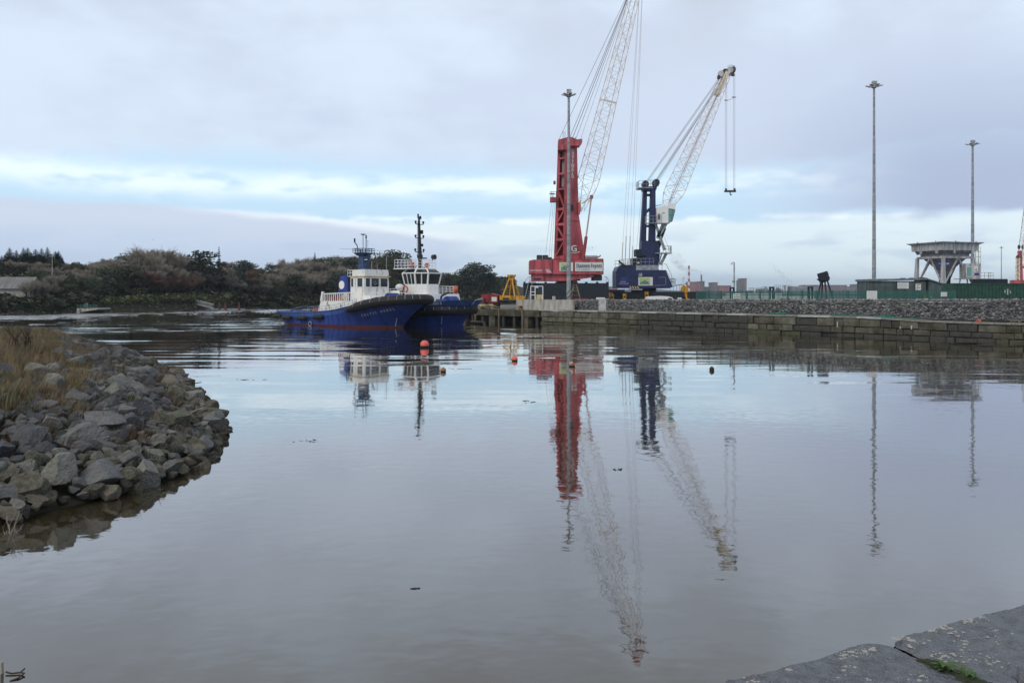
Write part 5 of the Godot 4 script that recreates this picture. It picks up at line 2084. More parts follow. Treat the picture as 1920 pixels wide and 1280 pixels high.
func second_tug() -> void:
	var t := thing("tugboat", "blue tug with glazed wheelhouse and tall black mast, roped to the quay", "tugboat", Vector3(-15.0, 0, -113.6), "", TB)
	var st := spread([[-11.0, -12.0, 2.6, 3.4, 1.7], [-9.5, -10.2, 3.5, 4.4, 1.6], [-3, -3.0, 4.2, 4.7, 1.6], [3, 3.2, 4.1, 4.75, 2.0], [6.0, 6.6, 3.6, 4.6, 2.6], [8.3, 9.4, 2.8, 4.2, 2.95], [9.8, 11.7, 1.9, 3.4, 3.1], [10.6, 13.0, 1.0, 2.2, 3.16], [11.0, 13.8, 0.02, 0.05, 3.18]], 4)
	var top := func(q): return q[4]
	var keel := func(_q): return -1.4
	var low := func(q): return q[4] - 0.62
	part("hull", hull_band(st, keel, low, 8), M.hull_blue, t)
	part("bulwark", hull_band(st, low, top, 2), M.bulwark_blue_lit, t)
	part("deck", deck_plate(st, 0.9), M.deck_red, t)
	bow_fender(t, st, 5.0, 0.5, 1.15, 1.25)
	hull_name(t, "FERGUS", st, 9.0, 11.4, 2.72, 2.85, 0.4, M.sign_white)
	# deckhouse
	var s := Shape.new()
	s.prism([Vector2(-2.5, 0.8), Vector2(7.5, 1.4), Vector2(8.6, 2.3), Vector2(8.2, 3.95), Vector2(-2.2, 3.4)], -2.9, 2.9)
	part("deckhouse", s, M.white_clean, t)
	s = Shape.new()
	s.rail([Vector3(-2.0, 3.45, 2.8), Vector3(3.4, 3.75, 2.8), Vector3(8.0, 3.97, 2.7), Vector3(8.1, 3.97, -2.7), Vector3(3.4, 3.75, -2.8)], 0.95, 0.7, 0.03, 3)
	part("boat_deck_rail", s, M.white_clean, t)
	# wheelhouse: eight sides, windows leaning out, sloped sky lights above
	var ring := func(y: float, k: float) -> Array:
		var out := []
		for q in [[6.4, -1.0], [6.4, 1.0], [5.3, 2.05], [3.3, 2.05], [2.3, 1.0], [2.3, -1.0], [3.3, -2.05], [5.3, -2.05]]:
			out.append(Vector3(4.35 + (q[0] - 4.35) * k, y, q[1] * k))
		return out
	var r0: Array = ring.call(3.9, 1.0)
	var r1: Array = ring.call(5.2, 1.0)
	var r2: Array = ring.call(6.6, 1.14)
	var r3: Array = ring.call(7.15, 0.82)
	s = Shape.new()
	for k in 8:
		var n := (k + 1) % 8
		s.quad(r0[n], r0[k], r1[k], r1[n])
	var wh := part("wheelhouse", s, M.white_clean, t)
	s = Shape.new()
	for k in 8:
		s.beam(r1[k], r2[k], 0.17)
		s.beam(r2[k], r2[(k + 1) % 8], 0.14)
		s.beam(r2[k], r3[k], 0.15)
		s.beam(r3[k], r3[(k + 1) % 8], 0.16)
	part("window_posts", s, M.white_clean, wh)
	for k in 8:
		var n := (k + 1) % 8
		s = Shape.new()
		s.quad(r1[n], r1[k], r2[k], r2[n])
		part("window", s, M.glass_dark, wh)
		s = Shape.new()
		s.quad(r2[n] * Vector3(1, 1, 1), r2[k], r3[k], r3[n])
		part("sky_light", s, M.glass_dark, wh)
	for k in [1, 2, 3]:
		s = Shape.new()
		for e in [0.33, 0.66] if k == 2 else [0.5]:
			s.beam(r1[k].lerp(r1[k + 1], e), r2[k].lerp(r2[k + 1], e), 0.1)
		part("mullion", s, M.white_clean, wh)
	s = Shape.new()
	for k in 8:
		s.tri(Vector3(4.35, 7.2, 0), r3[(k + 1) % 8], r3[k])
	part("roof", s, M.white_clean, wh)
	s = Shape.new()
	s.box(Vector3(3.2, 7.2, 0.2), Vector3(3.2, 0.12, 4.6))
	part("roof_platform", s, M.white_clean, wh)
	s = Shape.new()
	s.rail([Vector3(4.8, 7.25, 2.4), Vector3(1.7, 7.25, 2.4), Vector3(1.7, 7.25, -2.0), Vector3(4.8, 7.25, -2.0), Vector3(4.8, 7.25, 2.4)], 1.1, 0.6, 0.03, 3)
	part("platform_rail", s, M.white_clean, wh)
	for q in [[2.2, 7.8, 1.8, "bulwark_blue_lit"], [3.4, 7.75, 0.9, "orange"], [4.0, 7.7, -1.2, "orange"]]:
		s = Shape.new()
		s.ball(Vector3(q[0], q[1], q[2]), Vector3(0.34, 0.3, 0.4), 10, 7)
		part("life_raft", s, M[q[3]], wh)
	for z in [-1.3, 1.2]:
		s = Shape.new()
		s.tube(Vector3(4.9, 8.3, z), Vector3(5.15, 8.75, z), 0.05)
		s.tube(Vector3(4.95, 8.75, z), Vector3(5.4, 8.75, z), 0.3, 0.34, 14)
		part("searchlight", s, M.dark_steel, wh)
	# mast with four pairs of lights
	s = Shape.new()
	s.tube(Vector3(4.0, 7.2, 0), Vector3(3.75, 14.0, 0), 0.3, 0.13, 10)
	var m := part("mast", s, M.black_paint, t)
	for q in [[9.5, 0.75], [11.3, 0.7], [13.1, 0.68]]:
		s = Shape.new()
		for z in [-1.0, 1.0]:
			s.path([Vector3(3.85, q[0] - 0.15, 0), Vector3(3.85, q[0] - 0.08, z * q[1]), Vector3(3.85, q[0] + 0.1, z * q[1])], 0.06, 6)
			s.tube(Vector3(3.85, q[0] + 0.05, z * q[1]), Vector3(3.85, q[0] + 0.32, z * q[1]), 0.13, 0.13, 8)
		part("crosstree", s, M.black_paint, m)
	s = Shape.new()
	s.tube(Vector3(3.75, 13.8, 0.14), Vector3(3.75, 14.35, 0.14), 0.11)
	s.tube(Vector3(3.75, 13.7, -0.28), Vector3(3.75, 14.1, -0.28), 0.12)
	s.box(Vector3(3.95, 12.0, -0.3), Vector3(0.3, 0.5, 0.3))
	s.box(Vector3(3.95, 10.3, -0.3), Vector3(0.3, 0.35, 0.3))
	s.box(Vector3(3.9, 8.6, -0.7), Vector3(1.0, 0.16, 0.3))
	part("mast_fittings", s, M.black_paint, m)
	s = Shape.new()
	s.path([Vector3(3.8, 9.0, 0.34), Vector3(3.75, 13.4, 0.2)], 0.025, 5)
	for k in 16:
		s.box(Vector3(3.8, 9.0 + k * 0.27, 0.32), Vector3(0.05, 0.02, 0.2))
	part("ladder", s, M.dark_steel, m)
	# deck gear
	s = Shape.new()
	for k in 14:
		var a := TAU * k / 14.0
		var b := TAU * (k + 1) / 14.0
		s.tube(Vector3(4.3 + cos(a) * 0.4, 4.55 + sin(a) * 0.4, 2.9), Vector3(4.3 + cos(b) * 0.4, 4.55 + sin(b) * 0.4, 2.9), 0.09, 0.09, 6)
	part("life_ring", s, M.orange, t)
	s = Shape.new()
	s.ball(Vector3(2.6, 4.8, 2.3), Vector3(0.7, 0.45, 0.45), 12, 8)
	part("life_raft", s, M.white_clean, t)
	s = Shape.new()
	s.ball(Vector3(8.0, 4.5, -2.4), Vector3(0.4, 0.5, 0.4), 12, 8)
	part("red_buoy", s, M.orange, t)
	s = Shape.new()
	s.tube(Vector3(9.6, 2.9, -0.8), Vector3(9.6, 2.9, 0.8), 0.75, 0.75, 16)
	s.tube(Vector3(10.2, 2.85, 1.6), Vector3(9.6, 2.85, 2.6), 0.45, 0.45, 14)
	part("winch_drum", s, M.hull_blue, t)
	s = Shape.new()
	s.path([Vector3(8.9, 2.6, 1.3), Vector3(9.1, 3.7, 1.2), Vector3(9.7, 4.1, 0.7), Vector3(9.9, 4.05, 0.5)], 0.14, 7)
	part("deck_crane", s, M.dark_steel, t)
	s = Shape.new()
	s.tube(Vector3(-0.4, 3.4, 2.0), Vector3(-0.4, 7.0, 2.0), 0.32, 0.24, 10)
	part("exhaust_stack", s, M.timber, t, "rusty brown exhaust stack")
	s = Shape.new()
	for k in 5:
		s.box(hull_point(st[-9], 0.3 + k * 0.2, 1.0) + Vector3(0, 0, 0.03), Vector3(0.09, 0.11, 0.06))
	part("draught_marks", s, M.sign_white, t)


# ---------------------------------------------------------------- cranes
func lattice(t: Node3D, p: Vector3, q: Vector3, across: Vector3, w: Array, deep: Array, panels: int, m: Material, thick := 0.16) -> Node3D:
	# a four-chord boom; w and deep are sizes at foot, shoulder, and head
	var dir := (q - p).normalized()
	var x := across.normalized()
	var y := x.cross(dir).normalized()
	var at_ := func(f: float, i: int) -> Vector3:
		var ww: float = lerpf(w[0], w[1], f / 0.12) if f < 0.12 else lerpf(w[1], w[2], (f - 0.12) / 0.88)
		var dd: float = lerpf(deep[0], deep[1], f / 0.12) if f < 0.12 else lerpf(deep[1], deep[2], (f - 0.12) / 0.88)
		return p.lerp(q, f) + x * ww * 0.5 * [-1, 1, 1, -1][i] + y * dd * 0.5 * [-1, -1, 1, 1][i]
	var boom := Node3D.new()
	boom.name = "boom"
	t.add_child(boom)
	var s: Shape
	for i in 4:
		s = Shape.new()
		for k in panels:
			s.tube(at_.call(float(k) / panels, i), at_.call(float(k + 1) / panels, i), thick * 0.5, thick * 0.5, 6, false)
		part("chord", s, m, boom)
	for face in 4:
		s = Shape.new()
		for k in panels:
			var f0 := float(k) / panels
			var f1 := float(k + 1) / panels
			var a := face
			var b := (face + 1) % 4
			if k % 2:
				s.tube(at_.call(f0, a), at_.call(f1, b), thick * 0.26, thick * 0.26, 5, false)
			else:
				s.tube(at_.call(f0, b), at_.call(f1, a), thick * 0.26, thick * 0.26, 5, false)
			s.tube(at_.call(f1, a), at_.call(f1, b), thick * 0.22, thick * 0.22, 5, false)
		part("bracing", s, m, boom)
	return boom


func logo(parent: Node3D, o: Vector3, w: float, h: float) -> void:
	# a square emblem: green field over a blue wedge lattice with white lines
	var s := Shape.new()
	s.box(o + Vector3(0, 0, 0.01), Vector3(w, h, 0.02))
	part("emblem_field", s, M.sign_green, parent)
	var cut := [[-0.5, -0.5], [-0.22, -0.5], [-0.36, -0.16]]
	var blue := [[[-0.46, -0.44], [-0.16, -0.44], [-0.30, -0.18]], [[-0.10, -0.44], [0.20, -0.44], [0.05, -0.20]], [[0.26, -0.44], [0.46, -0.44], [0.46, -0.28]], [[-0.27, -0.13], [-0.12, -0.38], [0.02, -0.15], [-0.13, 0.06]], [[0.06, -0.14], [0.22, -0.38], [0.42, -0.2], [0.2, 0.0]], [[-0.1, 0.1], [0.03, -0.10], [0.17, 0.04], [0.1, 0.14]], [[-0.46, -0.3], [-0.32, -0.12], [-0.42, -0.05]]]
	for q in blue:
		s = Shape.new()
		var poly := []
		for e in q:
			poly.append(Vector2(o.x + e[0] * w, o.y + e[1] * h))
		s.prism(poly, o.z + 0.022, o.z + 0.04)
		part("emblem_facet", s, M.sign_blue, parent)


func red_crane() -> void:
	# base on the quay behind the parapet
	var d := 146.0
	var k := d / F
	var o := along(1062, 1.72, d)
	var t := thing("harbour_crane", "red mobile harbour crane with a pale lattice boom behind the tall lamp mast", "crane", o)
	var X := func(px: float) -> float: return (px - 1062.0) * k
	var Y := func(py: float) -> float: return EYE + (HZ - py) * k - 1.72
	# undercarriage
	var s := Shape.new()
	s.span(Vector3(X.call(981), 0.25, -3.4), Vector3(X.call(1138), Y.call(531), 3.0))
	s.span(Vector3(X.call(1045), Y.call(531), -2.5), Vector3(X.call(1080), Y.call(524), 2.5))
	for q in [981, 1000, 1020, 1040, 1095, 1115, 1134]:
		s.span(Vector3(X.call(q), Y.call(531), 2.2), Vector3(X.call(q + 4), Y.call(528.5), 2.9))
	part("chassis", s, M.chassis_black, t)
	for i in 9:
		for z in [-2.6, 2.4]:
			s = Shape.new()
			var wx: float = X.call(990 + i * 18)
			s.tube(Vector3(wx, 0.62, z - 0.3), Vector3(wx, 0.62, z + 0.62), 0.62, 0.62, 16)
			part("wheel", s, M.tyre, t)
	s = Shape.new()
	s.tube(Vector3(0, Y.call(526), 0), Vector3(0, Y.call(519), 0), 2.4, 2.4, 24)
	part("slew_ring", s, M.dark_steel, t)
	# slewing house: counterweight, middle and sign sides
	s = Shape.new()
	s.prism([Vector2(X.call(992), Y.call(514)), Vector2(X.call(1033), Y.call(514)), Vector2(X.call(1033), Y.call(488)), Vector2(X.call(1000), Y.call(488)), Vector2(X.call(992), Y.call(490))], -3.6, 3.6)
	s.prism([Vector2(X.call(996), Y.call(527)), Vector2(X.call(1018), Y.call(527)), Vector2(X.call(1018), Y.call(514.2)), Vector2(X.call(996), Y.call(514.2))], -3.2, 3.2)
	var cw := part("counterweight", s, M.crane_red, t)
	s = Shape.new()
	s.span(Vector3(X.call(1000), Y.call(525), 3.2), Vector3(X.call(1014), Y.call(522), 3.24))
	part("opening_shade", s, M.black_paint, cw)  # black plate on the face, painting the shade inside an opening
	words("GOTTWALD", 0.27, M.sign_white, cw, Transform3D(Basis(), Vector3(X.call(1004.5), Y.call(508), 3.62)), "lettering")
	s = Shape.new()
	for i in 4:
		var x: float = X.call(1022 + i * 2.0)
		var y: float = Y.call(512.5)
		s.prism([Vector2(x - 0.1, y + 0.6), Vector2(x, y + 0.6), Vector2(x + 0.42, y), Vector2(x + 0.32, y)], 3.61, 3.64)
	part("hazard_stripes", s, M.sign_white, cw)
	s = Shape.new()
	s.prism([Vector2(X.call(1033.2), Y.call(514)), Vector2(X.call(1128), Y.call(515)), Vector2(X.call(1128), Y.call(487)), Vector2(X.call(1033.2), Y.call(487))], -3.3, 3.3)
	s.prism([Vector2(X.call(1018.2), Y.call(527)), Vector2(X.call(1060), Y.call(527)), Vector2(X.call(1110), Y.call(520)), Vector2(X.call(1110), Y.call(515)), Vector2(X.call(1018.2), Y.call(514.2))], -2.8, 2.9)
	var house := part("machinery_house", s, M.crane_red, t)
	s = Shape.new()
	for px in [1033, 1073.5, 1127]:
		s.span(Vector3(X.call(px) - 0.07, Y.call(515), 3.3), Vector3(X.call(px) + 0.07, Y.call(487), 3.38))
	for py in [487, 514.5]:
		s.span(Vector3(X.call(1033.5), Y.call(py) - 0.07, 3.3), Vector3(X.call(1127.5), Y.call(py) + 0.07, 3.36))
	part("seam", s, M.crane_red_worn, house)
	s = Shape.new()
	s.span(Vector3(X.call(1110), Y.call(526), -1.5), Vector3(X.call(1126), Y.call(516), 2.6))
	part("tank", s, M.dark_steel, house)
	# sign boards
	s = Shape.new()
	s.span(Vector3(X.call(1047), Y.call(509), 3.31), Vector3(X.call(1072), Y.call(493), 3.36))
	var b1 := part("emblem_board", s, M.sign_white, house, "square emblem board, green over blue")
	logo(b1, Vector3(X.call(1056.5), Y.call(501), 3.37), X.call(1064) - X.call(1049), Y.call(493.8) - Y.call(508))
	s = Shape.new()
	s.span(Vector3(X.call(1075.5), Y.call(509.5), 3.39), Vector3(X.call(1126.5), Y.call(493), 3.43))
	var b2 := part("name_board", s, M.sign_white, house, "white board lettered Shannon Foynes")
	words("Shannon Foynes", 0.66, M.ink, b2, Transform3D(Basis.from_scale(Vector3(0.60, 1, 1)), Vector3(X.call(1101), Y.call(499.5), 3.445)), "lettering")
	words("PORT COMPANY", 0.27, M.ink_grey, b2, Transform3D(Basis.from_scale(Vector3(0.8, 1, 1)), Vector3(X.call(1090), Y.call(506.3), 3.445)), "lettering")
	# gear on the roof
	s = Shape.new()
	for q in [[1006, 1016], [1017, 1027]]:
		s.span(Vector3(X.call(q[0]), Y.call(487.6), 0.2), Vector3(X.call(q[1]), Y.call(479), 2.2))
	s.span(Vector3(X.call(1027), Y.call(487), 0.2), Vector3(X.call(1034), Y.call(483), 2.0))
	part("cooler", s, M.dark_steel, house)
	s = Shape.new()
	s.tube(Vector3(X.call(1094), Y.call(482.4), 1.6), Vector3(X.call(1119), Y.call(482.4), 1.6), 0.27, 0.27, 14)
	s.path([Vector3(X.call(1119), Y.call(482.4), 1.6), Vector3(X.call(1122), Y.call(481.8), 1.6), Vector3(X.call(1124.5), Y.call(479), 1.6)], 0.13, 8)
	for px in [1097, 1113]:
		s.span(Vector3(X.call(px), Y.call(487), 1.4), Vector3(X.call(px + 3), Y.call(484), 1.8))
	part("exhaust_silencer", s, M.galvanised, house)
	# access stairs and rails at both ends
	s = Shape.new()
	for q in [[984, 999], [1138, 1129]]:
		s.path([Vector3(X.call(q[0]), Y.call(528), 3.1), Vector3(X.call(lerpf(q[0], q[1], 0.4)), Y.call(519.5), 3.1), Vector3(X.call(q[1]), Y.call(519), 3.1)], 0.045, 6)
		s.path([Vector3(X.call(lerpf(q[0], q[1], 0.55)), Y.call(528), 3.1), Vector3(X.call(lerpf(q[0], q[1], 0.55)), Y.call(519.2), 3.1)], 0.04, 6)
	part("hand_rail", s, M.galvanised, t)
	s = Shape.new()
	s.beam(Vector3(X.call(990), Y.call(531), 3.3), Vector3(X.call(980), 0.1, 3.8), 0.09, 0.3)
	s.beam(Vector3(X.call(997), Y.call(531), 3.3), Vector3(X.call(988), 0.1, 3.8), 0.09, 0.3)
	for i in 7:
		s.beam(Vector3(X.call(981 + i * 1.4), 0.4 + i * 0.37, 3.75 - i * 0.07), Vector3(X.call(989 + i * 1.2), 0.4 + i * 0.37, 3.75 - i * 0.07), 0.06)
	s.span(Vector3(X.call(990), Y.call(531), 2.9), Vector3(X.call(1004), Y.call(528.6), 3.5))
	part("stairs", s, M.galvanised, t)
	# tower: a tapered shell with the corner towards the basin; the other face is open framing
	var yb: float = Y.call(487)
	var yt: float = Y.call(268)
	var base := {"c": Vector3(X.call(1060), yb, 2.6), "l": Vector3(X.call(1039), yb, 0.2), "r": Vector3(X.call(1097), yb, 0.9)}
	var topp := {"c": Vector3(X.call(1063), yt, 2.4), "l": Vector3(X.call(1047), yt, 0.2), "r": Vector3(X.call(1081), yt, 1.2)}
	var mid := {"c": Vector3(X.call(1061), Y.call(400), 2.5), "l": Vector3(X.call(1042), Y.call(400), 0.2), "r": Vector3(X.call(1084), Y.call(400), 1.1)}
	for e in [base, mid, topp]:
		e["b"] = e["l"] + e["r"] - e["c"]
	s = Shape.new()
	for q in [[base, mid], [mid, topp]]:
		s.quad(q[0]["c"], q[0]["r"], q[1]["r"], q[1]["c"])
		s.quad(q[0]["r"], q[0]["b"], q[1]["b"], q[1]["r"])
		s.quad(q[0]["b"], q[0]["l"], q[1]["l"], q[1]["b"])
	s.quad(topp["c"], topp["r"], topp["b"], topp["l"])
	var tower := part("tower", s, M.crane_red, t)
	# framing on the open face
	var onf := func(f: float, v: float) -> Vector3:
		# f across from far corner to near corner, v up
		var lo: Dictionary = base if v < 0.4 else mid
		var hi: Dictionary = mid if v < 0.4 else topp
		var u := v / 0.4 if v < 0.4 else (v - 0.4) / 0.6
		return ((lo["l"] as Vector3).lerp(hi["l"], u)).lerp((lo["c"] as Vector3).lerp(hi["c"], u), f)
	s = Shape.new()
	for f in [0.10, 0.86]:
		s.beam(onf.call(f, 0.0), onf.call(f, 0.4), 0.5)
		s.beam(onf.call(f, 0.4), onf.call(f, 1.0), 0.46)
	part("tower_leg", s, M.crane_red, tower)
	for v in [0.02, 0.17, 0.30, 0.43, 0.60, 0.73, 0.86, 0.975]:
		s = Shape.new()
		s.beam(onf.call(0.1, v), onf.call(0.86, v), 0.42 if v < 0.5 else 0.3)
		part("tower_rung", s, M.crane_red, tower)
	for q in [[0.03, 0.15, 0], [0.18, 0.29, 1], [0.31, 0.42, 0], [0.44, 0.59, 1]]:
		s = Shape.new()
		s.beam(onf.call(0.15 if q[2] == 0 else 0.8, q[0]), onf.call(0.8 if q[2] == 0 else 0.15, q[1]), 0.26)
		part("tower_brace", s, M.crane_red, tower)
	s = Shape.new()
	for f in [0.42, 0.5, 0.58]:
		s.tube(onf.call(f, 0.62) + Vector3(0.2, 0, -0.6), onf.call(f, 0.95) + Vector3(0.2, 0, -0.6), 0.06, 0.06, 6)
	part("hoist_rope", s, M.cable_pale, tower)
	# head of the tower with its beak
	s = Shape.new()
	s.prism([Vector2(X.call(1045), yt - 1.6), Vector2(X.call(1062), yt - 1.6), Vector2(X.call(1062), yt + 0.5), Vector2(X.call(1045.5), yt + 0.1)], 0.6, 2.75)
	s.prism([Vector2(X.call(1062), yt - 0.9), Vector2(X.call(1085), yt - 0.9), Vector2(X.call(1089.5), yt - 0.35), Vector2(X.call(1089.5), yt + 0.25), Vector2(X.call(1080), yt + 0.15), Vector2(X.call(1070), yt + 0.55), Vector2(X.call(1062), yt + 0.5)], 0.4, 2.7)
	var head := part("tower_head", s, M.crane_red, tower)
	s = Shape.new()
	for px in [1055, 1058.5, 1078]:
		s.tube(Vector3(X.call(px), yt + 0.3, 1.5), Vector3(X.call(px), yt + (1.7 if px < 1060 else 0.8), 1.5), 0.035)
	part("antenna", s, M.dark_steel, head)
	# lettering down the solid face
	var fu: Vector3 = (topp["r"] - topp["c"]).normalized()
	var letters := "GOTTWALD"
	for i in 8:
		var p: Vector3 = (mid["c"] as Vector3).lerp(topp["c"], 0)
		var y: float = Y.call(287 + i * 6.6)
		var v := (y - yb) / (yt - yb)
		p = onf.call(1.0, v) + fu * 1.12
		p.y = y
		words(letters[i], 0.60, M.sign_white, tower, Transform3D(Basis(fu, Vector3.UP, fu.cross(Vector3.UP)), p + fu.cross(Vector3.UP) * 0.05), "letter")
	# round emblem near the foot: letter G in a crescent
	var pe: Vector3 = onf.call(1.0, (Y.call(466) - yb) / (yt - yb)) + ((base["r"] - base["c"]) as Vector3).normalized() * 1.45
	pe.y = Y.call(467)
	var fb: Vector3 = ((base["r"] - base["c"]) as Vector3).normalized()
	words("G", 1.05, M.sign_white, tower, Transform3D(Basis(fb, Vector3.UP, fb.cross(Vector3.UP)) * Basis.from_scale(Vector3(1.3, 1, 1)), pe + fb.cross(Vector3.UP) * 0.09), "emblem_letter")
	s = Shape.new()
	var arc := []
	for i in 11:
		var a := PI * (1.12 + 0.72 * i / 10.0)
		arc.append(pe + fb * cos(a) * 1.25 + Vector3.UP * (sin(a) * 0.62 - 0.15) + fb.cross(Vector3.UP) * 0.12)
	s.path(arc, 0.06, 5)
	part("emblem_arc", s, M.sign_white, tower)
	# seams, hatch, boom foot and small platform
	s = Shape.new()
	for v in [0.08, 0.33, 0.5, 0.72]:
		s.beam(onf.call(1.0, v) + fu * 0.1, (((base["r"] if v < 0.4 else mid["r"]) as Vector3).lerp(mid["r"] if v < 0.4 else topp["r"], v / 0.4 if v < 0.4 else (v - 0.4) / 0.6)), 0.07)
	part("tower_seam", s, M.crane_red_worn, tower)
	s = Shape.new()
	s.box(Vector3(X.call(1071), Y.call(391), 2.05), Vector3(0.5, 0.9, 0.5))
	part("hatch", s, M.black_paint, tower)
	s = Shape.new()
	s.span(Vector3(X.call(1031), Y.call(380), 0), Vector3(X.call(1042), Y.call(371), 1.4))
	s.rail([Vector3(X.call(1031), Y.call(371), 1.4), Vector3(X.call(1042), Y.call(371), 1.4)], 0.9, 0.5, 0.035, 2)
	s.span(Vector3(X.call(1037.5), Y.call(346), 0.2), Vector3(X.call(1041.5), Y.call(340), 0.9))
	part("tower_platform", s, M.crane_red_worn, tower)
	s = Shape.new()
	s.tube(Vector3(X.call(1035), Y.call(371), 0.7), Vector3(X.call(1034), Y.call(360), 0.7), 0.05)
	s.beam(Vector3(X.call(1030), Y.call(364), 0.7), Vector3(X.call(1040), Y.call(364), 0.7), 0.12)
	part("floodlight_bar", s, M.dark_steel, tower)
	s = Shape.new()
	s.prism([Vector2(X.call(1083), Y.call(378)), Vector2(X.call(1088), Y.call(385)), Vector2(X.call(1089), Y.call(392)), Vector2(X.call(1086), Y.call(403)), Vector2(X.call(1083), Y.call(403))], 0.2, 1.6)
	part("boom_bracket", s, M.crane_red, tower)
	# boom, red at its head, rising out of the picture
	var foot := Vector3(X.call(1088), Y.call(396), 0.9)
	var tip := Vector3(X.call(1195), Y.call(-32), 1.2)
	var boom := lattice(t, foot, tip.lerp(foot, 0.055), Vector3(0.35, 0, 1.0), [1.2, 2.6, 1.5], [0.7, 3.0, 1.3], 20, M.boom_white, 0.11)
	var bd := (tip - foot).normalized()
	s = Shape.new()
	var q0 := tip.lerp(foot, 0.055)
	var q1 := tip.lerp(foot, 0.01)
	for z in [-0.75, 0.75]:
		s.beam(q0 + Vector3(0, 0, z), q1 + Vector3(0, 0, z * 0.7), 0.35, 1.0)
	s.beam(q1 + Vector3(0, 0, -0.7), q1 + Vector3(0, 0, 0.7), 0.5)
	part("boom_head", s, M.crane_red, boom)
	for z in [-0.4, 0.0, 0.4]:
		s = Shape.new()
		s.tube(tip + Vector3(0, 0, z - 0.08), tip + Vector3(0, 0, z + 0.08), 0.75, 0.75, 18)
		part("sheave", s, M.crane_red_worn, boom)
	# frame at a third of the boom and a walkway lamp
	s = Shape.new()
	var bf := foot.lerp(tip, 0.475)
	s.beam(bf + Vector3(-1.3, 0.35, 0), bf + Vector3(1.2, -0.35, 0.6), 0.2)
	part("boom_frame", s, M.boom_white, boom)
	# luffing cylinder
	var c0 := Vector3(X.call(1092), Y.call(486), 1.8)
	var c1 := Vector3(X.call(1107.5), Y.call(371), 1.6)
	s = Shape.new()
	s.tube(c0, c0.lerp(c1, 0.36), 0.27, 0.27, 12)
	var cy := part("luffing_cylinder", s, M.crane_red_worn, t)
	s = Shape.new()
	s.tube(c0.lerp(c1, 0.36), c1, 0.13, 0.13, 10)
	part("piston_rod", s, M.cable_pale, cy)
	s = Shape.new()
	s.box(c1, Vector3(0.5, 0.55, 0.9))
	part("rod_end", s, M.crane_red, cy)
	s = Shape.new()
	s.path([c1, Vector3(X.call(1090), Y.call(383), 1.2)], 0.12, 6)
	s.ball(Vector3(X.call(1085.5), Y.call(380), 1.4), Vector3(0.3, 0.35, 0.3), 8, 6)
	part("foot_strut", s, M.boom_white, cy)
	# ropes
	for q in [[1047, 264, 0.0, 0.99, 0.035], [1066, 264, 0.6, 0.99, 0.04], [1072, 263, 0.9, 0.985, 0.05], [1079, 262, 1.2, 0.98, 0.035], [1086, 268, 1.4, 0.97, 0.03]]:
		s = Shape.new()
		s.tube(Vector3(X.call(q[0]), Y.call(q[1]), q[2]), foot.lerp(tip, q[3]) + Vector3(-0.6, 0.4, q[2] - 0.6), q[4], q[4], 5, false)
		part("stay_rope", s, M.cable if q[4] > 0.034 else M.cable_pale, t)
	for q in [[1034, 380, 1022, 482], [1040, 382, 1033, 484], [1037, 382, 1029, 484]]:
		s = Shape.new()
		s.tube(Vector3(X.call(q[0]), Y.call(q[1]), 0.8), Vector3(X.call(q[2]), Y.call(q[3]), 1.2), 0.022, 0.022, 5, false)
		part("guy_rope", s, M.cable, t)
	# hoist ropes hanging from the head to the hook block, off to the far side of the blue crane's deck
	var drops := [[1166.5, 455], [1172.5, 443], [1180, 443], [1185, 462]]
	for i in 4:
		s = Shape.new()
		var end := Vector3(X.call(drops[i][0]), Y.call(drops[i][1]), 1.2)
		var up := tip + Vector3(0.35 if i < 2 else 0.75, 0, -0.3 + 0.2 * i)
		s.tube(up, end, 0.024, 0.024, 5, false)
		s.tube(end, Vector3(X.call(drops[i][0] - 2.0), Y.call(497), 1.2), 0.07, 0.07, 7)
		part("hoist_rope", s, M.cable_pale, t)
	s = Shape.new()
	s.path([Vector3(X.call(1159), Y.call(489), 1.2), Vector3(X.call(1163), Y.call(494), 1.2), Vector3(X.call(1170), Y.call(498), 1.2)], 0.16, 7)
	s.box(Vector3(X.call(1172), Y.call(499), 1.2), Vector3(2.0, 0.4, 0.9))
	part("hook_block", s, M.black_paint, t)


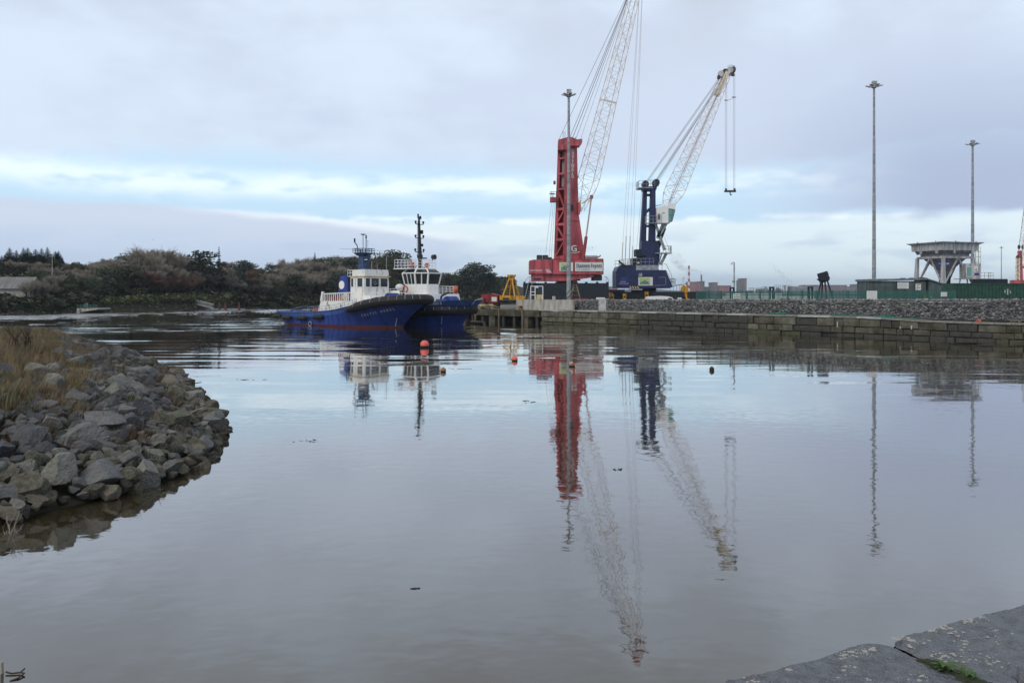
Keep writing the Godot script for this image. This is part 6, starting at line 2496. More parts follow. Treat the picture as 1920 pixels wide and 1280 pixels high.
func blue_crane() -> void:
	var d := 155.0
	var k := d / F
	var px0 := 1205.0
	var o := along(px0, 1.72, d)
	var t := thing("harbour_crane", "dark blue mobile harbour crane with white cab and lattice boom", "crane", o)
	var X := func(px: float) -> float: return (px - px0) * k
	var Y := func(py: float) -> float: return EYE + (HZ - py) * k - 1.72
	var P := func(px: float, py: float, z: float) -> Vector3: return Vector3((px - px0) * k, EYE + (HZ - py) * k - 1.72, z)
	# undercarriage
	var s := Shape.new()
	s.span(P.call(1147, 561, -2.6), P.call(1262, 547, 2.2))
	s.tube(P.call(1207, 548, 0), P.call(1207, 540, 0), 2.3, 2.3, 24)
	part("chassis", s, M.chassis_black, t)
	for q in [1150, 1168, 1186, 1222, 1240, 1258]:
		for z in [-2.0, 2.2]:
			s = Shape.new()
			s.tube(P.call(q, 562, z - 0.4), P.call(q, 562, z + 0.5), 0.7, 0.7, 16)
			part("wheel", s, M.tyre, t)
	for q in [[1136, 549, 2.9], [1144, 551, 3.0], [1167, 550, 3.0], [1207.5, 547, 3.1], [1228, 547, 2.2]]:
		s = Shape.new()
		var w := 1.25 if q[0] == 1228 else 0.62
		s.span(P.call(q[0], 562, q[2] - 0.5) - Vector3(w / 2, 0, 0), P.call(q[0], q[1], q[2] + 0.3) + Vector3(w / 2, 0, 0))
		var pad := part("outrigger", s, M.yellow, t)
		s = Shape.new()
		var c: Vector3 = P.call(q[0], q[1] + 5, q[2] + 0.31)
		s.prism([Vector2(c.x - 0.2, c.y - 0.25), Vector2(c.x + 0.2, c.y - 0.25), Vector2(c.x, c.y + 0.2)], c.z, c.z + 0.02)
		part("warning_mark", s, M.ink, pad)
	s = Shape.new()
	s.span(P.call(1138, 548, 1.2), P.call(1168, 543, 2.6))
	part("outrigger_beam", s, M.black_paint, t)
	# slewing house
	s = Shape.new()
	s.prism([Vector2(X.call(1152), Y.call(540)), Vector2(X.call(1152), Y.call(509)), Vector2(X.call(1156), Y.call(500)), Vector2(X.call(1188), Y.call(498)), Vector2(X.call(1188), Y.call(507)), Vector2(X.call(1243), Y.call(507)), Vector2(X.call(1256), Y.call(538)), Vector2(X.call(1250), Y.call(540.5))], -3.0, 3.0)
	var house := part("machinery_house", s, M.crane_blue, t)
	s = Shape.new()
	s.prism([Vector2(X.call(1188.2), Y.call(507)), Vector2(X.call(1188.2), Y.call(498)), Vector2(X.call(1227), Y.call(498)), Vector2(X.call(1231), Y.call(507))], -2.6, 2.95)
	part("roof_panel", s, M.galvanised, house)
	s = Shape.new()
	s.span(P.call(1192.5, 535.5, 3.01), P.call(1219, 520, 3.05))
	var board := part("emblem_board", s, M.sign_white, house, "white board with a green and blue emblem")
	logo(board, P.call(1204, 527.7, 3.06), X.call(1213) - X.call(1194.5), Y.call(521.5) - Y.call(533.5))
	s = Shape.new()
	s.span(P.call(1193, 519, 3.01), P.call(1199, 513, 3.2))
	part("lamp_housing", s, M.hopper_grey, house)
	s = Shape.new()
	for q in [[[1221, 535.5], [1243, 534.5]], [[1243, 534.5], [1243, 520]], [[1230, 520.5], [1243, 520]]]:
		s.beam(P.call(q[0][0], q[0][1], 3.02), P.call(q[1][0], q[1][1], 3.02), 0.06)
	part("door_outline", s, M.galvanised, house)
	s = Shape.new()
	s.span(P.call(1156, 536, 3.01), P.call(1175, 520, 3.06))
	part("side_panel", s, M.hull_blue, house)
	s = Shape.new()
	for q in [[1160, 1169, 528.5], [1156.5, 1175, 532.0]]:
		s.span(P.call(q[0], q[2] + 0.8, 3.07), P.call(q[1], q[2] - 0.8, 3.09))
	part("warning_lettering", s, M.yellow, house)
	s = Shape.new()
	for i in 4:
		var a: Vector3 = P.call(1176 + i * 4.6, 541, 3.01)
		s.prism([Vector2(a.x, a.y + 0.42), Vector2(a.x + 0.2, a.y + 0.42), Vector2(a.x + 0.42, a.y), Vector2(a.x + 0.22, a.y)], 3.01, 3.04)
	part("hazard_stripes", s, M.yellow_pale, house)
	s = Shape.new()
	s.span(P.call(1176, 544, 2.2), P.call(1200, 541.5, 2.9))
	part("underframe", s, M.galvanised, house)
	# deck rails and machinery boxes
	s = Shape.new()
	s.rail([P.call(1157, 500, 2.8), P.call(1190, 498, 2.8), P.call(1221, 498, 2.8)], 1.2, 0.8, 0.035, 2)
	s.rail([P.call(1157, 500, -2.8), P.call(1221, 498, -2.8)], 1.2, 0.8, 0.035, 2)
	s.path([P.call(1236, 507, 2.9), P.call(1237, 496, 2.9), P.call(1244, 496, 2.9), P.call(1254, 517, 2.9), P.call(1255, 523, 2.9)], 0.045, 6)
	s.path([P.call(1244, 507, 2.9), P.call(1254, 528, 2.9)], 0.045, 6)
	s.rail([P.call(1253, 534, 2.9), P.call(1261, 534, 2.9), P.call(1261, 534, -2.9)], 1.1, 0.7, 0.035, 2)
	part("deck_rail", s, M.galvanised, house)
	s = Shape.new()
	s.span(P.call(1184, 497.5, -1.5), P.call(1199, 484, 1.6))
	s.span(P.call(1190, 481, -1.2), P.call(1208, 468, 1.4))
	s.span(P.call(1195, 484, -1.0), P.call(1205, 481, 1.0))
	part("winch_housing", s, M.chassis_black, t)
	s = Shape.new()
	s.ball(P.call(1194.5, 493.5, 1.7), Vector3(0.28, 0.16, 0.1), 10, 6)
	part("work_light", s, M.sign_white, t)
	# tower: solid foot, two columns above, head with sheaves
	s = Shape.new()
	s.prism([Vector2(X.call(1200), Y.call(498)), Vector2(X.call(1233), Y.call(498)), Vector2(X.call(1235.5), Y.call(470)), Vector2(X.call(1231), Y.call(452)), Vector2(X.call(1201), Y.call(452)), Vector2(X.call(1200.5), Y.call(476)), Vector2(X.call(1208.5), Y.call(480)), Vector2(X.call(1208.5), Y.call(484)), Vector2(X.call(1200), Y.call(484))], -1.5, 1.5)
	var tower := part("tower", s, M.crane_blue, t)
	for q in [[1201, 1211.5, 1206.5, 1213.2, 0.3], [1215.5, 1227, 1218.5, 1227, 1.5]]:
		s = Shape.new()
		s.hexa([P.call(q[0], 453, q[4]), P.call(q[1], 453, q[4]), P.call(q[1], 453, q[4] - 1.7), P.call(q[0], 453, q[4] - 1.7), P.call(q[2], 356, q[4]), P.call(q[3], 356, q[4]), P.call(q[3], 356, q[4] - 1.4), P.call(q[2], 356, q[4] - 1.4)])
		part("tower_column", s, M.crane_blue, tower)
	for y in [366, 392, 424]:
		s = Shape.new()
		s.beam(P.call(1211, y + (6 if y == 392 else 0), 0.2), P.call(1218, y, 0.4), 0.45)
		part("tower_tie", s, M.crane_blue, tower)
	s = Shape.new()
	s.prism([Vector2(X.call(1205), Y.call(358)), Vector2(X.call(1228), Y.call(358)), Vector2(X.call(1230), Y.call(350)), Vector2(X.call(1204), Y.call(352))], -1.4, 1.6)
	var head := part("tower_head", s, M.crane_blue, tower)
	for q in [[1209.5, 346, 0.2], [1228, 344, 1.0]]:
		s = Shape.new()
		s.tube(P.call(q[0], q[1], q[2] - 0.7), P.call(q[0], q[1], q[2] + 0.7), 0.62, 0.62, 22)
		s.span(P.call(q[0] - 5, q[1] + 6, q[2] - 0.5), P.call(q[0] + 5, q[1] - 4, q[2] + 0.45))
		part("head_sheave", s, M.dark_steel, head)
	s = Shape.new()
	s.rail([P.call(1225, 352, 1.7), P.call(1195.5, 353.5, 1.7), P.call(1195.5, 353.5, -1.4)], 1.2, 0.75, 0.04, 2)
	s.span(P.call(1195, 354.5, -1.5), P.call(1222, 353, 1.75))
	part("head_platform", s, M.galvanised, head)
	# cab
	s = Shape.new()
	s.prism([Vector2(X.call(1227.5), Y.call(420)), Vector2(X.call(1249), Y.call(420)), Vector2(X.call(1249), Y.call(387)), Vector2(X.call(1227.5), Y.call(391))], -0.2, 2.4)
	s.prism([Vector2(X.call(1249), Y.call(393)), Vector2(X.call(1262), Y.call(395)), Vector2(X.call(1262.5), Y.call(383)), Vector2(X.call(1249), Y.call(387))], -0.2, 2.4)
	var cab := part("cab", s, M.white_clean, t)
	s = Shape.new()
	s.prism([Vector2(X.call(1249.2), Y.call(419)), Vector2(X.call(1256), Y.call(417)), Vector2(X.call(1261.5), Y.call(396)), Vector2(X.call(1249.2), Y.call(394))], -0.1, 2.3)
	part("windscreen", s, M.glass_green, cab)
	s = Shape.new()
	s.beam(P.call(1249.2, 419, 2.32), P.call(1256, 417, 2.32), 0.09)
	s.beam(P.call(1256, 417, 2.32), P.call(1261.5, 396, 2.32), 0.09)
	s.beam(P.call(1249.2, 406, 2.32), P.call(1259, 405, 2.32), 0.05)
	s.beam(P.call(1254, 418, 2.32), P.call(1257, 395, 2.32), 0.05)
	part("windscreen_frame", s, M.dark_steel, cab)
	s = Shape.new()
	s.span(P.call(1230, 413, 2.4), P.call(1233.5, 404, 2.44))
	s.span(P.call(1238, 402.2, 2.4), P.call(1242, 401, 2.44))
	part("cab_window", s, M.black_paint, cab)
	s = Shape.new()
	s.span(P.call(1207, 421, 1.4), P.call(1251, 419.5, 2.6))
	s.rail([P.call(1227, 419.5, 2.55), P.call(1207.5, 419.5, 2.55), P.call(1207.5, 419.5, 1.5)], 1.2, 0.6, 0.04, 2)
	s.rail([P.call(1236, 419.5, 2.62), P.call(1228, 419.5, 2.62)], 1.6, 0.5, 0.03, 3)
	s.beam(P.call(1226, 387, 1.0), P.call(1238, 385.5, 1.4), 0.14)
	part("cab_platform", s, M.galvanised, t)
	# stairs zigzag and luffing cylinder
	s = Shape.new()
	for q in [[[1226, 421], [1243, 470]], [[1246, 421], [1229, 448]], [[1247, 474], [1235, 497]], [[1238, 474], [1229, 507]], [[1230, 445], [1240, 421]]]:
		s.beam(P.call(q[0][0], q[0][1], 1.9), P.call(q[1][0], q[1][1], 1.9), 0.16, 0.5)
	for i in 12:
		var f := i / 12.0
		s.beam(P.call(1226 + 17 * f, 421 + 49 * f, 1.5), P.call(1226 + 17 * f, 421 + 49 * f, 2.3), 0.09)
		s.beam(P.call(1247 - 12 * f, 474 + 23 * f, 1.5), P.call(1247 - 12 * f, 474 + 23 * f, 2.3), 0.09)
	s.span(P.call(1226, 476.5, 0.8), P.call(1255, 474.8, 2.6))
	s.rail([P.call(1239, 474.8, 2.5), P.call(1254.5, 474.8, 2.5), P.call(1254.5, 474.8, 0.9)], 1.2, 0.6, 0.04, 2)
	s.path([P.call(1242, 447, 2.3), P.call(1249, 464, 2.3), P.call(1250, 474, 2.3)], 0.03, 5)
	part("stairs", s, M.galvanised, t)
	s = Shape.new()
	s.tube(P.call(1232, 466, 0.6), P.call(1237, 452, 0.6), 0.4, 0.4, 10)
	s.tube(P.call(1237, 450, 0.6), P.call(1245.5, 428, 0.6), 0.3, 0.3, 12)
	s.tube(P.call(1245.5, 428, 0.6), P.call(1249, 418, 0.6), 0.15, 0.15, 10)
	part("luffing_cylinder", s, M.chassis_black, t)
	# boom
	var foot: Vector3 = P.call(1249, 392, 0.6)
	var tip: Vector3 = P.call(1358, 146, 0.8)
	var boom := lattice(t, foot, tip, Vector3(0.5, 0, 1.0), [1.4, 2.9, 1.4], [0.8, 2.5, 1.1], 19, M.boom_white, 0.11)
	s = Shape.new()
	s.tube(foot.lerp(tip, 0.05), tip, 0.055, 0.055, 6)
	part("boom_pipe", s, M.crane_red_worn, boom)
	s = Shape.new()
	var bd := (tip - foot).normalized()
	for z in [-0.6, 0.6]:
		s.beam(foot.lerp(tip, 0.86) + Vector3(0, 0, z), tip + bd * 0.9 + Vector3(0, 0, z), 0.25, 0.8)
	s.beam(tip + Vector3(-1.0, 0, 0), tip + Vector3(1.2, 0.5, 0), 0.5)
	var bh := part("boom_head", s, M.boom_white, boom)
	for q in [[1350, 141, 0.55], [1358, 137, 0.5], [1367, 134, 0.58], [1372.5, 133, 0.5], [1372, 141, 0.3], [1346, 147, 0.3]]:
		s = Shape.new()
		var c: Vector3 = P.call(q[0], q[1], 0.8)
		s.tube(c + Vector3(0.1, 0, -0.5), c + Vector3(-0.1, 0, 0.5), q[2], q[2], 18)
		part("sheave", s, M.hopper_grey if q[2] > 0.5 else M.dark_steel, bh)
	s = Shape.new()
	s.path([P.call(1360, 128, 1.4), P.call(1366, 125.5, 1.4), P.call(1374, 127, 1.4), P.call(1377, 133, 1.4)], 0.06, 6)
	s.span(P.call(1372, 144, 0.4), P.call(1376, 142, 1.2))
	part("head_guard", s, M.boom_white, bh)
	# stays from the tower head to the boom head
	for q in [[1209, 344, 1345, 150, 0.05], [1211, 345, 1347, 151, 0.05], [1228, 340, 1350, 153, 0.06], [1230, 341, 1352, 155, 0.07], [1231, 345, 1349, 158, 0.04]]:
		s = Shape.new()
		s.tube(P.call(q[0], q[1], 0.6), P.call(q[2], q[3], 0.7), q[4], q[4], 5, false)
		part("stay_rope", s, M.cable_pale if q[4] < 0.055 else M.galvanised, t)
	s = Shape.new()
	s.tube(P.call(1203, 358, 0.2), P.call(1193, 470, 0.4), 0.02, 0.02, 5, false)
	part("guy_rope", s, M.cable, t)
	# hook ropes, spreader ring and hook
	for px in [1358.2, 1360.8, 1373.2, 1375.8]:
		s = Shape.new()
		s.tube(P.call(px, 145, 0.9), P.call(px, 357, 0.9), 0.03, 0.03, 5, false)
		part("hoist_rope", s, M.cable_pale, t)
	s = Shape.new()
	s.box(P.call(1359.5, 190, 0.9), Vector3(0.55, 0.12, 0.4))
	s.box(P.call(1374.5, 184, 0.9), Vector3(0.6, 0.14, 0.4))
	s.path([P.call(1359.5, 190, 0.9), P.call(1366, 189, 0.9), P.call(1374, 184.5, 0.9)], 0.035, 5)
	part("rope_spacer", s, M.hopper_grey, t)
	s = Shape.new()
	var hk: Vector3 = P.call(1367, 359.5, 0.9)
	s.box(hk, Vector3(2.0, 0.3, 0.7))
	s.box(hk + Vector3(-0.75, 0.3, 0), Vector3(0.3, 0.4, 0.3))
	s.box(hk + Vector3(0.8, 0.3, 0), Vector3(0.3, 0.4, 0.3))
	s.path([hk + Vector3(0, -0.1, 0), hk + Vector3(0, -0.55, 0), hk + Vector3(0.16, -0.72, 0), hk + Vector3(0.26, -0.55, 0)], 0.09, 7)
	part("hook_block", s, M.dark_steel, t)


func distant_crane() -> void:
	# a red crane with a pale boom, half out of the picture
	var d := 300.0
	var k := d / F
	var o := along(1912, 1.72, d)
	var t := thing("harbour_crane", "distant red crane with a pale boom beyond the green container", "crane", o)
	var P := func(px: float, py: float, z: float) -> Vector3: return Vector3((px - 1912.0) * k, EYE + (HZ - py) * k - 1.72, z)
	var s := Shape.new()
	s.span(P.call(1900, 532, -2), P.call(1932, 525, 2))
	s.span(P.call(1905, 552, -1.5), P.call(1928, 532, 1.5))
	part("machinery_house", s, M.crane_red, t)
	s = Shape.new()
	s.hexa([P.call(1910, 525, 1), P.call(1916, 525, 1), P.call(1916, 525, -1), P.call(1910, 525, -1), P.call(1911, 470, 0.8), P.call(1915, 470, 0.8), P.call(1915, 470, -0.8), P.call(1911, 470, -0.8)])
	s.span(P.call(1908, 503, -1), P.call(1920, 499, 1))
	part("tower", s, M.crane_red, t)
	s = Shape.new()
	for i in 5:
		s.beam(P.call(1903, 524 - i * 8, 1), P.call(1909, 516 - i * 8, 1), 0.25)
		s.beam(P.call(1909, 524 - i * 8, 1), P.call(1903, 516 - i * 8, 1), 0.25)
	s.beam(P.call(1903, 525, 1), P.call(1904, 484, 1), 0.35)
	s.beam(P.call(1909, 525, 1), P.call(1909, 484, 1), 0.35)
	part("ladder_frame", s, M.boom_white, t)
	s = Shape.new()
	for q in [[1907, 484, 0.9], [1910, 463, 0.7], [1917, 463, 0.7]]:
		s.ball(P.call(q[0], q[1], 0.5), Vector3(q[2] * 0.7, q[2] * 1.2, 0.5), 8, 6)
	part("sheave", s, M.dark_steel, t)
	lattice(t, P.call(1916, 500, 0), P.call(1930, 330, 1), Vector3(0.4, 0, 1), [1.0, 2.0, 1.0], [0.8, 2.0, 1.0], 14, M.boom_white, 0.22)
	s = Shape.new()
	s.tube(P.call(1910, 463, 0.5), P.call(1926, 345, 0.5), 0.06, 0.06, 5, false)
	part("stay_rope", s, M.cable, t)


# ---------------------------------------------------------------- the yard behind the wall
const GROUND := 1.72


func lamp_mast(px: float, top: float, d: float, label: String, wide: float, w0: float) -> void:
	var o := along(px, GROUND, d)
	var h := EYE + (HZ - top) / F * d - GROUND
	var t := thing("lamp_mast", label, "lamp mast", o, "tall lamp masts")
	var s := Shape.new()
	var n := 4
	for k in n:
		var a := k / float(n)
		var b := (k + 1) / float(n)
		s.tube(Vector3(0, h * a, 0), Vector3(0, h * b, 0), w0 * lerpf(1.0, 0.42, a), w0 * lerpf(1.0, 0.42, a) * 0.88, 12, false)
	part("pole", s, M.galvanised, t)
	s = Shape.new()
	s.lathe([Vector2(0.2, h - 0.9), Vector2(0.42, h - 0.8), Vector2(0.42, h - 0.3), Vector2(0.2, h - 0.2)], Vector3.ZERO, 12)
	s.box(Vector3(0.05, h + 0.1, 0), Vector3(0.75, 0.55, 0.6))
	part("head_frame", s, M.galvanised, t)
	for k in 6:
		var a := TAU * k / 6.0 + 0.3
		var dir := Vector3(cos(a), 0, sin(a))
		s = Shape.new()
		s.beam(dir * 0.3 + Vector3(0, h - 0.6, 0), dir * wide * 0.72 + Vector3(0, h - 0.5, 0), 0.08)
		s.box(dir * wide * 0.82 + Vector3(0, h - 0.48, 0), Vector3(0.75, 0.11, 0.5), Basis(Vector3.UP, -a) * Basis(Vector3.BACK, 0.22))
		part("floodlight", s, M.hopper_grey, t)


func sign_board(called: String, a: Vector3, w: float, h: float, label: String, rows: int, title := false, post := true) -> void:
	# a white board on two posts, facing the basin, with rows of small print
	var t := thing(called, label, "sign", a)
	var s := Shape.new()
	s.box(Vector3(0, 0, 0), Vector3(w, h, 0.04))
	var b := part("board", s, M.sign_white, t)
	s = Shape.new()
	for r in rows:
		var y := h * (0.5 - (r + 0.7) / (rows + 0.4))
		var x := -w * 0.40
		while x < w * 0.36:
			var l := minf(rr(0.05, 0.16) * (1.8 if title else 1.0), w * 0.40 - x)
			s.box(Vector3(x + l / 2, y, 0.024), Vector3(l, h / rows * (0.40 if title else 0.30), 0.008))
			x += l + 0.05
	part("print", s, M.ink if title else M.ink_grey, b)
	if post:
		for x in [-w * 0.4, w * 0.4]:
			s = Shape.new()
			s.beam(Vector3(x, -h / 2 - 1.3, -0.05), Vector3(x, h / 2, -0.05), 0.06)
			part("post", s, M.galvanised, t)


func make_yard() -> void:
	lamp_mast(1066.5, 172, 138.0, "tall grey lamp mast standing in front of the red crane", 1.0, 0.38)
	lamp_mast(1639.5, 156, 150.0, "tall grey lamp mast rising behind the green shed", 1.25, 0.36)
	lamp_mast(1824.5, 266, 180.0, "tall grey lamp mast rising behind the hopper", 1.25, 0.40)
	lamp_mast(1878.5, 463, 580.0, "far thin lamp mast beyond the green container", 1.6, 0.40)
	near_crane_gear()
	fence_and_signs()
	hopper()
	shed()
	vehicles()


func near_crane_gear() -> void:
	# red machinery box on a yellow edged deck
	var d := 128.0
	var k := d / F
	var o := along(921, GROUND, d)
	var t := thing("machinery_box", "dark red machinery container on the quay beside the tugs", "container", o, "", Basis(Vector3.UP, -0.25))
	var s := Shape.new()
	s.prism([Vector2(-1.3, 0.95), Vector2(1.3, 0.85), Vector2(1.3, 2.05), Vector2(0.2, 2.25), Vector2(-1.3, 2.1)], -1.0, 1.0)
	part("body", s, M.red_box, t)
	s = Shape.new()
	s.span(Vector3(0.35, 1.1, 1.0), Vector3(1.15, 1.75, 1.04))
	part("notice", s, M.sign_white, t)
	for x in [-0.9, 0.9]:
		s = Shape.new()
		s.span(Vector3(x - 0.3, -0.02, -0.8), Vector3(x + 0.3, 0.95, 0.8))
		part("stand", s, M.chassis_black, t)
	t = thing("edge_rail", "low yellow and black edge barrier on the jetty", "barrier", along(893, GROUND, 127.0))
	s = Shape.new()
	s.box(Vector3(0.3, 0.55, 0), Vector3(4.4, 0.28, 0.15))
	part("rail", s, M.yellow_pale, t)
	for i in 4:
		s = Shape.new()
		s.box(Vector3(-1.6 + i * 1.2, 0.2, -0.02), Vector3(0.3, 0.42, 0.12))
		part("post", s, M.chassis_black, t)
	# orange bollard pads
	for q in [[925.5, 571, 125.0, "faded orange mooring bollard on the jetty edge"], [975, 573, 119.5, "faded orange mooring bollard at the foot of the parapet"]]:
		s = Shape.new()
		s.lathe([Vector2(0.32, 0), Vector2(0.32, 0.1), Vector2(0.17, 0.18), Vector2(0.17, 0.4), Vector2(0.3, 0.5), Vector2(0.26, 0.6), Vector2(0, 0.62)], Vector3.ZERO, 14)
		var sx := quay_at(q[0], -0.5)
		lone("bollard", s, M.buoy_tan, q[3], "bollard", QA + QB * Vector3(sx, GROUND, -0.5), "mooring bollards")
	# yellow four-legged frame with rungs
	d = 127.0
	k = d / F
	var px0 := 959.0
	o = along(px0, GROUND, d)
	t = thing("lifting_frame", "yellow four legged lifting frame beside the red container", "lifting frame", o)
	var P := func(px: float, py: float, z: float) -> Vector3: return Vector3((px - px0) * k, EYE + (HZ - py) * k - GROUND, z)
	s = Shape.new()
	s.span(P.call(950.5, 517.5, -0.6), P.call(967.5, 515, 0.6))
	s.prism([Vector2(P.call(952, 518, 0).x, P.call(952, 519.5, 0).y), Vector2(P.call(966, 518, 0).x, P.call(966, 519.5, 0).y), Vector2(P.call(966, 518, 0).x, P.call(966, 517.4, 0).y), Vector2(P.call(952, 518, 0).x, P.call(952, 517.4, 0).y)], -0.5, 0.5)
	s.prism([Vector2(P.call(953, 0, 0).x, P.call(0, 519.6, 0).y), Vector2(P.call(956, 0, 0).x, P.call(0, 526, 0).y), Vector2(P.call(962, 0, 0).x, P.call(0, 526, 0).y), Vector2(P.call(965.5, 0, 0).x, P.call(0, 519.6, 0).y)], -0.35, 0.35)
	part("head", s, M.yellow, t)
	for q in [[955, 943, 1.4], [959, 956, -1.3], [960, 965, 1.6], [964, 974, -1.0]]:
		s = Shape.new()
		s.tube(P.call(q[0], 522, q[2] * 0.2), P.call(q[1], 555, q[2]), 0.13, 0.13, 10)
		part("leg", s, M.yellow, t)
	s = Shape.new()
	for i in 5:
		var y := 536.0 + i * 4.0
		var f := (y - 522.0) / 33.0
		s.beam(P.call(955 - 12 * f, y, 1.4 * f), P.call(959 - 3 * f, y, -1.3 * f), 0.06)
		s.beam(P.call(960 + 5 * f, y, 1.6 * f), P.call(964 + 10 * f, y, -1.0 * f), 0.06)
	part("rungs", s, M.yellow_pale, t)
	s = Shape.new()
	s.span(P.call(937, 562, -1.6), P.call(961, 554, 1.9))
	s.span(P.call(961.5, 562, -1.4), P.call(984, 554.5, 1.7))
	part("base", s, M.yellow, t)
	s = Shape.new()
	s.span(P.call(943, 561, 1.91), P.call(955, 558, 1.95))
	part("base_opening_shade", s, M.black_paint, t)  # shade within the hollow base painted as a black plate, nothing cut out
	# white cab standing on the quay
	d = 124.0
	k = d / F
	px0 = 1006.5
	o = along(px0, GROUND, d)
	t = thing("control_cab", "white glazed control cab standing before the black crane chassis", "cab", o)
	P = func(px: float, py: float, z: float) -> Vector3: return Vector3((px - px0) * k, EYE + (HZ - py) * k - GROUND, z)
	s = Shape.new()
	for q in [[995, 0.7], [1003, 0.9], [1017.5, 0.7], [996, -0.8], [1017, -0.8]]:
		s.beam(P.call(q[0], 562, q[1]), P.call(q[0], 536.5, q[1]), 0.11)
	s.span(P.call(994.5, 537, -0.8), P.call(1018, 535.8, 0.8))
	for y in [547, 553]:
		s.beam(P.call(995, y, 0.7), P.call(1003, y, 0.7), 0.09)
	part("frame", s, M.white_clean, t)
	s = Shape.new()
	s.span(P.call(1003.5, 561, -0.7), P.call(1017, 552.3, 0.72))
	part("lower_panel", s, M.yellow_pale, t)
	s = Shape.new()
	s.span(P.call(1003.6, 552.2, 0.60), P.call(1017, 538, 0.64))
	part("window", s, M.glass_dark, t)
	s = Shape.new()
	s.span(P.call(995.4, 561, 0.58), P.call(1003, 537.5, 0.6))
	part("door_pane", s, M.glass_dark, t)
	s = Shape.new()
	s.box(P.call(1006, 538.5, 0.8), Vector3(0.5, 0.2, 0.15))
	part("work_lamp", s, M.sign_white, t)
	# striped marker post and a red hydrant
	t = thing("marker_post", "short red and white striped marker post by the black chassis", "post", along(1038.5, GROUND, 124.0))
	s = Shape.new()
	s.box(Vector3(0, 0.5, 0), Vector3(0.14, 1.05, 0.1))
	part("post", s, M.dark_steel, t)
	s = Shape.new()
	s.box(Vector3(0, 1.45, 0.03), Vector3(0.42, 0.85, 0.06))
	var bd := part("board", s, M.sign_white, t)
	for i in 3:
		s = Shape.new()
		s.box(Vector3(0, 1.17 + i * 0.27, 0.066), Vector3(0.36, 0.11, 0.012), Basis(Vector3.BACK, 0.6))
		part("stripe", s, M.crane_red, bd)
	s = Shape.new()
	s.box(Vector3(0, 0.4, 0), Vector3(0.3, 0.8, 0.3))
	s.box(Vector3(0, 0.9, 0), Vector3(0.44, 0.35, 0.4))
	lone("fire_point", s, M.crane_red, "small red fire point box at the foot of the lamp mast", "fire point", along(1053, GROUND, 124.0))
	# timber trestle, yellow block and low stack by the lamp's foot
	d = 119.0
	k = d / F
	px0 = 1079.0
	t = thing("trestle", "weathered timber trestle with rope coils beside the lamp mast", "trestle", along(px0, GROUND, d))
	P = func(px: float, py: float, z: float) -> Vector3: return Vector3((px - px0) * k, EYE + (HZ - py) * k - GROUND, z)
	for q in [[1077, 1071, 0.5], [1079.5, 1087.5, 0.5], [1077, 1070, -0.9], [1079.5, 1088, -0.9]]:
		s = Shape.new()
		s.beam(P.call(q[0], 529, q[2] * 0.6), P.call(q[1], 559, q[2]), 0.13)
		part("leg", s, M.timber, t)
	s = Shape.new()
	for y in [540, 545, 553.5]:
		var f: float = (y - 529) / 30.0
		s.beam(P.call(1077 - 6 * f, y, 0.4), P.call(1079.5 + 8 * f, y, 0.4), 0.1)
	part("cross_bar", s, M.timber, t)
	s = Shape.new()
	for i in 6:
		s.ball(P.call(1076 + i * 0.8, 526 + (i % 3) * 2.0, 0.2), Vector3(0.25, 0.22, 0.3), 8, 6)
	part("rope_coil", s, M.weed_dark, t)
	s = Shape.new()
	s.span(Vector3(-0.45, 0, -0.4), Vector3(0.45, 0.95, 0.4))
	s.span(Vector3(-0.38, 0.95, -0.35), Vector3(0.38, 1.15, 0.35))
	lone("yellow_block", s, M.yellow, "yellow ballast block at the foot of the lamp mast", "block", along(1066, GROUND, 118.5))
	s = Shape.new()
	s.span(Vector3(-1.1, 0, -0.4), Vector3(1.1, 0.62, 0.4))
	s.span(Vector3(-1.1, 0.66, -0.4), Vector3(1.0, 1.22, 0.4))
	s.span(Vector3(-1.0, 1.26, -0.4), Vector3(1.05, 1.6, 0.4))
	lone("beam_stack", s, M.red_box, "low stack of rusty red steel beams behind the rubble wall", "beams", along(1087, GROUND, 117.0))
	s = Shape.new()
	s.prism([Vector2(-0.5, 0.0), Vector2(0.5, 0.0), Vector2(0.55, 1.75), Vector2(-0.55, 1.75)], -0.3, 0.3)
	lone("pale_box", s, M.car_white, "pale cabinet just behind the concrete pier of the wall", "cabinet", along(1126, GROUND, 112.0))
	# ladder-like ropes sagging from the trestle over the parapet to the water's edge
	for q in [[1078, 527, 1036, 583], [1075, 545, 1028, 590]]:
		s = Shape.new()
		var a := at(q[0], q[1], 118.6)
		var b := at(q[2], q[3], 114.2)
		var pts := []
		for i in 13:
			var f := i / 12.0
			pts.append(a.lerp(b, f) - Vector3.UP * sin(PI * f) * 0.35 - a)
		s.path(pts, 0.05, 5)
		lone("old_rope", s, M.weed_dark, "dark old rope hanging from the trestle over the parapet", "rope", a, "old ropes over the parapet")


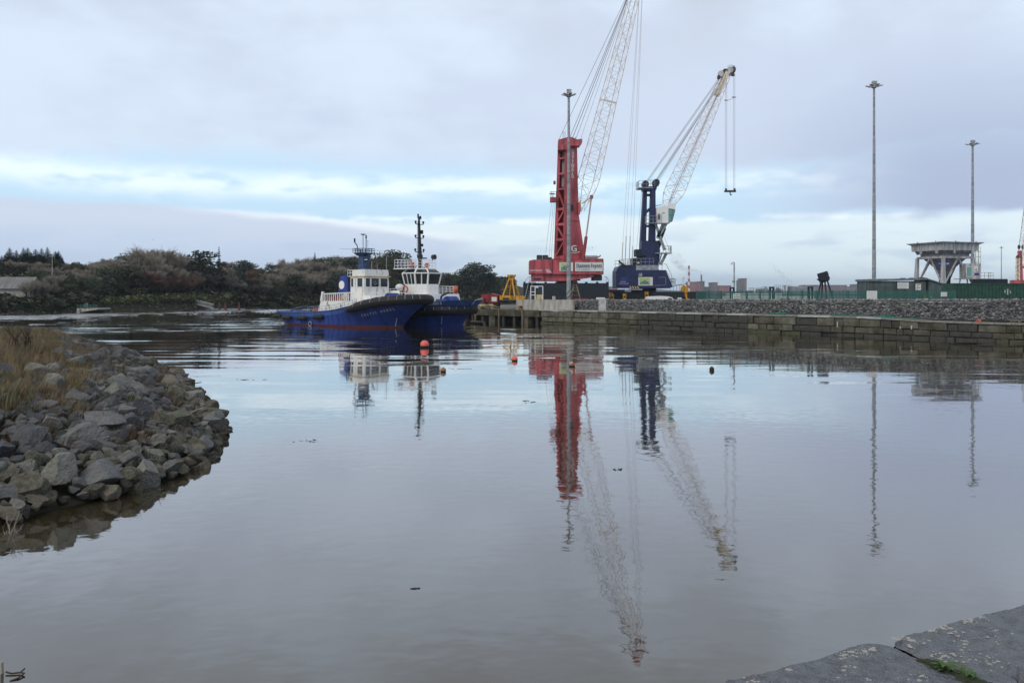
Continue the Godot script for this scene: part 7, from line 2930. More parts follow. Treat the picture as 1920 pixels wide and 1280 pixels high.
func fence_and_signs() -> void:
	# palisade fence in bays; the pales are too thin to tell apart one by one
	var t := thing("palisade_fence", "green steel palisade fence behind the rubble wall", "fence", QA, "", QB)
	var z := -8.0
	var s0 := quay_at(1306, z)
	var s1 := quay_at(1790, z)
	var n := 17
	var s: Shape
	for k in n + 1:
		var x := lerpf(s0, s1, k / float(n))
		s = Shape.new()
		s.beam(Vector3(x, GROUND, z - 0.1), Vector3(x, 4.32, z - 0.1), 0.13)
		part("post", s, M.fence_green, t)
	for k in n:
		var a := lerpf(s0, s1, k / float(n))
		var b := lerpf(s0, s1, (k + 1) / float(n))
		s = Shape.new()
		for y in [GROUND + 0.35, 3.85]:
			s.beam(Vector3(a, y, z - 0.06), Vector3(b, y, z - 0.06), 0.07)
		part("rail", s, M.fence_green, t)
		s = Shape.new()
		var x := a + 0.08
		while x < b - 0.03:
			s.box(Vector3(x, (GROUND + 4.2) / 2 + 0.05, z), Vector3(0.095, 4.2 - GROUND, 0.02))
			s.tri(Vector3(x - 0.036, 4.25, z), Vector3(x + 0.036, 4.25, z), Vector3(x, 4.38, z + 0.01))
			x += 0.158
		var pl := part("pales", s, M.fence_green, t)
		pl.set_meta("kind", "stuff")
	# gate posts standing a little higher
	for q in [[1373, "dark square gate post behind the three line sign"], [1447.5, "pair of dark square gate posts in the green fence"], [1520, "dark gate post in the fence beside the dark conveyor"]]:
		s = Shape.new()
		var sx := quay_at(q[0], z - 0.5)
		for dx in [-0.22, 0.22]:
			s.beam(Vector3(dx, 0, 0), Vector3(dx, 2.95, 0), 0.17)
		s.beam(Vector3(-0.3, 2.95, 0), Vector3(0.3, 2.95, 0), 0.16)
		lone("gate_post", s, M.chassis_black, q[1], "gate post", QA + QB * Vector3(sx, GROUND, z - 0.5), "gate posts", QB)
	# things seen through the pales
	s = Shape.new()
	s.span(Vector3(-6.5, 0, -0.3), Vector3(6.5, 1.9, 0.3))
	s.span(Vector3(-6.0, 1.9, -0.3), Vector3(2.0, 2.3, 0.3))
	lone("white_hoarding", s, M.car_white, "pale hoarding seen through the green fence pales", "hoarding", along(1440, GROUND, 122.0))
	for q in [[1472, 553, 0.9, "net_green", "heaped green nets behind the fence"], [1568, 556, 0.75, "buoy_tan", "rusty brown scrap heap behind the fence"], [1590, 554, 0.95, "rope_tan", "tan bundle of rope behind the fence"], [1604, 557, 0.7, "timber", "brown timber offcuts heaped behind the fence"]]:
		s = Shape.new()
		for i in 16:
			s.ball(Vector3(rr(-0.8, 0.8), rr(0.05, q[2] * 1.7), rr(-0.4, 0.4)), Vector3(rr(0.25, 0.5), rr(0.15, 0.35), rr(0.2, 0.4)), 7, 5)
		lone("yard_heap", s, M[q[3]], q[4], "heap", along(q[0], GROUND, 100.0))
	# notices
	var z2 := -2.9
	var sx := quay_at(1381.5, z2)
	sign_board("notice_board", QA + QB * Vector3(sx, 3.62, z2), 0.78, 0.72, "small white notice with three dark lines above the wall", 3, true)
	sx = quay_at(1635.5, z2)
	sign_board("notice_board", QA + QB * Vector3(sx, 3.82, z2), 0.98, 0.86, "larger white notice of small print before the green shed", 7)
	sx = quay_at(1771.5, z + 0.15)
	sign_board("notice_board", QA + QB * Vector3(sx, 3.92, z + 0.15), 0.66, 0.42, "small white plate fixed on the green fence", 2, false, false)
	# camera pole
	t = thing("camera_pole", "slim grey camera pole above the green fence", "pole", along(1377, GROUND, 108.0))
	s = Shape.new()
	var h := EYE + (HZ - 492) / F * 108.0 - GROUND
	s.tube(Vector3(0, 0, 0), Vector3(0, h, 0), 0.10, 0.08, 10)
	s.path([Vector3(0, h, 0), Vector3(-0.12, h + 0.06, 0), Vector3(-0.3, h, 0)], 0.04, 6)
	part("pole", s, M.galvanised, t)
	s = Shape.new()
	s.ball(Vector3(-0.32, h - 0.12, 0), Vector3(0.15, 0.16, 0.15), 10, 7)
	part("camera", s, M.sign_white, t)
	s = Shape.new()
	s.box(Vector3(-0.05, h - 2.4, 0), Vector3(0.3, 0.3, 0.25))
	part("control_box", s, M.hopper_grey, t)
	# dark conveyor hopper on splayed legs, with a bird on its tip
	var d := 112.0
	var k := d / F
	t = thing("loading_spout", "black loading spout on splayed legs behind the fence", "machine", along(1545, GROUND, d))
	var P := func(px: float, py: float, zz: float) -> Vector3: return Vector3((px - 1545.0) * k, EYE + (HZ - py) * k - GROUND, zz)
	s = Shape.new()
	s.prism([Vector2(P.call(1535, 0, 0).x, P.call(0, 523, 0).y), Vector2(P.call(1538, 0, 0).x, P.call(0, 526, 0).y), Vector2(P.call(1551, 0, 0).x, P.call(0, 526, 0).y), Vector2(P.call(1553, 0, 0).x, P.call(0, 520, 0).y), Vector2(P.call(1551, 0, 0).x, P.call(0, 517, 0).y)], -0.7, 0.7)
	s.beam(P.call(1535, 521.5, 0), P.call(1554, 516, 0), 0.16, 1.2)
	s.prism([Vector2(P.call(1541, 0, 0).x, P.call(0, 526, 0).y), Vector2(P.call(1543, 0, 0).x, P.call(0, 529, 0).y), Vector2(P.call(1547, 0, 0).x, P.call(0, 529, 0).y), Vector2(P.call(1549, 0, 0).x, P.call(0, 526, 0).y)], -0.4, 0.4)
	part("trough", s, M.chassis_black, t)
	for q in [[1539, 1531, 1.0], [1544.5, 1544.5, -1.0], [1550, 1557, 1.0], [1545, 1545.5, 1.3]]:
		s = Shape.new()
		s.beam(P.call(q[0], 525, q[2] * 0.3), Vector3((q[1] - 1545.0 + (q[1] - q[0]) * 0.9) * k, 0, q[2]), 0.17)
		part("leg", s, M.chassis_black, t)
	s = Shape.new()
	s.ball(Vector3(0, 0.16, 0), Vector3(0.17, 0.12, 0.1), 10, 7)
	s.ball(Vector3(-0.13, 0.29, 0), Vector3(0.07, 0.075, 0.06), 8, 6)
	s.tube(Vector3(-0.18, 0.29, 0), Vector3(-0.27, 0.27, 0), 0.02, 0.005, 5)
	s.tube(Vector3(0.12, 0.16, 0), Vector3(0.32, 0.1, 0), 0.05, 0.015, 6)
	s.tube(Vector3(0, 0.06, 0.02), Vector3(0, -0.01, 0.02), 0.012)
	lone("bird", s, M.chassis_black, "dark bird perched on the tip of the loading spout", "bird", along(1545, GROUND, d) + P.call(1551.3, 515.4, 0) + Vector3(0, 0.04, 0))
	# green container with a white ring mark, and the black roll on it
	d = 92.0
	k = d / F
	t = thing("green_container", "dark green steel container with a white ring mark", "container", along(1860, GROUND, d), "", Basis(Vector3.UP, 0.10))
	s = Shape.new()
	s.span(Vector3(-4.3, 0, -2.2), Vector3(5.2, 3.30, 0.0))
	part("body", s, M.skip_green, t)
	s = Shape.new()
	for i in 24:
		s.box(Vector3(-4.2 + i * 0.4, 1.62, 0.02), Vector3(0.16, 3.1, 0.05))
	s.span(Vector3(-4.32, 3.28, -2.2), Vector3(5.22, 3.38, 0.08))
	part("ribs", s, M.skip_green, t)
	s = Shape.new()
	var mk := Vector3((1891.5 - 1860.0) * k, 2.45, 0.07)
	for i in 16:
		if i % 4 == 1:
			continue
		var a := TAU * i / 16.0
		var b := TAU * (i + 1) / 16.0
		s.beam(mk + Vector3(cos(a) * 0.34, sin(a) * 0.28, 0), mk + Vector3(cos(b) * 0.34, sin(b) * 0.28, 0), 0.06, 0.02)
	s.beam(mk + Vector3(0, -0.3, 0), mk + Vector3(0, 0.3, 0), 0.06, 0.02)
	s.beam(mk + Vector3(-0.34, 0.02, 0), mk + Vector3(0.34, 0.02, 0), 0.06, 0.02)
	part("ring_mark", s, M.sign_white, t)
	s = Shape.new()
	var r0 := Vector3((1824.0 - 1860.0) * 100.0 / F, 0.55, 0)
	var r1 := Vector3((1884.0 - 1860.0) * 100.0 / F, 0.55, 0)
	s.prism([Vector2(r0.x, 0.0), Vector2(r0.x, 0.62), Vector2(r0.x + 0.1, 0.7), Vector2(r1.x - 0.1, 0.7), Vector2(r1.x, 0.62), Vector2(r1.x, 0.0)], -0.5, 0.5)
	lone("black_belt_roll", s, M.chassis_black, "long black belt bundle lying on top of the green container", "bundle", along(1862, GROUND + 3.38, 93.0), "", Basis(Vector3.UP, 0.10).scaled_local(Vector3(0.94, 0.68, 1)))
	# green machine with a yellow bar behind the fence
	t = thing("green_machine", "green machine with a yellow upright bar behind the fence", "machine", along(1729, GROUND, 97.0))
	s = Shape.new()
	s.prism([Vector2(-0.9, 0), Vector2(0.75, 0), Vector2(0.7, 1.5), Vector2(0.2, 2.2), Vector2(-0.7, 2.25), Vector2(-0.9, 1.4)], -0.6, 0.6)
	part("body", s, M.skip_green, t)
	s = Shape.new()
	s.beam(Vector3(0.05, 0.2, 0.65), Vector3(0.1, 2.2, 0.65), 0.12)
	s.path([Vector3(0.6, 2.2, 0.65), Vector3(0.85, 1.6, 0.65), Vector3(0.9, 0.4, 0.65)], 0.05, 6)
	part("bar", s, M.yellow, t)


func hopper() -> void:
	var d := 130.0
	var k := d / F
	var px0 := 1772.0
	var t := thing("hopper", "large grey square steel hopper on splayed legs beside the shed", "hopper", along(px0, GROUND, d), "", Basis(Vector3.UP, 0.0))
	var Y := func(py: float) -> float: return EYE + (HZ - py) * k - GROUND
	# square plan turned so that a corner points towards the basin: corner offsets in metres at half size 1
	var ang := 0.32
	var ring := func(half: float, y: float) -> Array:
		var out := []
		for q in [[-1, 1], [1, 1], [1, -1], [-1, -1]]:
			out.append(Basis(Vector3.UP, ang) * Vector3(q[0] * half, 0, q[1] * half * 0.9) + Vector3(0, y, 0))
		return out
	var skin := func(levels: Array) -> Shape:
		var s := Shape.new()
		for i in levels.size() - 1:
			var a: Array = ring.call(levels[i][0], levels[i][1])
			var b: Array = ring.call(levels[i + 1][0], levels[i + 1][1])
			for j in 4:
				var n := (j + 1) % 4
				s.quad(a[j], a[n], b[n], b[j])
		return s
	var f := 0.80
	var s: Shape = skin.call([[4.25 * f, Y.call(471)], [4.3 * f, Y.call(459.5)], [4.95 * f, Y.call(456.5)], [4.95 * f, Y.call(455.6)], [4.15 * f, Y.call(458)], [3.0 * f, Y.call(470)]])
	var rim := part("rim", s, M.hopper_grey, t)
	s = skin.call([[0.5, Y.call(517)], [0.62, Y.call(508)], [3.0 * f, Y.call(482)], [3.1 * f, Y.call(481)], [3.1 * f, Y.call(477)], [3.75 * f, Y.call(474)], [3.75 * f, Y.call(471)], [4.2 * f, Y.call(470.8)]])
	part("cone", s, M.hopper_dark, t)
	# ribs round the rim
	var lo: Array = ring.call(4.27 * f + 0.04, Y.call(471))
	var hi: Array = ring.call(4.32 * f + 0.04, Y.call(459.5))
	for j in 4:
		var n := (j + 1) % 4
		for i in 8:
			var u := (i + 0.5) / 8.0
			s = Shape.new()
			var big := i == 2 or i == 6
			s.beam(lo[j].lerp(lo[n], u), hi[j].lerp(hi[n], u), 0.2 if big else 0.09)
			if big:
				s.beam(lo[j].lerp(lo[n], u), (lo[j].lerp(lo[n], u)) + Vector3(0, -0.45, 0), 0.28)
				s.beam(hi[j].lerp(hi[n], u), (hi[j].lerp(hi[n], u)) * Vector3(1.13, 1, 1.13) + Vector3(0, 0.45, 0), 0.12)
			part("rib", s, M.hopper_grey, rim)
	# ring beam, legs, braces
	var rb: Array = ring.call(3.35 * f + 0.12, Y.call(483.2))
	for j in 4:
		s = Shape.new()
		s.beam(rb[j], rb[(j + 1) % 4], 0.22, 0.34)
		part("ring_beam", s, M.hopper_grey, t)
	var ft: Array = ring.call(3.62 * f + 0.1, 0.0)
	for j in 4:
		s = Shape.new()
		var a: Vector3 = ft[j]
		var b: Vector3 = rb[j]
		for e in 1:
			var w0 := 0.36
			var w1 := 0.19
			var x := Basis(Vector3.UP, ang).x
			var zz := Basis(Vector3.UP, ang).z
			s.hexa([a - x * w0 + zz * w0, a + x * w0 + zz * w0, a + x * w0 - zz * w0, a - x * w0 - zz * w0, b - x * w1 + zz * w1, b + x * w1 + zz * w1, b + x * w1 - zz * w1, b - x * w1 - zz * w1])
		part("leg", s, M.hopper_grey, t)
	for j in 4:
		var n := (j + 1) % 4
		var m: Vector3 = (rb[j] + rb[n]) / 2
		s = Shape.new()
		s.beam(ft[j].lerp(rb[j], 0.42), m, 0.17)
		s.beam(ft[n].lerp(rb[n], 0.42), m, 0.17)
		part("brace", s, M.hopper_grey, t)
		s = Shape.new()
		s.beam(ft[j].lerp(rb[j], 0.38), ft[n].lerp(rb[n], 0.38), 0.14)
		part("tie", s, M.hopper_grey, t)
	s = Shape.new()
	s.span(Vector3(-0.6, 0, -0.6), Vector3(0.6, Y.call(516.8), 0.6))
	part("outlet", s, M.chassis_black, t)
	# maker's sign, octagonal
	s = Shape.new()
	var sc := Vector3((1750 - px0) * k, Y.call(495.5), 3.1)
	var oct := []
	for q in [[-0.85, -0.28], [-0.6, -0.42], [0.1, -0.42], [0.85, -0.34], [0.85, 0.28], [0.6, 0.46], [-0.3, 0.46], [-0.55, 0.3], [-0.85, 0.3]]:
		oct.append(Vector2(sc.x + q[0], sc.y + q[1]))
	s.prism(oct, sc.z, sc.z + 0.06)
	var board := part("maker_sign", s, M.sign_navy, t, "dark blue maker's sign with white letters")
	words("SOLID", 0.26, M.sign_white, board, Transform3D(Basis.from_scale(Vector3(0.85, 1, 1)), sc + Vector3(0.38, 0, 0.08)), "lettering")
	s = Shape.new()
	for i in 4:
		s.span(sc + Vector3(-0.72 + i * 0.17, -0.11, 0.065), sc + Vector3(-0.60 + i * 0.17, 0.11, 0.075))
	part("faded_lettering", s, M.hopper_dark, board)
	# control room
	var c := Vector3((1805 - px0) * k, Y.call(509), 2.2)
	s = Shape.new()
	s.box(c, Vector3(2.25, 2.25, 1.8))
	var room := part("control_room", s, M.hopper_grey, t)
	s = Shape.new()
	s.box(c + Vector3(-0.62, -0.1, 0.92), Vector3(0.78, 1.45, 0.03))
	var win := part("window", s, M.glass_green, room)
	s = Shape.new()
	for q in [[-1.03, 0], [-0.21, 0]]:
		s.beam(c + Vector3(q[0], -0.85, 0.93), c + Vector3(q[0], 0.65, 0.93), 0.07)
	for y in [-0.85, 0.65]:
		s.beam(c + Vector3(-1.03, y, 0.93), c + Vector3(-0.21, y, 0.93), 0.07)
	part("window_frame", s, M.sign_white, win)
	s = Shape.new()
	s.box(c + Vector3(0.4, 0.35, 0.92), Vector3(0.56, 0.8, 0.03))
	s.box(c + Vector3(0.5, -0.45, 0.92), Vector3(0.75, 0.4, 0.03))
	part("plate", s, M.sign_white, room)
	s = Shape.new()
	s.box(c + Vector3(0.4, 0.2, 0.95), Vector3(0.16, 0.24, 0.02))
	part("plate_mark", s, M.sign_navy, room)
	s = Shape.new()
	s.box(c + Vector3(0.5, -0.45, 0.95), Vector3(0.7, 0.34, 0.02))
	part("plate_band", s, M.sign_navy, room)
	s = Shape.new()
	s.span(c + Vector3(-2.0, -1.22, -0.9), c + Vector3(1.2, -1.13, 1.0))
	s.rail([c + Vector3(-2.0, -1.13, 0.95), c + Vector3(-1.1, -1.13, 0.95)], 0.9, 0.45, 0.03)
	s.rail([c + Vector3(1.25, -1.13, 0.5), c + Vector3(3.2, -1.13, 0.5), c + Vector3(3.2, -1.13, -0.8)], 0.9, 0.7, 0.03)
	s.span(c + Vector3(1.2, -1.22, -0.9), c + Vector3(3.2, -1.13, 0.6))
	part("walkway", s, M.galvanised, t)
	for q in [[-1.6, -2.4], [-0.6, 0.2], [0.9, 1.3], [0.5, -0.2]]:
		s = Shape.new()
		s.beam(c + Vector3(q[0], -1.2, 0.3), Vector3(c.x + q[1], 0, c.z), 0.15)
		part("walkway_leg", s, M.hopper_grey, t)
	# yellow caged ladder
	s = Shape.new()
	var lx := (1830.0 - px0) * k
	for dx in [-0.25, 0.25]:
		s.beam(Vector3(lx + dx, 0.2, 0.4), Vector3(lx + dx, Y.call(456), 0.4), 0.06)
	for i in 28:
		s.beam(Vector3(lx - 0.25, 0.6 + i * 0.3, 0.4), Vector3(lx + 0.25, 0.6 + i * 0.3, 0.4), 0.04)
	for i in 8:
		var y := 3.0 + i * 0.8
		s.path([Vector3(lx - 0.25, y, 0.4), Vector3(lx - 0.3, y, 0.8), Vector3(lx + 0.3, y, 0.95), Vector3(lx + 0.4, y, 0.6), Vector3(lx + 0.25, y, 0.4)], 0.03, 5)
	s.beam(Vector3(lx + 0.4, 3.0, 0.7), Vector3(lx + 0.4, 9.3, 0.7), 0.04)
	s.box(Vector3(lx - 0.35, 2.6, 0.4), Vector3(0.3, 3.2, 0.3))
	part("ladder", s, M.yellow_pale, t)


func shed() -> void:
	var d := 103.0
	var k := d / F
	var px0 := 1680.0
	var t := thing("shed", "grey green corrugated shed with a flat roof behind the fence", "shed", along(px0, GROUND, d))
	var P := func(px: float, py: float, z: float) -> Vector3: return Vector3((px - px0) * k, EYE + (HZ - py) * k - GROUND, z)
	var s := Shape.new()
	s.span(Vector3(P.call(1632.5, 0, 0).x, 0, -4), P.call(1737, 527, 0))
	part("wall", s, M.shed_green, t)
	s = Shape.new()
	for i in 34:
		var x: float = P.call(1634 + i * 2.95, 0, 0).x
		s.box(Vector3(x, 1.6, 0.02), Vector3(0.07, 3.2, 0.04))
	part("cladding_rib", s, M.shed_green, t)
	s = Shape.new()
	s.prism([Vector2(P.call(1630.5, 0, 0).x, P.call(0, 527, 0).y), Vector2(P.call(1738, 0, 0).x, P.call(0, 524.5, 0).y), Vector2(P.call(1738, 0, 0).x, P.call(0, 520.5, 0).y), Vector2(P.call(1697, 0, 0).x, P.call(0, 522, 0).y), Vector2(P.call(1630.5, 0, 0).x, P.call(0, 523, 0).y)], -4.2, 0.25)
	var roof := part("roof", s, M.shed_roof, t)
	s = Shape.new()
	for q in [[1695, 1701, 520.8], [1712, 1716, 520.4], [1730, 1737, 519.6]]:
		s.span(P.call(q[0], 522.5, -1.0), P.call(q[1], q[2], -0.3))
	part("roof_debris", s, M.dark_steel, roof)
	# lean-to with a falling roof
	s = Shape.new()
	s.prism([Vector2(P.call(1744, 0, 0).x, 0), Vector2(P.call(1780, 0, 0).x, 0), Vector2(P.call(1780, 0, 0).x, P.call(0, 536, 0).y), Vector2(P.call(1744, 0, 0).x, P.call(0, 524, 0).y)], -4, -0.3)
	part("lean_to", s, M.shed_green, t)
	s = Shape.new()
	s.prism([Vector2(P.call(1741, 0, 0).x, P.call(0, 523.6, 0).y), Vector2(P.call(1782, 0, 0).x, P.call(0, 536.6, 0).y), Vector2(P.call(1782, 0, 0).x, P.call(0, 534.6, 0).y), Vector2(P.call(1741, 0, 0).x, P.call(0, 521.6, 0).y)], -4.1, -0.1)
	part("lean_to_roof", s, M.shed_roof, t)
	s = Shape.new()
	s.span(Vector3(P.call(1737.2, 0, 0).x, 0, -2.0), P.call(1743.8, 528, -0.8))
	part("doorway", s, M.shed_green, t)
	for q in [[1683, 1704, 529, 541, "sign_white"], [1717, 1727, 532, 544, "sign_white"]]:
		s = Shape.new()
		s.span(P.call(q[0], q[3], 0.05), P.call(q[1], q[2], 0.09))
		var b := part("notice", s, M[q[4]], t)
		s = Shape.new()
		for i in 4:
			var y: float = lerpf(q[2], q[3], (i + 0.7) / 4.4)
			s.span(P.call(q[0] + 1.5, y + 0.5, 0.092), P.call(q[1] - 1.5 - (i % 2) * 3, y - 0.5, 0.10))
		part("print", s, M.ink_grey if q[0] == 1683 else M.crane_red_worn, b)


func vehicle(called: String, label: String, px: float, d: float, body: Array, paint: Material, turn: float, van: bool) -> void:
	# side profile in metres, pushed across the width, then cabin glass, wheels and lights
	var t := thing(called, label, "van" if van else "car", along(px, GROUND, d), "vehicles parked behind the wall", Basis(Vector3.UP, turn))
	var s := Shape.new()
	s.prism(body, -0.86, 0.86)
	part("body", s, paint, t)
	for z in [-0.87, 0.87]:
		s = Shape.new()
		var e := 0.02 * signf(z)
		if van:
			s.prism([Vector2(0.75, 1.05), Vector2(1.75, 1.05), Vector2(1.25, 1.62), Vector2(0.75, 1.68)], z, z + e)
		else:
			s.prism([Vector2(-1.35, 0.95), Vector2(1.0, 0.95), Vector2(0.55, 1.36), Vector2(-0.9, 1.36)], z, z + e)
		part("side_window", s, M.glass_dark, t)
	s = Shape.new()
	if van:
		s.quad(Vector3(1.83, 1.08, 0.7), Vector3(1.83, 1.08, -0.7), Vector3(1.34, 1.68, -0.66), Vector3(1.34, 1.68, 0.66))
	else:
		s.quad(Vector3(1.20, 0.98, 0.7), Vector3(1.20, 0.98, -0.7), Vector3(0.68, 1.40, -0.62), Vector3(0.68, 1.40, 0.62))
	part("windscreen", s, M.glass_dark, t)
	for x in [-1.3, 1.35]:
		for z in [-0.8, 0.8]:
			s = Shape.new()
			s.tube(Vector3(x, 0.31, z - 0.11), Vector3(x, 0.31, z + 0.11), 0.31, 0.31, 16)
			var w := part("wheel", s, M.tyre, t)
			s = Shape.new()
			s.tube(Vector3(x, 0.31, z - 0.12), Vector3(x, 0.31, z + 0.12), 0.17, 0.17, 12)
			part("rim", s, M.galvanised, w)
	for z in [-0.62, 0.62]:
		s = Shape.new()
		s.box(Vector3(2.12, 0.72, z), Vector3(0.1, 0.16, 0.3))
		part("headlight", s, M.sign_white, t)


func vehicles() -> void:
	var van := [Vector2(-2.05, 0.32), Vector2(2.15, 0.32), Vector2(2.18, 0.75), Vector2(1.9, 1.0), Vector2(1.3, 1.72), Vector2(0.8, 1.88), Vector2(-0.2, 1.94), Vector2(-1.6, 1.88), Vector2(-1.98, 1.78), Vector2(-2.08, 1.0)]
	vehicle("van", "white van parked behind the wall under the blue crane", 1240, 116.0, van, M.car_white, 0.1, true)
	var car := [Vector2(-2.05, 0.3), Vector2(2.15, 0.3), Vector2(2.18, 0.65), Vector2(1.9, 0.86), Vector2(1.25, 0.96), Vector2(0.65, 1.42), Vector2(-0.1, 1.5), Vector2(-1.0, 1.46), Vector2(-1.7, 1.0), Vector2(-2.1, 0.9)]
	vehicle("car", "grey car whose roof shows above the wall by the fence", 1311, 101.0, car, M.car_grey, 0.15, false)
	# an orange-yellow digger arm and its base
	var t := thing("small_digger", "small yellow digger behind the wall near the white van", "digger", along(1284, GROUND, 120.0))
	var s := Shape.new()
	s.span(Vector3(-0.9, 0, -0.8), Vector3(0.9, 0.5, 0.8))
	part("tracks", s, M.tyre, t)
	s = Shape.new()
	s.prism([Vector2(-0.8, 0.5), Vector2(0.7, 0.5), Vector2(0.75, 1.5), Vector2(-0.5, 1.75), Vector2(-0.85, 1.3)], -0.6, 0.6)
	part("body", s, M.yellow, t)
	s = Shape.new()
	s.prism([Vector2(-0.55, 2.7), Vector2(0.1, 2.3), Vector2(0.55, 2.6), Vector2(0.3, 3.2), Vector2(-0.2, 3.5), Vector2(-0.45, 3.2)], -0.25, 0.25)
	s.beam(Vector3(0.2, 1.5, 0), Vector3(0.15, 2.6, 0), 0.28)
	part("arm", s, M.yellow, t)
	s = Shape.new()
	s.beam(Vector3(-0.15, 3.4, 0), Vector3(-0.2, 4.4, 0), 0.2)
	s.ball(Vector3(-0.2, 4.5, 0), Vector3(0.16, 0.26, 0.16), 8, 6)
	part("beacon_post", s, M.sign_white, t)
	# dark low unit behind, along the back of the yard
	s = Shape.new()
	s.span(Vector3(-4.6, 0, -1.2), Vector3(4.6, 2.6, 1.2))
	for i in 22:
		s.box(Vector3(-4.4 + i * 0.42, 1.3, 1.22), Vector3(0.18, 2.4, 0.06))
	lone("dark_container", s, M.chassis_black, "long dark shipping container behind the blue crane", "container", along(1272, GROUND, 150.0))
	# black pick-up tailgate between van and digger
	s = Shape.new()
	s.prism([Vector2(-1.0, 0.3), Vector2(1.0, 0.3), Vector2(1.0, 1.35), Vector2(0.85, 1.86), Vector2(-0.85, 1.86), Vector2(-1.0, 1.35)], -1.6, 1.6)
	var pk := thing("black_jeep", "black vehicle seen end on between the van and the digger", "car", along(1269, GROUND, 121.0), "vehicles parked behind the wall")
	part("body", s, M.chassis_black, pk)
	s = Shape.new()
	s.box(Vector3(0.1, 1.6, 1.61), Vector3(0.6, 0.2, 0.03))
	part("number_plate", s, M.sign_white, pk)
	for x in [-0.75, 0.75]:
		s = Shape.new()
		s.tube(Vector3(x - 0.14, 0.35, 1.0), Vector3(x + 0.14, 0.35, 1.0), 0.35, 0.35, 14)
		part("wheel", s, M.tyre, pk)


# ---------------------------------------------------------------- the far side of the estuary
func make_far_shore() -> void:
	var s := Shape.new()
	var rows := []
	for k in 5:
		var line := PackedVector3Array()
		for i in 61:
			var x := -800.0 + i * 60.0
			var h: float = [-1.0, 3.0, 9.0, 14.0, 12.0][k] * (1.0 + 0.25 * sin(i * 0.7) + 0.15 * sin(i * 1.9))
			line.append(Vector3(x, h, -2250.0 - k * 160.0))
		rows.append(line)
	s.sheet(rows, true)
	setting("far_land", s, M.far_land)


func works(called: String, label: String, px0: float, px1: float, top: float, d: float, m: Material, deep := 60.0, cat := "factory building") -> Node3D:
	var k := d / F
	var t := thing(called, label, cat, along((px0 + px1) / 2, 0, d))
	var s := Shape.new()
	var w := (px1 - px0) * k / 2
	var h := EYE + (HZ - top) * k
	s.span(Vector3(-w, 0, -deep), Vector3(w, h, 0))
	part("wall", s, m, t)
	s = Shape.new()
	s.span(Vector3(-w - 1, h, -deep - 1), Vector3(w + 1, h + 1.5, 1))
	part("roof", s, M.far_brown, t)
	return t


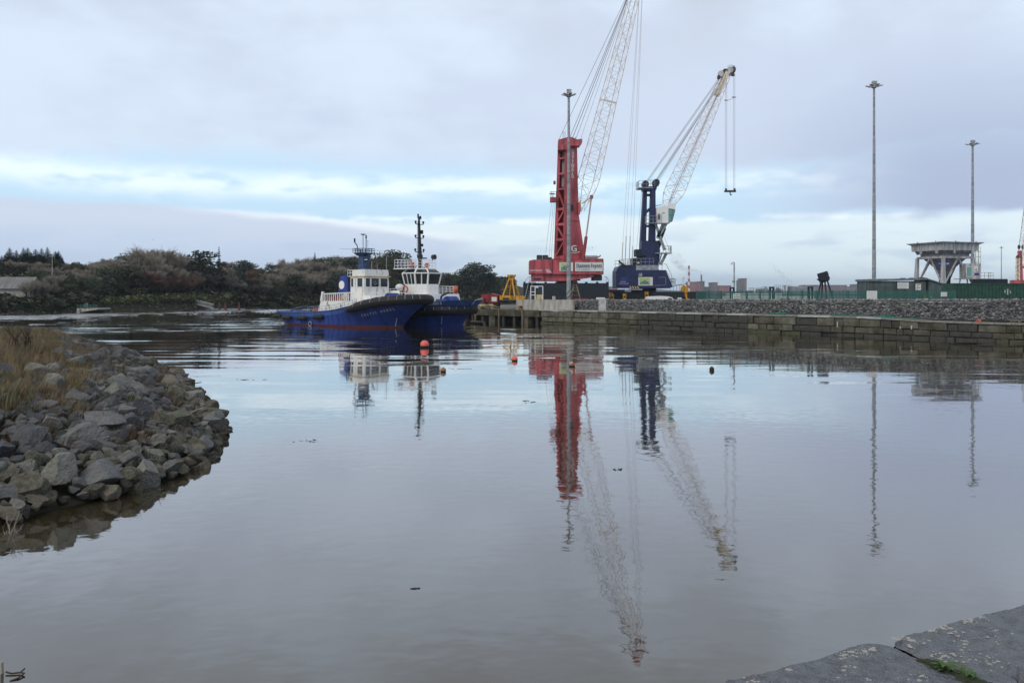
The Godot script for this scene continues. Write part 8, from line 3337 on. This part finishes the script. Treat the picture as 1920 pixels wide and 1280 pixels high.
func make_refinery() -> void:
	var d := 2300.0
	var k := d / F
	var s: Shape
	# striped chimney
	var t := thing("striped_chimney", "tall red and white banded chimney across the estuary", "chimney", along(1292, 0, d))
	var h := EYE + (HZ - 498) * k
	for i in 9:
		s = Shape.new()
		s.tube(Vector3(0, h * i / 9.0, 0), Vector3(0, h * (i + 1) / 9.0, 0), 3.4 - i * 0.1, 3.3 - i * 0.1, 14)
		part("band", s, M.far_red if i % 2 == 0 else M.far_white, t)
	t = thing("brown_chimney", "shorter plain brown chimney beside the brick red hall", "chimney", along(1315.5, 0, d))
	h = EYE + (HZ - 516) * k
	s = Shape.new()
	s.tube(Vector3.ZERO, Vector3(0, h, 0), 2.6, 2.1, 14)
	part("shaft", s, M.far_brown, t)
	s = Shape.new()
	s.tube(Vector3(0, h, 0), Vector3(0, h + 1.5, 0), 2.5, 2.5, 14)
	part("cap", s, M.far_dark, t)
	works("red_hall", "brick red factory hall at the foot of the striped chimney", 1295, 1313, 529, d, M.far_red)
	works("stepped_tower", "brown stepped plant tower beside the plain chimney", 1315, 1321.5, 528, d + 5, M.far_brown)
	works("long_works", "long low brown works building across the estuary", 1321, 1372, 538.5, d + 20, M.far_brown)
	works("small_tower", "small brown tower on the long works building", 1338.5, 1346, 530, d - 10, M.far_brown)
	works("pink_works", "pinkish low works building with pale roof across the estuary", 1349, 1371, 536, d - 20, M.far_red)
	works("block_tower", "plain square grey brown tower block across the estuary", 1395, 1400.5, 522.5, d, M.far_brown)
	for q in [[1382.5, 525, "slim grey process column beside the camera pole"], [1388.5, 525.5, "slim grey process column next to the square tower"]]:
		t = thing("process_column", q[2], "tower", along(q[0], 0, d))
		h = EYE + (HZ - q[1]) * k
		s = Shape.new()
		s.tube(Vector3.ZERO, Vector3(0, h, 0), 2.2, 2.0, 12)
		part("column", s, M.far_dark, t)
		s = Shape.new()
		for i in 3:
			s.tube(Vector3(0, h * (0.4 + i * 0.2), 0), Vector3(0, h * (0.4 + i * 0.2) + 1.2, 0), 3.2, 3.2, 12)
		part("gallery", s, M.far_grey, t)
	# conveyor bridge running up to the hall
	t = thing("conveyor_bridge", "sloping conveyor bridge leading to the brick red hall", "conveyor", along(1275, 0, d))
	s = Shape.new()
	s.beam(Vector3(-20 * k, EYE + 13 * k, 0), Vector3(18 * k, EYE + 19 * k, 0), 2.6)
	part("bridge", s, M.far_brown, t)
	for i in 7:
		s = Shape.new()
		s.beam(Vector3((-18 + i * 6) * k, 0, 0), Vector3((-18 + i * 6) * k, EYE + (13.5 + i) * k, 0), 1.0)
		part("trestle", s, M.far_brown, t)
	# pipe works
	var r := RandomNumberGenerator.new()
	r.seed = 9
	for q in [[1404, 1428, 538, "thicket of grey pipe frames beside the square tower"], [1428, 1452, 536, "thicket of grey pipe frames with pale tanks"], [1452, 1485, 533, "dense dark pipe frames under the drifting steam"], [1150, 1190, 541, "low far plant seen between the two cranes"]]:
		t = thing("pipe_works", q[3], "plant", along((q[0] + q[1]) / 2, 0, d))
		var half: float = (q[1] - q[0]) / 2.0
		var top: float = EYE + (HZ - q[2]) * k
		for i in 10:
			s = Shape.new()
			var x := r.randf_range(-half, half) * k
			var hh := top * r.randf_range(0.55, 1.05)
			if i % 3 == 0:
				s.tube(Vector3(x, 0, 0), Vector3(x, hh, 0), r.randf_range(1.5, 4.0), -1, 10)
				part("tank", s, M.far_white if i % 2 else M.far_grey, t)
			else:
				s.span(Vector3(x - r.randf_range(2, 6), 0, -8), Vector3(x + r.randf_range(2, 6), hh * 0.8, 0))
				part("block", s, M.far_brown if i % 2 else M.far_grey, t)
		s = Shape.new()
		for i in 4:
			s.beam(Vector3(-half * k, top * (0.4 + i * 0.17), 2), Vector3(half * k, top * (0.4 + i * 0.17), 2), 0.8)
		for i in 9:
			var x := lerpf(-half, half, i / 8.0) * k
			s.beam(Vector3(x, 0, 2), Vector3(x, top * 0.92, 2), 0.7)
		part("frame", s, M.far_dark, t)
	works("mud_hill_works", "long low reddish works building behind the loading spout", 1512, 1588, 535, d + 40, M.far_brown)
	works("low_sheds", "low grey sheds under the steam across the estuary", 1485, 1530, 538, d + 10, M.far_grey)
	works("far_sheds", "flat grey shed roofs beside the green shed across the estuary", 1588, 1634, 537.5, d + 60, M.far_grey)
	works("far_block", "small dark block on the shed roofs across the estuary", 1610, 1623, 533.5, d + 50, M.far_dark)
	works("pale_store", "pale pink storage shed between the two cranes across the water", 1132, 1158, 538, d - 60, M.far_red)
	# smoke and steam: clusters of soft puffs
	smoke("chimney_smoke", "grey smoke drifting back from the plain chimney", [[1314, 510, 6, 3], [1306, 507, 9, 4.5], [1296, 506, 10, 5], [1287, 505, 11, 6], [1279, 502, 13, 8], [1272, 496, 13, 10], [1265, 488, 12, 10], [1272, 480, 10, 8], [1259, 478, 8, 9], [1280, 490, 10, 8]], d + 30, 0.012)
	smoke("plant_steam", "white steam drifting over the pipe works", [[1506, 538, 8, 4], [1498, 537, 9, 4.5], [1488, 534, 9, 5], [1478, 526, 10, 7], [1468, 517, 11, 9], [1459, 508, 10, 9], [1452, 499, 8, 7], [1446, 493, 6, 4], [1515, 537, 8, 4]], d - 40, 0.009)


func smoke(called: String, label: String, puffs: Array, d: float, thick: float) -> void:
	var t := thing(called, label, "smoke", along(puffs[0][0], 0, d))
	t.set_meta("kind", "stuff")
	var k := d / F
	for i in puffs.size():
		var q: Array = puffs[i]
		for j in 3:
			var f := FogVolume.new()
			f.name = "puff"
			f.shape = RenderingServer.FOG_VOLUME_SHAPE_ELLIPSOID
			var z := 0.55 if j else 1.0
			f.size = Vector3(q[2] * k * 1.5 * z, q[3] * k * 1.5 * z, q[2] * k * 1.2 * z)
			var m := FogMaterial.new()
			m.resource_name = called + "_air"
			m.density = thick * lerpf(1.2, 0.6, i / float(puffs.size()))
			m.albedo = Color(1.0, 0.995, 1.0)
			f.material = m
			t.add_child(f, true)
			f.position = Vector3((q[0] - puffs[0][0]) * k, EYE + (HZ - q[1]) * k, 0)
			if j:
				f.position += Vector3(rr(-0.5, 0.5) * q[2] * k, rr(-0.5, 0.5) * q[3] * k, rr(-8, 8))


# ---------------------------------------------------------------- small things on and by the water
func make_small_things() -> void:
	var s: Shape
	for q in [[796, 651, 8.2, "buoy_pink", "large pink red buoy floating in front of the tugs"], [965, 676.5, 5.6, "buoy_pink", "smaller pink red buoy between tugs and red crane's reflection"], [831, 697, 5.2, "buoy_tan", "brown weedy buoy with a trailing line of weed"], [1072, 687, 5.4, "buoy_tan", "tan buoy with pale top in the lamp mast's reflection"], [1335, 694.5, 4.6, "weed_dark", "small dark brown buoy alone near the stone quay"]]:
		var p := on_water(q[0], q[1])
		var r: float = q[2] / F * -p.z
		var t := thing("buoy", q[4], "buoy", p)
		s = Shape.new()
		s.ball(Vector3(0, r * 0.62, 0), Vector3(r, r, r), 18, 12)
		part("float", s, M[q[3]], t)
		s = Shape.new()
		s.tube(Vector3(0, r * 1.55, 0), Vector3(0, r * 1.8, 0), r * 0.16, r * 0.13, 8)
		part("eye", s, M.weed_dark if q[3] != "buoy_tan" else M.rope_tan, t)
		s = Shape.new()
		s.lathe([Vector2(r * 0.82, -r * 0.05), Vector2(r * 1.0, r * 0.22), Vector2(r * 1.02, r * 0.34), Vector2(r * 0.97, r * 0.36)], Vector3.ZERO, 18)
		part("weed_band", s, M.weed_dark, t)
		if q[0] == 1072:
			s = Shape.new()
			s.ball(Vector3(-r * 0.1, r * 0.95, 0), Vector3(r * 0.86, r * 0.72, r * 0.88), 14, 8)
			part("pale_top", s, M.rope_tan, t)
	# lines of floating weed
	var r2 := RandomNumberGenerator.new()
	r2.seed = 4
	for q in [[570, 826, 24, 3, "patch of floating dark weed off the rock bank"], [1158, 880, 8, 2, "small floating weed scrap near the red crane's reflection"], [778, 1103, 7, 0.6, "tiny floating weed scrap alone in the basin"], [994, 753, 10, 2, "floating weed scrap beyond the tan buoy"], [862, 691, 22, 0.6, "thin line of weed trailing from the brown buoy"], [470, 712, 30, 0.8, "thin line of floating weed near the stick"], [745, 628, 3, 1, "weed scrap under the tug's bow"]]:
		s = Shape.new()
		var c := on_water(q[0], q[1])
		var k := -c.z / F
		for i in 11:
			var a := on_water(q[0] + r2.randf_range(-1, 1) * q[2], q[1] + r2.randf_range(-1, 1) * q[3]) - c
			var l := r2.randf_range(0.02, 0.10) * clampf(k * 60.0, 0.5, 3.0)
			var dir := Vector3(r2.randf_range(-1, 1), 0, r2.randf_range(-1, 1)).normalized() * l
			s.path([a - dir + Vector3(0, -0.004, 0), a + Vector3(0.01, 0.008, 0.01), a + dir + Vector3(0, -0.004, 0)], 0.004 + 0.004 * k * 40.0, 5)
		lone("floating_weed", s, M.weed_dark, q[4], "seaweed", c)
	# floating log by the jetty
	s = Shape.new()
	var la := on_water(884, 606)
	var lb := on_water(908, 608)
	s.tube(la - la + Vector3(0, 0.12, 0), lb - la + Vector3(0, 0.16, 0), 0.26, 0.22, 12)
	lone("floating_log", s, M.timber, "rusty brown fender log floating by the jetty", "log", la)
	# mooring ropes from the second tug to the quay
	var bow := Vector3(-15.0, 0, -113.6) + TB * Vector3(12.2, 3.1, 1.2)
	var bow2 := Vector3(-15.0, 0, -113.6) + TB * Vector3(13.2, 3.1, -0.6)
	for q in [[bow, 925, 0.35, "tan"], [bow, 975, 0.55, "tan"], [bow2, 968, 0.35, "tan"], [bow2, 926, 0.1, "pale"]]:
		var a: Vector3 = q[0]
		var b: Vector3 = QA + QB * Vector3(quay_at(q[1], -0.5), GROUND + 0.35, -0.5)
		s = Shape.new()
		var pts := []
		for i in 15:
			var f := i / 14.0
			pts.append(a.lerp(b, f) - Vector3.UP * sin(PI * f) * q[2] - a)
		s.path(pts, 0.045, 6)
		lone("mooring_rope", s, M.rope_tan, "tan mooring rope from the tug's bow to a quay bollard", "rope", a, "mooring ropes of the second tug")
	s = Shape.new()
	var ga := Vector3(-15.0, 0, -113.6) + TB * Vector3(11.5, 2.9, -2.0)
	var gb := along(907, 3.2, 128.0)
	s.beam(Vector3.ZERO, gb - ga, 0.12, 0.4)
	lone("boarding_plank", s, M.galvanised, "pale plank sloping from the tug's bow up to the quay", "plank", ga)
	# litter on the walkway
	var z := -1.2
	for q in [[1463, "net_green", 0.9, "bunch of green net lying on the quay walkway"], [1321, "timber", 0.75, "brown driftwood plank lying on the quay walkway"], [1838, "orange", 0.25, "orange scrap lying on the low walkway"], [1850, "weed_dark", 0.4, "dark debris beside the orange scrap on the walkway"], [1880, "black_paint", 0.45, "black tyre scrap lying on the low walkway"], [1905, "timber", 0.4, "broken timber bits at the walkway's end"], [1660, "net_green", 0.5, "strand of green net where the walkway drops"]]:
		var sx := quay_at(q[0], z)
		s = Shape.new()
		for i in 11:
			s.ball(Vector3(r2.randf_range(-1, 1) * q[2], r2.randf_range(0.0, 0.14), r2.randf_range(-0.2, 0.2)), Vector3(r2.randf_range(0.1, 0.3) * q[2] + 0.05, 0.07, 0.1), 7, 5)
		lone("walkway_litter", s, M[q[1]], q[3], "debris", QA + QB * Vector3(sx, quay_top(sx) + 0.02, z), "", QB)
	s = Shape.new()
	var pts2 := []
	for i in 17:
		var f := i / 16.0
		var sx := quay_at(lerpf(1560.0, 1720.0, f), -0.5)
		pts2.append(QA + QB * Vector3(sx, quay_top(sx) + 0.05, -0.5 - 0.3 * sin(f * 9.0)))
	var o2: Vector3 = pts2[0]
	s.path(pts2.map(func(p): return p - o2), 0.05, 6)
	lone("green_hose", s, M.net_green, "green hose lying along the dropping walkway", "hose", o2)
	# stake with driftwood twig in the near corner of the basin
	var p0 := on_water(6, 1262)
	s = Shape.new()
	s.tube(Vector3(0, -0.5, 0), Vector3(-0.02, 0.12, 0), 0.018, 0.016, 8)
	lone("stake", s, M.twig_pale, "thin pale stake standing in the shallow water", "stake", p0)
	s = Shape.new()
	s.path([Vector3(-0.10, 0.02, 0), Vector3(-0.03, 0.012, 0.02), Vector3(0.05, 0.015, 0.0), Vector3(0.11, 0.02, 0.03), Vector3(0.10, 0.01, 0.12), Vector3(0.04, 0.0, 0.17)], 0.009, 6)
	s.path([Vector3(0.05, 0.015, 0.0), Vector3(0.09, 0.05, -0.02)], 0.008, 6)
	lone("floating_twig", s, M.twig_dark, "dark forked twig floating beside the thin stake", "twig", on_water(28, 1263))
	# gulls far off
	for q in [[1111, 464, 140.0], [286, 449, 170.0]]:
		s = Shape.new()
		s.ball(Vector3.ZERO, Vector3(0.09, 0.06, 0.2), 8, 6)
		s.quad(Vector3(0, 0.03, -0.05), Vector3(0, 0.03, 0.08), Vector3(0.45, 0.16, 0.05), Vector3(0.4, 0.15, -0.02))
		s.quad(Vector3(0, 0.03, 0.08), Vector3(0, 0.03, -0.05), Vector3(-0.4, 0.15, -0.02), Vector3(-0.45, 0.16, 0.05))
		lone("gull", s, M.hopper_grey, "small gull flying against the pale sky", "bird", at(q[0], q[1], q[2]), "gulls in flight")
